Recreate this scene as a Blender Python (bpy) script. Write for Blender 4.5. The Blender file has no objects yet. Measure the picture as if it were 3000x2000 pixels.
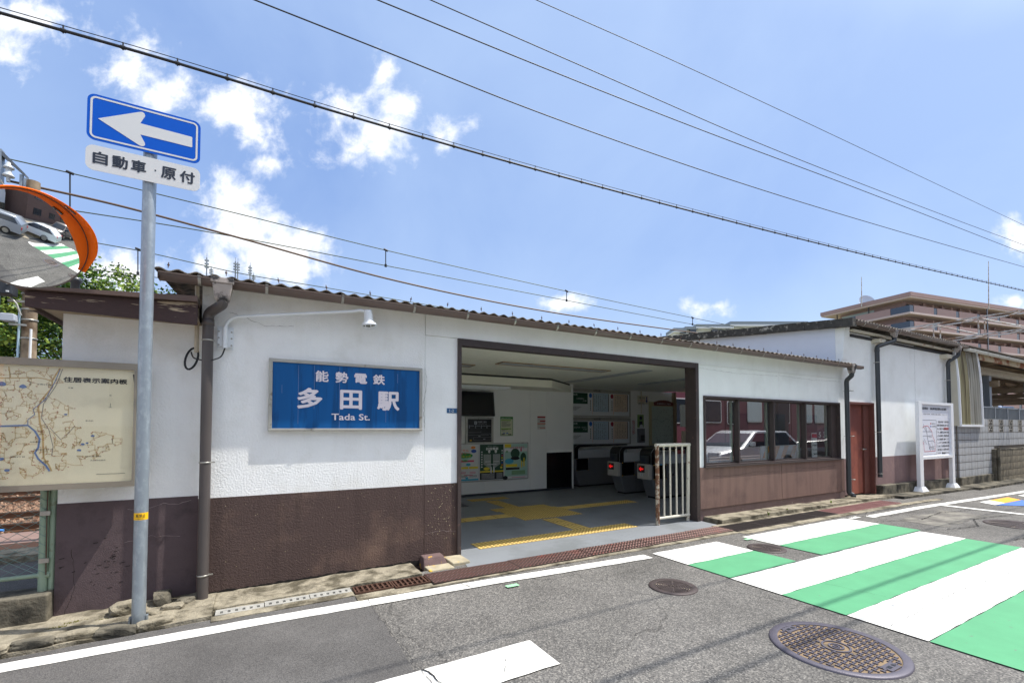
import bpy, bmesh, math, random
from math import radians as R, sin, cos, pi
from mathutils import Vector, Matrix, noise
random.seed(7)
sc = bpy.context.scene
col = sc.collection

# ------------------------------------------------------------------ camera
F_PX, CX, CY = 1333.0, 1500.0, 1214.0          # focal length and principal point for a 3000 px wide frame (shift lens)
YAW, PIT = R(29.2), R(1.8)
CAM = Vector((0, -5.0, 1.5))
FW = Vector((sin(YAW)*cos(PIT), cos(YAW)*cos(PIT), sin(PIT)))
RT = Vector((cos(YAW), -sin(YAW), 0)); UP = RT.cross(FW)
cd = bpy.data.cameras.new('camera'); cam = bpy.data.objects.new('camera', cd); col.objects.link(cam)
cam.location = CAM; cam.rotation_euler = (R(90)+PIT, 0, -YAW)
cd.sensor_width = 36; cd.lens = 36*F_PX/3000; cd.shift_y = (CY-1000)/3000
cd.clip_start = .05; cd.clip_end = 2000
sc.camera = cam
# ------------------------------------------------------------------ sun, sky, exposure
SUN = Vector((-.5, .19, -1)).normalized()
sd = bpy.data.lights.new('sun', 'SUN'); sd.energy = 3.5; sd.angle = R(.53); sd.color = (1, .955, .89)
so = bpy.data.objects.new('sun', sd); col.objects.link(so); so.rotation_euler = (-SUN).to_track_quat('Z', 'Y').to_euler()
sc.view_settings.view_transform = 'Standard'; sc.view_settings.look = 'None'
sc.view_settings.exposure = .68; sc.cycles.diffuse_bounces = 8; sc.cycles.max_bounces = 14; sc.cycles.transparent_max_bounces = 12; sc.view_settings.gamma = 1; sc.view_settings.use_curve_mapping = False

def sky():
    w = bpy.data.worlds.new('World'); sc.world = w; w.use_nodes = True
    nt = w.node_tree; N = nt.nodes; L = nt.links; N.clear()
    def nd(t, **k):
        n = N.new(t)
        for a, b in k.items(): setattr(n, a, b)
        return n
    def mth(op, a, b=None, c=None, clamp=False):
        n = nd('ShaderNodeMath', operation=op, use_clamp=clamp)
        for i, v in enumerate((a, b, c)):
            if v is None: continue
            if isinstance(v, (int, float)): n.inputs[i].default_value = v
            else: L.new(v, n.inputs[i])
        return n.outputs[0]
    out = nd('ShaderNodeOutputWorld'); bg = nd('ShaderNodeBackground'); bg.inputs[1].default_value = .15
    st = nd('ShaderNodeTexSky', sky_type='NISHITA', sun_disc=False)
    st.sun_elevation = math.asin(-SUN.z); st.sun_rotation = math.atan2(-SUN.x, -SUN.y)
    st.air_density = 1.0; st.dust_density = 1.2; st.ozone_density = 1.0; st.altitude = 50
    tc = nd('ShaderNodeTexCoord')
    # coordinates of the cloud picture: gnomonic chart about a fixed compass direction
    def dot(v):
        n = nd('ShaderNodeVectorMath', operation='DOT_PRODUCT'); L.new(tc.outputs['Generated'], n.inputs[0]); n.inputs[1].default_value = v
        return n.outputs['Value']
    f_ = dot(FW); fm = mth('MAXIMUM', f_, .05)
    u = mth('DIVIDE', dot(RT), fm); v = mth('DIVIDE', dot(UP), fm)
    cb = nd('ShaderNodeCombineXYZ'); L.new(u, cb.inputs[0]); L.new(v, cb.inputs[1])
    def tex(scale, detail, rough, dist=0, src=None, off=(0, 0, 0)):
        mp = nd('ShaderNodeMapping'); mp.inputs['Location'].default_value = off; L.new(src or tc.outputs['Generated'], mp.inputs[0])
        n = nd('ShaderNodeTexNoise'); n.inputs['Scale'].default_value = scale; n.inputs['Detail'].default_value = detail
        n.inputs['Roughness'].default_value = rough; n.inputs['Distortion'].default_value = dist; L.new(mp.outputs[0], n.inputs[0]); return n
    n1 = tex(9, 9, .62, .25, cb.outputs[0]); n2 = tex(4, 5, .55, 0, cb.outputs[0], (3, 7, 1)); n3 = tex(22, 8, .6, .3, cb.outputs[0], (1, 2, 0))
    blobs = [  # px, py, rx, ry (3000 px chart), strength
        (690, 590, 85, 100, 1.15), (720, 680, 130, 110, 1.25), (800, 750, 190, 90, 1.25), (860, 790, 130, 50, 1.1), (640, 760, 90, 90, 1.0), (340, 800, 150, 75, 1.1),
        (390, 200, 90, 110, .98), (480, 290, 120, 70, .92), (690, 320, 140, 70, .92), (750, 400, 80, 70, .85), (770, 480, 70, 40, .7),
        (1110, 400, 150, 85, .95), (1160, 310, 70, 55, .8), (1125, 210, 35, 50, .7), (1000, 330, 80, 70, .7), (960, 400, 60, 70, .65), (1290, 400, 60, 45, .62),
        (60, 60, 150, 80, .85), (20, 130, 80, 90, .75), (1635, 890, 80, 30, .85), (2100, 897, 80, 28, .8), (2990, 700, 60, 60, .9), (2970, 880, 70, 30, .85), (1375, 360, 35, 22, .6)]
    best = None
    for (px, py, rx, ry, s) in blobs:
        cu, cv = (px-CX)/F_PX, -(py-CY)/F_PX
        a = mth('MULTIPLY', mth('SUBTRACT', u, cu), F_PX/rx/1.15); b = mth('MULTIPLY', mth('SUBTRACT', v, cv), F_PX/ry/1.15)
        d = mth('ADD', mth('MULTIPLY', a, a), mth('MULTIPLY', b, b))
        m = mth('MULTIPLY', mth('SUBTRACT', 1.0, mth('SQRT', d)), s)
        best = m if best is None else mth('SMOOTH_MAX', best, m, .25)
    best = mth('MAXIMUM', best, -.9)
    best = mth('MULTIPLY', best, mth('GREATER_THAN', f_, .12))
    dens = mth('ADD', best, mth('MULTIPLY', mth('SUBTRACT', n1.outputs[0], .5), 2.9))
    dens = mth('ADD', dens, mth('MULTIPLY', mth('SUBTRACT', n3.outputs[0], .5), 1.3))
    cr = nd('ShaderNodeMapRange', interpolation_type='SMOOTHSTEP'); L.new(dens, cr.inputs[0])
    cr.inputs[1].default_value = -.1; cr.inputs[2].default_value = .95; cr.inputs[3].default_value = 0; cr.inputs[4].default_value = .97
    # rest of the dome: unseen cumulus, thickened to add fill light
    g1 = tex(2.6, 8, .6, .3); sx = nd('ShaderNodeSeparateXYZ'); L.new(tc.outputs['Generated'], sx.inputs[0])
    gr = nd('ShaderNodeMapRange', interpolation_type='SMOOTHSTEP'); L.new(g1.outputs[0], gr.inputs[0]); gr.inputs[1].default_value = .48; gr.inputs[2].default_value = .62
    other = mth('MULTIPLY', gr.outputs[0], mth('LESS_THAN', f_, .12)); 
    mask = mth('MAXIMUM', cr.outputs[0], other)
    # cloud colour: bright tops, slightly blue grey in the thin and low parts
    cc = nd('ShaderNodeMix', data_type='RGBA'); cc.inputs['A'].default_value = (3.8, 4.2, 4.8, 1); cc.inputs['B'].default_value = (5.4, 5.4, 5.45, 1)
    L.new(mth('ADD', mth('MULTIPLY', n2.outputs[0], .9), mth('MULTIPLY', mask, .45), clamp=True), cc.inputs[0])
    # thin high haze brightening the horizon side, all round the dome
    hz = nd('ShaderNodeMapRange'); L.new(sx.outputs[2], hz.inputs[0]); hz.inputs[1].default_value = 0; hz.inputs[2].default_value = .75; hz.inputs[3].default_value = 1.0; hz.inputs[4].default_value = 0.0
    hp = mth('POWER', hz.outputs[0], 2.2)
    sd_ = nd('ShaderNodeMapRange'); L.new(dot((-SUN.x, -SUN.y, -SUN.z)), sd_.inputs[0]); sd_.inputs[1].default_value = .2; sd_.inputs[2].default_value = .95; sd_.inputs[3].default_value = 0; sd_.inputs[4].default_value = .62
    base = nd('ShaderNodeMix', data_type='RGBA'); base.inputs['A'].default_value = (1.05, 1.72, 3.4, 1); base.inputs['B'].default_value = (2.35, 3.08, 4.4, 1)
    L.new(mth('MAXIMUM', hp, sd_.outputs[0]), base.inputs[0])
    hc = nd('ShaderNodeMix', data_type='RGBA'); L.new(st.outputs[0], hc.inputs['A']); L.new(base.outputs['Result'], hc.inputs['B']); hc.inputs[0].default_value = .8
    veil = tex(1.6, 6, .55, .4, None, (5, 1, 2)); vr = nd('ShaderNodeMapRange'); L.new(veil.outputs[0], vr.inputs[0]); vr.inputs[1].default_value = .42; vr.inputs[2].default_value = .8; vr.inputs[3].default_value = 0; vr.inputs[4].default_value = .3
    vm = nd('ShaderNodeMix', data_type='RGBA'); L.new(hc.outputs['Result'], vm.inputs['A']); vm.inputs['B'].default_value = (3.6, 4.4, 5.3, 1); L.new(vr.outputs[0], vm.inputs[0])
    # bright aureole added round the sun, out of frame, to lift the facade fill
    au = nd('ShaderNodeMapRange'); L.new(dot((-SUN.x, -SUN.y, -SUN.z)), au.inputs[0]); au.inputs[1].default_value = .78; au.inputs[2].default_value = 1.0; au.inputs[3].default_value = 0; au.inputs[4].default_value = 1
    av = mth('MULTIPLY', mth('POWER', au.outputs[0], 2.0), 14.0)
    ac = nd('ShaderNodeVectorMath', operation='SCALE'); ac.inputs[0].default_value = (1.0, 1.0, 1.0); L.new(av, ac.inputs['Scale'])
    aa = nd('ShaderNodeVectorMath', operation='ADD'); L.new(vm.outputs['Result'], aa.inputs[0]); L.new(ac.outputs[0], aa.inputs[1])
    mx = nd('ShaderNodeMix', data_type='RGBA'); L.new(aa.outputs[0], mx.inputs['A']); L.new(cc.outputs['Result'], mx.inputs['B']); L.new(mask, mx.inputs[0])
    L.new(mx.outputs['Result'], bg.inputs[0]); L.new(bg.outputs[0], out.inputs[0])
sky()

# ------------------------------------------------------------------ measuring helpers (survey of the place from the photograph)
def ray(px, py): return FW + RT*((px-CX)/F_PX) - UP*((py-CY)/F_PX)
def onY(px, py, Y=0.0): r = ray(px, py); return CAM + r*((Y-CAM.y)/r.y)
def onZ(px, py, Z=0.0): r = ray(px, py); return CAM + r*((Z-CAM.z)/r.z)
def XZ(px, py, Y=0.0): p = onY(px, py, Y); return p.x, p.z
GZ = [(-60, -.05), (-1.5, -.05), (0, -.02), (2, 0), (11, 0), (13.5, -.035), (16.5, -.075), (22, -.1), (200, -.1)]
def gz(x):
    for (a, za), (b, zb) in zip(GZ, GZ[1:]):
        if x <= b: return za + (zb-za)*max(0, (x-a)/(b-a))
    return -.1

# ------------------------------------------------------------------ materials
def S(r, g, b):
    f = lambda c: ((c/255+.055)/1.055)**2.4 if c > 10 else c/255/12.92
    return (f(r), f(g), f(b), 1)
MATS = {}
def mat(name, c, rough=.6, metal=0, var=0, vs=4, c2=None, cs=3, ct=(.5, .6), bump=0, bs=60, bdist=.01, spec=.5, emit=0, coord='Object', streak=None, stretch=(1, 1, 1), fine=0):
    """principled material: base colour with brightness variation (var at scale vs), a second colour c2 in noisy patches (scale cs, threshold ct) and bump"""
    if name in MATS: return MATS[name]
    m = bpy.data.materials.new(name); m.use_nodes = True; nt = m.node_tree; N = nt.nodes; L = nt.links
    p = N['Principled BSDF']; p.inputs['Roughness'].default_value = rough; p.inputs['Metallic'].default_value = metal
    p.inputs['Specular IOR Level'].default_value = spec
    p.inputs['Base Color'].default_value = c; m.diffuse_color = c
    tc = N.new('ShaderNodeTexCoord'); co = tc.outputs[coord]
    mp = N.new('ShaderNodeMapping'); mp.inputs['Scale'].default_value = stretch; L.new(co, mp.inputs[0]); co = mp.outputs[0]
    def noi(s, d=6, r=.6, src=None):
        n = N.new('ShaderNodeTexNoise'); n.inputs['Scale'].default_value = s; n.inputs['Detail'].default_value = d; n.inputs['Roughness'].default_value = r
        L.new(src or co, n.inputs[0]); return n.outputs[0]
    cur = None
    def mix(fac, a, b, mode='MIX'):
        x = N.new('ShaderNodeMix'); x.data_type = 'RGBA'; x.blend_type = mode
        for v, i in ((fac, 'Factor'), (a, 'A'), (b, 'B')):
            if isinstance(v, (tuple, float, int)): x.inputs[0 if i == 'Factor' else i].default_value = v
            else: L.new(v, x.inputs[0 if i == 'Factor' else i])
        return x.outputs['Result']
    def ramp(v, lo, hi, a=0, b=1):
        x = N.new('ShaderNodeMapRange'); x.inputs[1].default_value = lo; x.inputs[2].default_value = hi; x.inputs[3].default_value = a; x.inputs[4].default_value = b; L.new(v, x.inputs[0]); return x.outputs[0]
    cur = c
    if c2: cur = mix(ramp(noi(cs), *ct), cur, c2)
    if streak:    # vertical dirt streaks: (colour, amount)
        mp2 = N.new('ShaderNodeMapping'); mp2.inputs['Scale'].default_value = (9, 9, .7); L.new(tc.outputs[coord], mp2.inputs[0])
        cur = mix(ramp(noi(1, 5, .6, mp2.outputs[0]), .48, .75, 0, streak[1]), cur, streak[0])
    if var:
        g = ramp(noi(vs), .25, .75, 1-var, 1+var)
        cur = mix(1.0, cur, g, 'MULTIPLY')
    if fine:
        g = ramp(noi(220, 3, .7), .3, .7, 1-fine, 1+fine)
        cur = mix(1.0, cur, g, 'MULTIPLY')
    if not isinstance(cur, tuple): L.new(cur, p.inputs['Base Color'])
    if bump:
        b = N.new('ShaderNodeBump'); b.inputs['Strength'].default_value = bump; b.inputs['Distance'].default_value = bdist
        L.new(noi(bs, 4, .6), b.inputs['Height']); L.new(b.outputs[0], p.inputs['Normal'])
    if emit: p.inputs['Emission Color'].default_value = c; p.inputs['Emission Strength'].default_value = emit
    MATS[name] = m; return m

def asphalt(name, base, light, dark, sc1, bumpd, crack=0):
    m = mat(name, base, rough=.93, spec=.25); nt = m.node_tree; N = nt.nodes; L = nt.links; p = N['Principled BSDF']
    tc = N.new('ShaderNodeTexCoord')
    v = N.new('ShaderNodeTexVoronoi'); v.inputs['Scale'].default_value = sc1; L.new(tc.outputs['Object'], v.inputs[0])
    r = N.new('ShaderNodeValToRGB'); e = r.color_ramp.elements; e[0].position = 0; e[0].color = dark; e[1].position = 1; e[1].color = light
    x = e.new(.35); x.color = base; y = e.new(.7); y.color = (base[0]*1.25, base[1]*1.23, base[2]*1.2, 1)
    sp = N.new('ShaderNodeSeparateColor'); L.new(v.outputs['Color'], sp.inputs[0]); L.new(sp.outputs[0], r.inputs[0])
    n = N.new('ShaderNodeTexNoise'); n.inputs['Scale'].default_value = .9; n.inputs['Detail'].default_value = 8; n.inputs['Roughness'].default_value = .65; L.new(tc.outputs['Object'], n.inputs[0])
    mr = N.new('ShaderNodeMapRange'); L.new(n.outputs[0], mr.inputs[0]); mr.inputs[1].default_value = .3; mr.inputs[2].default_value = .7; mr.inputs[3].default_value = .7; mr.inputs[4].default_value = 1.24
    mm = N.new('ShaderNodeMix'); mm.data_type = 'RGBA'; mm.blend_type = 'MULTIPLY'; mm.inputs[0].default_value = 1; L.new(r.outputs[0], mm.inputs['A']); L.new(mr.outputs[0], mm.inputs['B'])
    last = mm.outputs['Result']
    if crack:
        wn = N.new('ShaderNodeTexNoise'); wn.inputs['Scale'].default_value = 2.2; wn.inputs['Detail'].default_value = 6; L.new(tc.outputs['Object'], wn.inputs[0])
        ad = N.new('ShaderNodeMix'); ad.data_type = 'RGBA'; ad.blend_type = 'LINEAR_LIGHT'; ad.inputs[0].default_value = .25; L.new(tc.outputs['Object'], ad.inputs['A']); L.new(wn.outputs['Color'], ad.inputs['B'])
        cv = N.new('ShaderNodeTexVoronoi'); cv.feature = 'DISTANCE_TO_EDGE'; cv.inputs['Scale'].default_value = .55; L.new(ad.outputs['Result'], cv.inputs[0])
        cm = N.new('ShaderNodeMapRange'); L.new(cv.outputs[0], cm.inputs[0]); cm.inputs[1].default_value = 0; cm.inputs[2].default_value = .006; cm.inputs[3].default_value = .45; cm.inputs[4].default_value = 1
        ms = N.new('ShaderNodeMix'); ms.data_type = 'RGBA'; ms.blend_type = 'MULTIPLY'; ms.inputs[0].default_value = crack; L.new(last, ms.inputs['A']); L.new(cm.outputs[0], ms.inputs['B']); last = ms.outputs['Result']
    L.new(last, p.inputs['Base Color'])
    b = N.new('ShaderNodeBump'); b.inputs['Strength'].default_value = .7; b.inputs['Distance'].default_value = bumpd; L.new(v.outputs['Distance'], b.inputs['Height']); L.new(b.outputs[0], p.inputs['Normal'])
    return m
def glass(name, tint, refl, rough=0.0):
    if name in MATS: return MATS[name]
    m = bpy.data.materials.new(name); m.use_nodes = True; nt = m.node_tree; N = nt.nodes; L = nt.links; N.clear()
    o = N.new('ShaderNodeOutputMaterial'); mx = N.new('ShaderNodeMixShader'); t = N.new('ShaderNodeBsdfTransparent'); t.inputs[0].default_value = tint
    g = N.new('ShaderNodeBsdfGlossy'); g.inputs['Roughness'].default_value = rough; lw = N.new('ShaderNodeLayerWeight'); lw.inputs[0].default_value = .5
    pw = N.new('ShaderNodeMath'); pw.operation = 'POWER'; pw.inputs[1].default_value = 4; L.new(lw.outputs['Facing'], pw.inputs[0])
    ma = N.new('ShaderNodeMath'); ma.operation = 'MULTIPLY_ADD'; ma.inputs[1].default_value = 1-refl; ma.inputs[2].default_value = refl; L.new(pw.outputs[0], ma.inputs[0])
    L.new(ma.outputs[0], mx.inputs[0]); L.new(t.outputs[0], mx.inputs[1]); L.new(g.outputs[0], mx.inputs[2]); L.new(mx.outputs[0], o.inputs[0])
    MATS[name] = m; return m

M_asph = asphalt('old_asphalt', (.118, .113, .105, 1), (.25, .235, .21, 1), (.07, .067, .063, 1), 110, .003, .7)
M_asph2 = asphalt('patched_asphalt', (.097, .093, .089, 1), (.145, .138, .132, 1), (.066, .063, .061, 1), 190, .0015)
def stucco(name, white, c2, cs, st, bump):
    m = mat(name, white, rough=.85, spec=.25, var=.05, vs=2.2, c2=c2, cs=cs, ct=(.52, .72), streak=st)
    nt = m.node_tree; N = nt.nodes; L = nt.links; p = N['Principled BSDF']; tc = N.new('ShaderNodeTexCoord')
    a = N.new('ShaderNodeTexNoise'); a.inputs['Scale'].default_value = 55; a.inputs['Detail'].default_value = 5; a.inputs['Roughness'].default_value = .6; L.new(tc.outputs['Object'], a.inputs[0])
    mp = N.new('ShaderNodeMapping'); mp.inputs['Scale'].default_value = (90, 90, 2.5); L.new(tc.outputs['Object'], mp.inputs[0])
    b = N.new('ShaderNodeTexNoise'); b.inputs['Scale'].default_value = 1; b.inputs['Detail'].default_value = 3; L.new(mp.outputs[0], b.inputs[0])
    c = N.new('ShaderNodeMath'); c.operation = 'MULTIPLY_ADD'; L.new(b.outputs[0], c.inputs[0]); c.inputs[1].default_value = .14; L.new(a.outputs[0], c.inputs[2])
    k = N.new('ShaderNodeBump'); k.inputs['Strength'].default_value = bump; k.inputs['Distance'].default_value = .012; L.new(c.outputs[0], k.inputs['Height']); L.new(k.outputs[0], p.inputs['Normal'])
    return m
M_white = stucco('white_stucco', S(242, 243, 241), S(232, 232, 227), 3, (S(212, 210, 200), .15), .6)
M_smooth = stucco('smooth_white_render', S(240, 242, 240), S(229, 230, 227), 1.5, (S(216, 215, 208), .12), .18)
M_brown = stucco('brown_stucco', S(84, 69, 65), S(116, 95, 84), 1.5, (S(66, 54, 51), .5), .8)
M_brown2 = stucco('faded_brown_render', S(128, 103, 94), S(106, 86, 80), 1.8, (S(96, 76, 72), .6), .3)
M_mauve = stucco('mauve_brown_render', S(138, 114, 112), S(158, 132, 126), 2.2, (S(112, 92, 92), .5), .25)
M_conc = mat('stained_concrete', S(150, 142, 124), .95, var=.34, vs=9, c2=S(92, 86, 72), cs=4, ct=(.46, .6), bump=.9, bs=34, bdist=.02, spec=.2, fine=.12)
M_concdk = mat('blackened_concrete', S(120, 114, 100), .95, var=.3, vs=7, c2=S(62, 60, 54), cs=3, ct=(.4, .6), bump=.8, bs=35, bdist=.012, spec=.2, streak=(S(50, 48, 44), .6))
M_block = mat('grey_block', S(176, 178, 180), .9, var=.12, vs=8, c2=S(140, 138, 134), cs=1.2, ct=(.5, .7), bump=.3, bs=80, spec=.25, streak=(S(90, 86, 80), .45))
M_mortar = mat('mortar', S(120, 112, 102), .95, bump=.3)
M_floor = mat('painted_hall_floor', S(134, 138, 142), .42, var=.07, vs=1.4, fine=.05, spec=.4, c2=S(122, 126, 128), cs=1.0)
M_ceil = mat('cream_ceiling_board', S(238, 238, 224), .9, var=.05, vs=8, c2=S(150, 142, 122), cs=26, ct=(.66, .72), spec=.2)
M_inwall = mat('white_hall_panel', S(236, 236, 232), .6, var=.03, vs=3, spec=.3)
M_steelbrown = mat('dark_brown_painted_steel', S(64, 54, 52), .5, var=.12, vs=8, c2=S(92, 72, 64), cs=14, ct=(.62, .7), bump=.1)
M_gutter = mat('brown_gutter_plastic', S(106, 92, 84), .42, var=.08, vs=5)
M_gutwhite = mat('white_gutter_plastic', S(216, 216, 208), .4, var=.06, vs=6, c2=S(160, 140, 110), cs=5, ct=(.62, .74))
M_pipe = mat('dark_grey_downpipe', S(82, 76, 74), .38, var=.08, vs=3)
M_pipedk = mat('black_downpipe', S(58, 62, 66), .35, var=.08, vs=3)
M_strap = mat('galvanised_strap', S(170, 168, 160), .4, .7, var=.2, vs=20)
M_hopper = mat('weathered_rain_hopper', S(170, 160, 152), .5, c2=S(52, 50, 50), cs=9, ct=(.46, .56), var=.15, vs=10)
M_slate = mat('corrugated_slate', S(140, 130, 114), .9, var=.3, vs=14, c2=S(62, 56, 48), cs=7, ct=(.42, .62), bump=.5, bs=60)
M_lichen = mat('lichen_black_verge', S(66, 64, 60), .95, var=.4, vs=12, c2=S(172, 168, 156), cs=9, ct=(.55, .68), bump=.5)
M_galv = mat('galvanised_pole', S(150, 160, 168), .42, .5, var=.1, vs=18, c2=S(170, 180, 186), cs=24, ct=(.5, .7), stretch=(1, 1, .5))
M_white_paint = mat('white_enamel', S(232, 234, 236), .35)
M_arm = mat('white_lamp_arm', S(226, 230, 232), .35, var=.04, vs=8)
M_rust = mat('white_paint_with_rust', S(214, 208, 190), .55, c2=S(134, 84, 52), cs=9, ct=(.63, .69), var=.08, vs=16, bump=.15, bs=50)
M_rust2 = mat('rusted_through_post', S(196, 186, 166), .7, c2=S(110, 72, 46), cs=16, ct=(.42, .5), var=.15, vs=16, bump=.5, bs=60)
M_blue = mat('station_sign_blue', S(0, 84, 146), .5, var=.12, vs=2.2, stretch=(6, 6, .6), c2=S(0, 70, 124), cs=2, fine=.05, spec=.3)
M_signlet = mat('aged_white_lettering', S(226, 218, 224), .5, var=.05, vs=14)
M_alu = mat('dull_aluminium', S(176, 174, 166), .42, .5, var=.12, vs=6, c2=S(120, 110, 90), cs=10, ct=(.6, .72))
M_rblue = mat('reflective_blue', S(0, 88, 196), .5, spec=.2)
M_rwhite = mat('reflective_white', S(212, 214, 214), .5, fine=.04)
M_black = mat('black_plastic', S(26, 27, 30), .4)
M_navy = mat('navy_ink', S(34, 44, 60), .5)
M_ink = mat('black_ink', S(40, 40, 42), .6)
M_red = mat('red_ink', S(196, 48, 52), .6)
M_orange = mat('orange_mirror_hood', S(255, 112, 0), .5, spec=.15)
M_mirror = mat('mirror', (.86, .88, .88, 1), .015, 1)
M_ylw = mat('yellow_sticker', S(244, 190, 20), .5)
M_tiletop = mat('lightened_yellow_relief', S(224, 194, 112), .6, var=.1, vs=6)  # bars and dots coloured lighter, as if light caught the relief
M_tile = mat('yellow_tactile_rubber', S(178, 148, 78), .8, var=.14, vs=5, c2=S(150, 126, 76), cs=3, ct=(.5, .68))  # base coloured darker so the gaps between bars look shaded
M_plate = mat('worn_red_checker_plate', S(58, 44, 41), .5, .3, c2=S(120, 60, 50), cs=2.6, ct=(.6, .74), var=.2, vs=16, bump=.1)
M_plug = mat('paler_steel_lugs', S(132, 98, 90), .45, .3, c2=S(170, 84, 70), cs=3.0, ct=(.56, .7))  # lugs in a paler tone than the plate
M_grate = mat('rusty_grating', S(92, 66, 54), .6, .3, var=.2, vs=12)
M_gratedk = mat('dark_steel_grating', S(78, 72, 70), .45, .5, var=.2, vs=12)
M_gratered = mat('red_primer_grating', S(138, 96, 92), .6, var=.15, vs=8)
M_iron = mat('cast_iron', S(88, 84, 93), .5, .25, var=.1, vs=9, bump=.15, bs=120)
M_irondk = mat('worn_dark_cast_iron', S(70, 60, 58), .6, .2, var=.12, vs=9)
M_rustfill = mat('sandy_rust_in_recess', S(130, 110, 84), .9, var=.25, vs=14, c2=S(100, 86, 66), cs=8)
M_sand = mat('grit_in_recess', S(150, 138, 120), .95, var=.25, vs=30)
M_roadwhite = mat('white_road_paint', S(222, 220, 212), .75, var=.07, vs=2.2, bump=.4, bs=140, bdist=.004, c2=S(150, 146, 140), cs=26, ct=(.69, .73), fine=.03)
M_roadgreen = mat('green_road_paint', S(80, 150, 106), .8, var=.1, vs=3, bump=.35, bs=140, bdist=.004, c2=S(96, 118, 100), cs=22, ct=(.66, .74), fine=.06)
M_roador = mat('orange_road_paint', S(236, 160, 36), .7, var=.05, vs=4)
M_roadbl = mat('blue_road_paint', S(62, 106, 184), .7, var=.05, vs=4)
M_reddoor = mat('faded_red_brown_door', S(116, 62, 54), .55, var=.14, vs=2, c2=S(148, 82, 66), cs=1.6, ct=(.48, .62), streak=(S(96, 56, 50), .5))
M_chrome = mat('polished_steel', S(200, 200, 198), .2, 1)
M_stain = mat('brushed_stainless', S(128, 130, 134), .34, .5, var=.08, vs=8, stretch=(1, 1, 12))
M_staindk = mat('dark_stainless', S(70, 74, 80), .35, .6, var=.1, vs=3)
M_gateblk = mat('gloss_black_gate_trim', S(14, 14, 17), .25)
M_led = mat('red_led', (1, .02, .02, 1), .5, emit=.35)
M_green = mat('pale_green_post_paint', S(142, 162, 140), .5, var=.1, vs=6, c2=S(110, 96, 66), cs=7, ct=(.58, .72))
M_mesh = mat('weathered_green_wire', S(112, 138, 132), .45, .3, var=.2, vs=10)
M_mapbg = mat('map_print_cream', S(246, 238, 208), .32, var=.03, vs=2, c2=S(226, 216, 186), cs=2.2, ct=(.52, .75), spec=.4)
M_maproad = mat('map_print_ochre', S(212, 180, 122), .5)
M_mapred = mat('map_print_brick', S(196, 124, 106), .5)
M_mapblue = mat('map_print_blue', S(112, 138, 184), .5)
M_mapgrey = mat('map_print_grey', S(150, 140, 134), .5)
M_pvcw = mat('white_plastic', S(226, 226, 224), .4)
M_beige = mat('aged_beige_conduit', S(196, 184, 162), .5, var=.1, vs=9)
M_apt = mat('pinkish_brown_tile_cladding', S(156, 132, 130), .75, var=.06, vs=.4, spec=.3, fine=.05)
M_apt2 = mat('beige_slab_edge', S(188, 172, 168), .8, var=.05, vs=.3)
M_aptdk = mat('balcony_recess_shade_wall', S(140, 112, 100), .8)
M_win = mat('dark_window_glass', S(40, 48, 58), .08, spec=.8)
M_smoke = mat('smoked_balcony_glass', S(52, 60, 74), .12, spec=.8)
M_maroon = mat('maroon_train_paint', S(112, 68, 80), .35, var=.04, vs=1)
M_maroondk = mat('dark_maroon_skirt', S(74, 22, 30), .4)
M_skypane = mat('sky_tinted_pane', S(196, 214, 226), .35, spec=.6)  # pale blue stands for sky reflected in the train windows
M_ballast = mat('ballast_stone', S(164, 132, 108), .9, var=.35, vs=3, c2=S(112, 84, 66), cs=5, ct=(.4, .6), bump=.5, bs=20)
M_bed = mat('ballast_bed', S(122, 96, 76), .95, var=.3, vs=16, bump=.8, bs=25, bdist=.04)
M_rail = mat('rusty_rail', S(112, 82, 62), .5, .5, var=.15, vs=6)
M_railtop = mat('polished_rail_head', S(170, 160, 154), .25, .9)
M_sleeper = mat('old_timber_sleeper', S(96, 80, 66), .95, var=.25, vs=7, stretch=(6, 1, 1))
M_fibre = None
M_gravel = mat('parking_gravel', S(168, 156, 136), .95, var=.2, vs=2.5, fine=.2, bump=.5, bs=60)
M_earth = mat('dry_earth_and_grass', S(132, 128, 96), .95, var=.3, vs=.6, bump=.4, bs=8)
M_leaf = [mat('leaf_green_%s' % n, c, .55, spec=.35) for n, c in (('dark', S(54, 84, 34)), ('mid', S(84, 118, 44)), ('light', S(132, 152, 62)))]
M_bark = mat('bark', S(86, 74, 60), .95, var=.3, vs=9, bump=.6, bs=20)
M_concpole = mat('spun_concrete_pole', S(152, 134, 110), .9, var=.18, vs=5, c2=S(98, 80, 62), cs=2.6, ct=(.45, .6), streak=(S(70, 56, 44), .7))
M_cable = mat('black_cable', S(30, 32, 36), .5)
M_cable2 = mat('weathered_copper_wire', S(86, 96, 76), .5, .4)
M_moss = mat('moss', S(96, 92, 36), 1, var=.4, vs=30, bump=.8, bs=60)
M_cream = mat('cream_painted_steel', S(204, 198, 180), .5, var=.08, vs=3, c2=S(150, 110, 74), cs=5, ct=(.6, .7))
M_wood = mat('old_painted_timber', S(150, 132, 108), .85, var=.15, vs=4)
M_underroof = mat('dark_roof_underside', S(86, 76, 66), .9, var=.2, vs=3)
M_alubar = mat('grey_aluminium_bars', S(142, 148, 154), .4, .5)
M_facade = mat('far_white_block_render', S(216, 220, 224), .8)
M_facadegr = mat('far_grey_roof_trim', S(132, 142, 150), .7)
M_glass = glass('window_glass', (.96, .98, .98, 1), .19)
M_mapglass = glass('notice_glass', (.98, .98, .97, 1), .03, .02)

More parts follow.
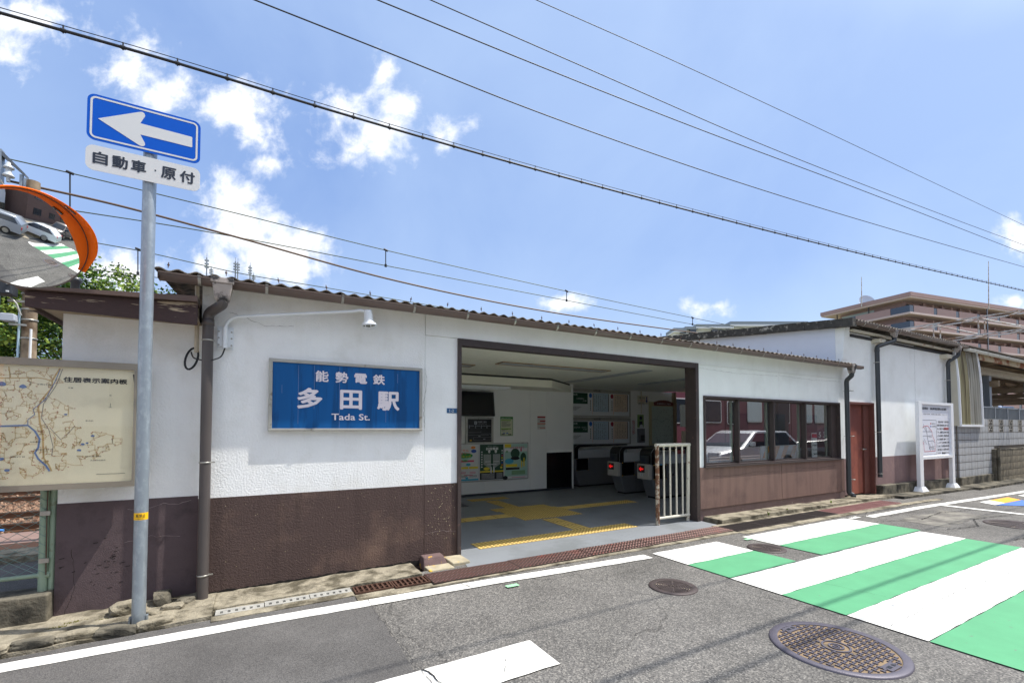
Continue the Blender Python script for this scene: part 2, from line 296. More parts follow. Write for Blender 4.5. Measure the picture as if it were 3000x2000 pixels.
# ------------------------------------------------------------------ geometry helpers
class MB:
    def __init__(s): s.v = []; s.f = []; s.m = []; s.sm = []
    def add(s, vs, fs, mi=0, smooth=False):
        o = len(s.v); s.v += [tuple(v) for v in vs]
        for f in fs: s.f.append([i+o for i in f]); s.m.append(mi); s.sm.append(smooth)
        return s
    def box(s, x0, x1, y0, y1, z0, z1, mi=0, M=None):
        vs = [Vector((x, y, z)) for z in (z0, z1) for y in (y0, y1) for x in (x0, x1)]
        if M is not None: vs = [M @ v for v in vs]
        return s.add(vs, [(0, 2, 3, 1), (4, 5, 7, 6), (0, 1, 5, 4), (2, 6, 7, 3), (0, 4, 6, 2), (1, 3, 7, 5)], mi)
    def quad(s, a, b, c, d, mi=0): return s.add([a, b, c, d], [(0, 1, 2, 3)], mi)
    def prism(s, pts, axis, a, b, mi=0, smooth=False):
        """polygon pts (2D) extruded along axis from a to b. axis 'y': pts=(x,z); 'x': pts=(y,z); 'z': pts=(x,y)"""
        def V(p, t): return {'y': (p[0], t, p[1]), 'x': (t, p[0], p[1]), 'z': (p[0], p[1], t)}[axis]
        n = len(pts); vs = [V(p, a) for p in pts]+[V(p, b) for p in pts]
        area = sum(pts[i][0]*pts[(i+1) % n][1]-pts[(i+1) % n][0]*pts[i][1] for i in range(n))
        fl = (area > 0) == (axis in 'zx')      # keep outward normals
        if a > b: fl = not fl
        caps = [list(range(n))[::-1], [i+n for i in range(n)]]; side = [(i, (i+1) % n, (i+1) % n+n, i+n) for i in range(n)]
        if not fl: caps = [c[::-1] for c in caps]; side = [q[::-1] for q in side]
        s.add(vs, caps, mi); o = len(s.v)-2*n
        for q in side: s.f.append([i+o for i in q]); s.m.append(mi); s.sm.append(smooth)
        return s
    def tube(s, pts, r, n=10, mi=0, cap=True, smooth=True):
        pts = [Vector(p) for p in pts]; rs = r if isinstance(r, (list, tuple)) else [r]*len(pts)
        t0 = (pts[1]-pts[0]).normalized(); ref = Vector((0, 0, 1)) if abs(t0.z) < .9 else Vector((0, 1, 0)); x = t0.cross(ref).normalized(); vs = []
        for i, p in enumerate(pts):
            t = (pts[min(i+1, len(pts)-1)]-pts[max(i-1, 0)]).normalized(); x = (x-t*x.dot(t)).normalized(); y = t.cross(x)
            vs += [p+(x*cos(2*pi*k/n)+y*sin(2*pi*k/n))*rs[i] for k in range(n)]
        fs = [(i*n+k, i*n+(k+1) % n, (i+1)*n+(k+1) % n, (i+1)*n+k) for i in range(len(pts)-1) for k in range(n)]
        s.add(vs, fs, mi, smooth)
        if cap: s.add(vs[:n], [list(range(n))[::-1]], mi); s.add(vs[-n:], [list(range(n))], mi)
        return s
    def lathe(s, prof, o=(0, 0, 0), n=24, mi=0, M=None, smooth=True):
        """prof: (r, z) list, spun round +Z through o"""
        vs = [Vector((r*cos(2*pi*k/n), r*sin(2*pi*k/n), z)) for r, z in prof for k in range(n)]
        if M is not None: vs = [M @ v for v in vs]
        vs = [v+Vector(o) for v in vs]
        fs = [(i*n+k, i*n+(k+1) % n, (i+1)*n+(k+1) % n, (i+1)*n+k) for i in range(len(prof)-1) for k in range(n)]
        return s.add(vs, fs, mi, smooth)
    def disk(s, c, r, axis='y', n=20, mi=0, d=0.001):
        p = [(c[0]+r*cos(2*pi*k/n), (c[2] if axis == 'y' else c[1])+r*sin(2*pi*k/n)) for k in range(n)]
        return s.prism(p, axis, c[1] if axis == 'y' else c[2], (c[1]-d) if axis == 'y' else c[2]+d, mi)
    def build(s, name, mats, parent=None, kind=None, label=None, bevel=0, loc=None):
        me = bpy.data.meshes.new(name); me.from_pydata(s.v, [], s.f)
        mats = mats if isinstance(mats, (list, tuple)) else [mats]
        for m in mats: me.materials.append(m)
        me.polygons.foreach_set('material_index', s.m); me.polygons.foreach_set('use_smooth', s.sm); me.update()
        o = bpy.data.objects.new(name, me); col.objects.link(o)
        if parent is not None:
            o.parent = parent; w = wloc(parent); o.location = -w
        if loc is not None: o.location = Vector(loc) - (wloc(parent) if parent is not None else Vector())
        if kind: o['kind'] = kind
        if label: o['label'] = label
        if bevel:
            b = o.modifiers.new('bevel', 'BEVEL'); b.width = bevel; b.segments = 2; b.limit_method = 'ANGLE'; b.angle_limit = R(40)
        return o
def proto(b, name, m):
    o = b.build(name, m); me = o.data; bpy.data.objects.remove(o); return me
def wloc(o):
    v = Vector()
    while o is not None: v = v + o.location; o = o.parent
    return v
def tag(o, label, cat, group=None):
    o['label'] = label; o['category'] = cat
    if group: o['group'] = group
    return o
def thing(name, label, cat, loc=(0, 0, 0), group=None):
    o = bpy.data.objects.new(name, None); o.empty_display_size = .2; col.objects.link(o); o.location = loc
    return tag(o, label, cat, group)
def struct(o): o['kind'] = 'structure'; return o
def share(name, me, parent, loc, rot=(0, 0, 0)):
    o = bpy.data.objects.new(name, me); col.objects.link(o); o.parent = parent; o.location = Vector(loc)-wloc(parent); o.rotation_euler = rot; return o
def copy_tree(o, parent=None, loc=None, rz=None, label=None):
    c = o.copy(); col.objects.link(c); c.parent = parent
    if loc is not None: c.location = loc
    if rz is not None: c.rotation_euler.z = rz
    if label: c['label'] = label
    for ch in list(o.children): copy_tree(ch, c)
    return c
def rrect(x0, x1, z0, z1, r, n=6):
    p = []
    for cx, cz, a in ((x1-r, z1-r, 0), (x0+r, z1-r, 90), (x0+r, z0+r, 180), (x1-r, z0+r, 270)):
        p += [(cx+r*cos(R(a+90*k/n)), cz+r*sin(R(a+90*k/n))) for k in range(n+1)]
    return p
def text(s, x0, x1, z0, z1, Y, m, parent, name='lettering', w=0.0, d=.0015, keep=False, label=None, M=None, spacing=1.0):
    """flat lettering fitted into the box x0..x1, z0..z1 on the plane y=Y facing -Y"""
    cu = bpy.data.curves.new('t', 'FONT'); cu.body = s; cu.size = 1; cu.space_character = spacing; cu.resolution_u = 3
    ob = bpy.data.objects.new('t', cu); m0 = bpy.data.meshes.new_from_object(ob)
    bpy.data.objects.remove(ob); bpy.data.curves.remove(cu)
    if not m0.vertices: return None
    xs = [v.co.x for v in m0.vertices]; ys = [v.co.y for v in m0.vertices]
    W0, H0 = max(xs)-min(xs)+1e-6, max(ys)-min(ys)+1e-6; wv = w*(x1-x0)/max(1, len(s))*(1 if len(s) > 1 else 1)
    sx = (x1-x0-2*wv)/W0; sz = (z1-z0-2*wv)/H0
    if keep: sx = sz = min(sx, sz)
    ax, ay = min(xs), min(ys); ox = (x0+x1)/2-W0*sx/2; oz = (z0+z1)/2-H0*sz/2
    vs, fs = [], []; base = [(v.co.x, v.co.y) for v in m0.vertices]; pf = [tuple(p.vertices) for p in m0.polygons]
    bpy.data.meshes.remove(m0)
    for k in range(9 if w else 1):      # bolder weight: the outline spread sideways in eight steps
        dx, dz = (0, 0) if k == 0 else (wv*cos(k*pi/4), wv*sin(k*pi/4)); o_ = len(vs)
        for (bx, by) in base:
            p = Vector((ox+(bx-ax)*sx+dx, Y-d-k*.00008, oz+(by-ay)*sz+dz)); vs.append(M @ p if M is not None else p)
        fs += [tuple(i+o_ for i in f) for f in pf]
    me = bpy.data.meshes.new(name); me.from_pydata(vs, [], fs)
    me.materials.append(m); me.name = name; o = bpy.data.objects.new(name, me); col.objects.link(o)
    if parent is not None: o.parent = parent; o.location = -wloc(parent)
    if label: o['label'] = label
    return o
def sheet(x0, x1, y0, y1, dz, m, name, parent=None, edge=0.0, nx=None, kind='structure'):
    """flat sheet following the lie of the ground, its rim slightly irregular"""
    nx = nx or max(2, int((x1-x0)/.12)); nx = min(nx, 300); mb = MB(); vs = []
    for j in (0, 1):
        for i in range(nx+1):
            x = x0+(x1-x0)*i/nx; y = (y0, y1)[j]+edge*noise.noise(Vector((x*7, j*9+y0*3, 1)))+edge*.6*noise.noise(Vector((x*31, j*9, y0)))
            xx = x+(edge*noise.noise(Vector((y*9, x, 4))) if i in (0, nx) else 0)
            vs.append((xx, y, gz(x)+dz))
    fs = [(i, i+1, nx+1+i+1, nx+1+i) for i in range(nx)]
    mb.add(vs, fs); o = mb.build(name, m, parent)
    if kind and parent is None: o['kind'] = kind
    return o

# ================================================================== THE GROUND
g = MB(); g.quad((-400, -400, -.45), (400, -400, -.45), (400, 600, -.45), (-400, 600, -.45)); struct(g.build('ground', M_earth))
rx = [-60, -30, -12, -6]+[a for a, _ in GZ if -6 < a < 100]+[8, 10, 12, 19, 30, 60, 100, 160]; rx = sorted(set(rx))
def strip(y0, y1, dz, m, name, xs=rx):
    b = MB(); vs = [(x, y, gz(x)+dz) for y in (y0, y1) for x in xs]; n = len(xs)
    b.add(vs, [(i, i+1, n+i+1, n+i) for i in range(n-1)]); return struct(b.build(name, m))
strip(-6.6, -.80, 0, M_asph, 'road')
strip(-.80, -.3, 0, M_asph, 'road', [x for x in rx if x < -.3]+[-.3]); strip(-.80, -.3, 0, M_asph, 'road', [1.5, 2, 6.13]); strip(-.80, -.3, 0, M_asph, 'road', [11.36]+[x for x in rx if x > 11.36])
strip(-45, -6.6, .004, M_gravel, 'parking_lot')
# smooth repaired asphalt on the left, with a ragged edge
b = MB(); vs = []; ys = [-.62-.09*i for i in range(50)]
for y in ys:
    vs += [(-8, y, -.046), (-1.5, y, gz(-1.5)+.004), (0, y, gz(0)+.004), (.88+.022*noise.noise(Vector((y*6, 3, 1)))+.012*noise.noise(Vector((y*25, 3, 1))), y, gz(.88)+.004)]
b.add(vs, [(i*4+k+4, i*4+k+5, i*4+k+1, i*4+k) for i in range(len(ys)-1) for k in range(3)]); struct(b.build('asphalt_patch', M_asph2))
# road paint
sheet(-7, 4.03, -.935, -.782, .008, M_roadwhite, 'edge_line', edge=.007).data.transform(Matrix(((1, 0, 0, 0), (-.053, 1, 0, 0), (0, 0, 1, 0), (0, 0, 0, 1))))
ln = sheet(-5, 1.71, -2.57, -2.2, .008, M_roadwhite, 'lane_line', edge=.008)
zc = thing('crosswalk', 'white and green banded pedestrian crossing painted across the road', 'crosswalk', (6.3, -2.5, 0)); del zc['category']; zc['kind'] = 'structure'
def band(x0, x1, y0, y1, m, n): return sheet(x0, x1, y0, y1, .009, m, n, zc, edge=.009)
for (x0, x1) in ((4.16, 5.34), (5.88, 8.58)):
    band(x0, x1, -1.525, -1.01, M_roadwhite, 'white_stripe'); band(x0, x1, -2.04, -1.53, M_roadgreen, 'green_stripe')
for k, (y0, y1) in enumerate(((-2.56, -2.055), (-3.08, -2.565), (-3.59, -3.085), (-4.08, -3.595), (-4.6, -4.085), (-5.1, -4.605), (-5.6, -5.105))):
    band(4.15, 8.46-.02*k, y0, y1, (M_roadwhite, M_roadgreen)[k % 2], ('white_stripe', 'green_stripe')[k % 2])
sheet(9.1, 30, -1.21, -1.07, .008, M_roadwhite, 'edge_line', edge=.01).data.transform(Matrix(((1, 0, 0, 0), (-.012, 1, 0, .09), (0, 0, 1, 0), (0, 0, 0, 1))))
sheet(11.72, 11.9, -5.5, -1.2, .010, M_roadwhite, 'stop_line', edge=.008, nx=3)
sheet(8.65, 8.95, -1.12, -1.03, .008, M_roadwhite, 'edge_line', edge=.015)
for x0 in (12.9, 15.3):
    mk = MB(); dzz = .009
    G = lambda x, y: (x, y, gz(x)+dzz)
    mk.add([G(x0, -1.72), G(x0+.25, -1.43), G(x0+.85, -1.43), G(x0+.6, -1.72)], [(0, 1, 2, 3)][::1], 0); mk.f[-1].reverse()
    mk.add([G(x0+.6, -1.72), G(x0+.85, -1.43), G(x0+2.0, -1.43), G(x0+1.6, -1.72)], [(3, 2, 1, 0)], 1)
    mk.add([G(x0, -1.73), G(x0+.6, -1.73), G(x0+1.6, -1.73), G(x0+1.2, -2.05), G(x0+.45, -2.05)], [(4, 3, 2, 1, 0)], 2)
    struct(mk.build('road_marking', [M_roadwhite, M_roador, M_roadbl]))
def crack(pts, w, name='road_crack', seed=1, dz=.0135, m=None):
    b = MB(); out = []; rn = random.Random(seed)
    for (a, c_) in zip(pts, pts[1:]):
        n_ = max(3, int(math.hypot(c_[0]-a[0], c_[1]-a[1])/.035))
        for k in range(n_): t_ = k/n_; out.append((a[0]+(c_[0]-a[0])*t_+rn.gauss(0, .008), a[1]+(c_[1]-a[1])*t_+rn.gauss(0, .008)))
    out.append(pts[-1]); vs = []
    for i, p_ in enumerate(out):
        q_ = out[min(i+1, len(out)-1)]; o_ = out[max(i-1, 0)]; dx, dy = q_[0]-o_[0], q_[1]-o_[1]; L_ = math.hypot(dx, dy)+1e-6; ww = w*rn.uniform(.3, 1)/2; vs += [(p_[0]-dy/L_*ww, p_[1]+dx/L_*ww, gz(p_[0])+dz), (p_[0]+dy/L_*ww, p_[1]-dx/L_*ww, gz(p_[0])+dz)]
    b.add(vs, [(2*i, 2*i+1, 2*i+3, 2*i+2) for i in range(len(out)-1)]); return struct(b.build(name, m or mat('crack_shadow', S(44, 42, 40), 1)))
crack([(.885, -.72), (.875, -1.0), (.90, -1.7), (.91, -2.2), (.93, -2.6), (.9, -3.2)], .005, seed=2)
for i_, (pts_, w_) in enumerate((([(8.3, -1.0), (9.2, -1.12), (9.5, -1.3), (10.4, -1.35)], .018), ([(8.8, -1.45), (9.6, -1.7), (10.6, -1.6), (11.6, -1.75)], .02), ([(9.0, -2.2), (9.7, -2.35), (10.4, -2.1), (11.6, -2.3)], .022), ([(8.9, -2.9), (10.1, -3.05), (11.4, -2.9)], .02), ([(9.6, -1.7), (9.7, -2.35), (10.1, -3.05)], .016), ([(9.1, -.95), (9.6, -1.0), (10.9, -.97), (12.2, -.92)], .02), ([(10.4, -.9), (10.8, -1.15)], .018),
        ([(2.2, -1.3), (3.0, -1.45), (4.1, -1.3)], .004), ([(5.9, -1.05), (5.95, -1.9)], .003), ([(4.3, -2.3), (5.6, -2.2), (7.4, -2.35)], .0035), ([(4.2, -3.35), (5.6, -3.3), (7.8, -3.4)], .0045), ([(4.8, -2.6), (4.9, -3.05)], .003), ([(6.2, -2.1), (6.3, -2.55)], .003), ([(1.55, -2.22), (1.3, -2.56)], .004), ([(.93, -2.2), (1.0, -2.56)], .012), ([(1.75, -.89), (1.78, -1.0)], .01), ([(2.95, -.93), (3.0, -1.08)], .008))): crack(pts_, w_, seed=20+i_)
sheet(9.2, 11.0, -2.1, -1.5, .004, mat('pale_worn_asphalt', S(128, 124, 114), .95, var=.3, vs=9, c2=S(96, 92, 86), cs=3, ct=(.4, .6), fine=.2, bump=.4), 'asphalt_patch', edge=.12)
# little green survey tags painted on the road
for (px, py) in ((1502, 1717), (2193, 1580)):
    p = onZ(px, py); sheet(p.x-.07, p.x+.06, p.y-.03, p.y+.03, .012, mat('pale_green_tag', S(150, 206, 160), .8), 'painted_survey_mark', edge=.004, nx=3)
# concrete drain edging along the station
def rough(name, x0, x1, y0, y1, z0, z1, m, nx, ny, amp, parent=None, sl=None):
    b = MB(); vs = []
    for j in range(ny+1):
        for i in range(nx+1):
            x = x0+(x1-x0)*i/nx; y = y0+(y1-y0)*j/ny; e = 1 if 0 < j < ny else .5
            z = z1+(0 if sl is None else sl*(1-j/ny))+gz(x)+amp*noise.noise(Vector((x*5, y*9, 2)))+amp*.5*noise.noise(Vector((x*19, y*23, 5)))
            vs.append((x, y+(amp*.9*noise.noise(Vector((x*6, 8, j))) if j in (0,) else 0), z))
    n = nx+1; b.add(vs, [(j*n+i, j*n+i+1, (j+1)*n+i+1, (j+1)*n+i) for j in range(ny) for i in range(nx)], 0, True)
    fr = [(v[0], v[1], z0+gz(v[0])) for v in vs[:n]]; o = len(b.v); b.v += vs[:n]+fr
    for i in range(nx): b.f.append([o+i, o+n+i, o+n+i+1, o+i+1]); b.m.append(0); b.sm.append(False)
    fr2 = [vs[0], vs[(ny)*n], (vs[ny*n][0], vs[ny*n][1], z0-.1), (vs[0][0], vs[0][1], z0-.1)]; b.add(fr2, [(0, 1, 2, 3)])
    fr3 = [vs[n-1], vs[ny*n+n-1], (vs[ny*n+n-1][0], vs[ny*n+n-1][1], z0-.1), (vs[n-1][0], vs[n-1][1], z0-.1)]; b.add(fr3, [(3, 2, 1, 0)])
    o = b.build(name, m, parent); return o
struct(rough('drain_edging', -7, -.3, -.60, .2, -.06, .028, M_conc, 90, 8, .016))
struct(rough('drain_edging', -.3, 1.5, -.43, .2, -.06, .024, M_conc, 70, 6, .014))
struct(rough('drain_edging', -.3, .79, -.68, -.567, -.06, .012, M_conc, 40, 2, .005))
struct(rough('drain_edging', .79, 6.1, -.83, -.72, -.06, .012, M_conc, 60, 2, .006))
struct(rough('drain_edging', 6.1, 13, -.92, -.78, -.06, .008, M_conc, 60, 2, .006))
struct(rough('drain_edging', .79, 1.155, -.725, -.663, -.06, .008, M_conc, 20, 2, .004))
struct(rough('drain_edging', -.3, .80, -.445, -.42, -.06, .012, M_conc, 20, 2, .003))
struct(rough('drain_edging', 6.12, 11.4, -.43, -.335, -.06, .012, M_conc, 60, 2, .006))
struct(rough('kerb', 6.38, 9.2, -.34, .3, -.02, .07, M_conc, 60, 4, .008))
struct(rough('kerb', 9.22, 12.2, -.34, .3, -.02, .055, M_conc, 50, 4, .014))
struct(rough('kerb', 12.22, 16.2, -.50, .3, -.02, .05, M_concdk, 50, 4, .014))
struct(rough('kerb', 16.22, 26, -.62, -.02, -.02, .06, M_concdk, 50, 4, .014))
ap = MB(); ap.quad((2.0, -.47, .004), (6.3, -.42, .004), (6.3, -.0, .010), (2.1, -.0, .010)); struct(ap.build('doorway_apron', M_floor))
bt = MB(); bt.box(-.3, 11.4, -.84, -.40, -.3, -.14); struct(bt.build('drain_channel', M_concdk))

# ------------------------------------------------------------------ drain covers
# slotted concrete U-drain covers
for k in range(3):
    x0 = -.28+k*.357
    d = thing('drain_block', 'pale concrete drain cover with square slots, '+('nearest the downpipe', 'middle one of three below the brown wall', 'beside the rusty grating')[k], 'drain cover', (x0+.18, -.5, 0), 'slotted concrete drain covers')
    b = MB(); z1 = .016+gz(x0)
    b.box(x0, x0+.352, -.485, -.44, -.05, z1); b.box(x0, x0+.352, -.565, -.535, -.05, z1)
    for i in range(7): b.box(x0+i*.0533, x0+i*.0533+.032, -.535, -.485, -.05, z1-.001)
    b.build('slab', mat('pale_drain_concrete', S(156, 154, 147), .9, var=.2, vs=12, bump=.3), d)
def grating(x0, x1, y0, y1, z, m, nb, lab, along=False, grp='steel drain gratings'):
    d = thing('drain_grating', lab, 'drain grating', ((x0+x1)/2, (y0+y1)/2, 0), grp)
    b = MB(); t = .012
    b.box(x0, x1, y0, y0+t, z-.04, z); b.box(x0, x1, y1-t, y1, z-.04, z); b.box(x0, x0+t, y0+t, y1-t, z-.04, z); b.box(x1-t, x1, y0+t, y1-t, z-.04, z); b.build('frame', m, d)
    me = MB()
    if along:
        me.box(x0+t, x1-t, -.0045, .0045, z-.035, z-.001); o = None
        for i in range(nb):
            y = y0+t+(y1-y0-2*t)*(i+.5)/nb
            if o is None: o = me.build('bar', m, d); o.location.y += y
            else: q = o.copy(); col.objects.link(q); q.location.y = y-wloc(d).y
        c = MB(); 
        for i in range(1, int((x1-x0)/.1)): c.box(x0+i*.1-.003, x0+i*.1+.003, y0+t, y1-t, z-.02, z-.006)
        c.build('cross_rods', m, d)
    else:
        me.box(-.009, .009, y0+t, y1-t, z-.035, z-.001); o = None
        for i in range(nb):
            x = x0+t+(x1-x0-2*t)*(i+.5)/nb
            if o is None: o = me.build('bar', m, d); o.location.x += x
            else: q = o.copy(); col.objects.link(q); q.location.x = x-wloc(d).x
        c = MB(); c.box(x0+t, x1-t, (y0+y1)/2-.005, (y0+y1)/2+.005, z-.02, z-.006); c.build('cross_rods', m, d)
    return d
grating(.80, 1.15, -.66, -.485, .014, M_grate, 7, 'rusty brown open grating next to the slotted concrete cover')
grating(1.155, 1.50, -.70, -.50, .018, M_grate, 7, 'rusty brown open grating tucked against the red checker plate')
# checker plates in front of the doorway
def lugs(mb, x0, x1, y0, y1, z, p=.046):
    k = 0; x = x0+.02
    while x < x1-.015:
        y = y0+.02+(k % 2)*.023
        while y < y1-.012:
            a = R(45 if ((k+int((y-y0)/p)) % 2) else -45); c, s_ = cos(a), sin(a); L, W, H = .018, .006, .004
            q = [(x+c*u-s_*v, y+s_*u+c*v) for u, v in ((-L, 0), (0, -W), (L, 0), (0, W))]
            mb.add([(a_, b_, z) for a_, b_ in q]+[(x, y, z+H)], [(0, 1, 4), (1, 2, 4), (2, 3, 4), (3, 0, 4)], 0); y += p
        k += 1; x += .024
px0 = 1.50
for k, w in enumerate((.98, .98, .98, .98, .70)):
    x0, x1 = px0, px0+w-.004; px0 += w
    nm = ('with bright red paint left at its open end', 'second from the rusty grating', 'in front of the middle of the doorway', 'below the white railing', 'beside the black gratings')[k]
    d = thing('checker_plate', 'dark red ribbed steel drain cover '+nm, 'drain cover', ((x0+x1)/2, -.6, 0), 'checker plate drain covers')
    b = MB(); b.box(x0, x1, -.785+.012*k, -.47+.012*k, .010, .022); b.build('plate', M_plate, d)
    l = MB(); lugs(l, x0, x1, -.785+.012*k, -.47+.012*k, .022); l.build('lugs', M_plug, d, kind='stuff')
xs = [6.13, 6.86, 7.6, 8.33, 8.92, 9.55, 10.2, 10.8, 11.35]
for k in range(8):
    m = M_gratedk if k < 4 else M_gratered
    lab = ('dark steel drain grating '+('beside the last checker plate', 'in front of the left office panes', 'in front of the office wall weeds', 'next to the first red grating')[k] if k < 4 else 'red primed drain grating '+('next to the dark gratings', 'second from the dark gratings', 'third from the dark gratings', 'at the far end before the road line')[k-4])
    grating(xs[k], xs[k+1]-.006, -.78, -.43, .016, m, 11, lab, True)

# ------------------------------------------------------------------ manholes
def manhole(cx, cy, r, style, lab, m_top, m_fill):
    d = thing('manhole_cover', lab, 'manhole cover', (cx, cy, gz(cx)), 'manhole covers in the road'); z = gz(cx)+.005
    b = MB(); b.lathe([(r-.055, z+.004), (r-.008, z+.008), (r, z+.001), (r+.006, z-.03)], (cx, cy, 0), 64); b.build('rim', m_top, d)
    b = MB(); b.disk((cx, cy, z-.002), r-.05, 'z', 48); b.build('recess', m_fill, d)
    t = MB(); zt = z+.006
    def pad(x, y, w, h, a=0):
        c, s_ = cos(a), sin(a); q = [(x+c*u-s_*v, y+s_*u+c*v) for u, v in ((-w, -h), (w, -h), (w, h), (-w, h))]
        if all((a_-cx)**2+(b_-cy)**2 < (r-.057)**2 for a_, b_ in q): t.prism(q, 'z', z-.001, zt)
    def ring(r0, r1, a0=0, a1=360):
        n = max(2, int((a1-a0)/9)); vs = []
        for i in range(n+1):
            a = R(a0+(a1-a0)*i/n)
            for rr, zz in ((r0, z-.001), (r0, zt), (r1, zt), (r1, z-.001)): vs.append((cx+rr*cos(a), cy+rr*sin(a), zz))
        t.add(vs, [(i*4+k, i*4+k+1, i*4+k+5, i*4+k+4) for i in range(n) for k in range(3)])
    if style == 'basket':
        p = .0345
        for i in range(-14, 15):
            for j in range(-14, 15):
                x, y = cx+i*p, cy+j*p
                if (x-cx)**2+(y-cy)**2 < .105**2 or ((x-cx)**2 < .065**2 and abs(y-cy) > r-.14): continue
                if (i+j) % 2: pad(x, y, .0145, .0045); pad(x, y+.0105, .006, .005)
                else: pad(x, y, .0045, .0145); pad(x+.0105, y, .005, .006)
        ring(.075, .088); ring(.035, .047); ring(.012, .022)
        for s_ in (-1, 1): t.box(cx-.062, cx+.062, cy+s_*(r-.095)-.033, cy+s_*(r-.095)+.033, z-.001, zt)
        hole = MB()
        for s_ in (-1, 1): hole.box(cx-.04, cx+.0, cy+s_*(r-.095)-.012, cy+s_*(r-.095)+.012, zt, zt+.0008); hole.box(cx+.02, cx+.045, cy+s_*(r-.095)-.012, cy+s_*(r-.095)+.012, zt, zt+.0008)
        hole.build('key_slots', M_black, d)
    else:
        n = int((r-.07)/.022); 
        for k in range(1, n+1):
            rr = .03+k*.022
            if rr > r-.06: break
            for q in range(8): ring(rr-.0065, rr+.0065, q*45+4, q*45+41)
        for q in range(4):
            a = R(q*45); c, s_ = cos(a), sin(a)
            L = r-.06; w = .006; pts = [(cx+c*u-s_*v, cy+s_*u+c*v) for u, v in ((-L, -w), (L, -w), (L, w), (-L, w))]
            t.prism(pts, 'z', z-.001, zt-.001)
    t.build('relief', m_top, d)
manhole(3.495, -3.315, .405, 'basket', 'large round manhole cover with basket weave relief and sandy rust', M_iron, M_rustfill)
manhole(3.465, -1.93, .222, 'rings', 'small ringed manhole cover in bare asphalt left of the crossing', M_irondk, M_sand)
manhole(5.60, -1.53, .222, 'rings', 'small ringed manhole cover in the notch of the green crossing', M_irondk, M_sand)
manhole(10.40, -2.62, .40, 'rings', 'wide ringed manhole cover in cracked asphalt beyond the crossing', M_irondk, M_sand)

# ================================================================== STATION BUILDING
SB = thing('station_building', 'long low white station with brown dado and open ticket hall', 'station building', (5, 0, 0))
wl = MB(); wl.box(-.46, 1.655, 0, .15, .868, 2.86); wl.build('wall', M_white, SB)
wl = MB(); wl.box(-.46, 1.655, -.002, .15, -.12, .868); wl.build('dado', M_brown, SB)
wl = MB(); wl.box(1.66, 2.055, .006, .15, .868, 2.57); wl.build('wall', M_smooth, SB)
wl = MB(); wl.box(1.66, 2.055, .003, .15, -.08, .868); wl.build('dado', M_brown, SB)
wl = MB(); wl.box(1.66, 8.54, -.01, .15, 2.574, 2.86); wl.box(8.545, 10.85, -.01, .15, 2.574, 2.86); wl.box(6.27, 10.85, -.018, -.0102, 2.555, 2.574); wl.build('wall', M_smooth, SB, label='plain white band under the gutter')
wl = MB()
wl.box(6.275, 8.54, 0, .12, 2.05, 2.555); wl.box(8.545, 10.85, 0, .12, 2.05, 2.555); wl.box(6.275, 6.40, 0, .12, .868, 2.05); wl.box(10.68, 10.85, 0, .12, .868, 2.05)
wl.build('wall', M_smooth, SB)
wl = MB(); wl.box(6.28, 8.535, -.024, .12, .202, .862); wl.box(8.547, 10.70, -.024, .12, .202, .862); wl.box(10.705, 10.85, -.004, .12, .202, .862); wl.build('dado', M_brown2, SB)
pl = mat('peeling_brown_plinth', S(116, 94, 90), .8, var=.12, vs=6, c2=S(212, 206, 198), cs=24, ct=(.665, .68), bump=.3)
wl = MB(); wl.box(6.28, 10.85, .0, .12, -.05, .202); wl.build('plinth', pl, SB)
# far building mass of the same station
bk = MB(); bk.box(-.46, -.30, .15, 4.2, -.1, 2.9); bk.build('wall', M_white, SB, label='end wall hidden behind the annex')
# doorway frame
fr = MB(); fr.box(2.055, 2.10, -.022, .12, -.01, 2.57); fr.box(2.10, 6.20, -.02, .10, 2.49, 2.572); fr.box(6.20, 6.272, -.024, .19, .0, 2.572); fr.box(6.20, 6.272, -.03, -.0245, -.0, .05)
fr.build('doorway_frame', M_steelbrown, SB)
# hall
hf = MB(); hf.quad((1.5, 0, .0105), (14, 0, .0105), (14, 5.2, .0105), (1.5, 5.2, .0105)); HF = hf.build('hall_floor', M_floor, SB)
cl = MB(); cl.box(1.5, 10.85, .1001, 5.2, 2.63, 2.70); cl.build('ceiling', M_ceil, SB)
iw = MB(); iw.box(1.45, 1.6, .15, 4.3, 0, 2.63); iw.build('inner_wall', M_inwall, SB)
IW = [(1.6, 2.55), (2.556, 3.495), (3.501, 4.47), (4.476, 5.68), (5.686, 6.15)]
for a, b_ in IW:
    p = MB(); p.box(a, b_, 4.28, 4.34, .06, 2.63); p.build('wall_panel', M_inwall, SB)
p = MB(); p.box(6.153, 6.9, 4.28, 4.34, .93, 2.63); p.build('wall_panel', M_inwall, SB)
p = MB(); p.box(6.155, 6.9, 4.27, 4.34, .02, .90); p.box(6.155, 6.9, 4.26, 4.34, .90, .925); p.build('black_panel', M_gateblk, SB)
p = MB(); p.box(6.9, 6.96, 4.28, 5.0, .0, 2.63); p.build('wall_panel', M_inwall, SB)
for a, b_ in ((6.96, 8.55), (8.556, 10.42), (10.426, 11.3)):
    p = MB(); p.box(a, b_, 4.97, 5.05, .02, 2.63); p.build('wall_panel', M_inwall, SB)
p = MB(); p.box(11.3, 11.42, 4.9, 5.08, 0, 2.63); p.build('door_post', M_wood, SB)
p = MB(); p.box(1.6, 6.9, 4.262, 4.28, .0, .06); p.build('skirting', M_staindk, SB)
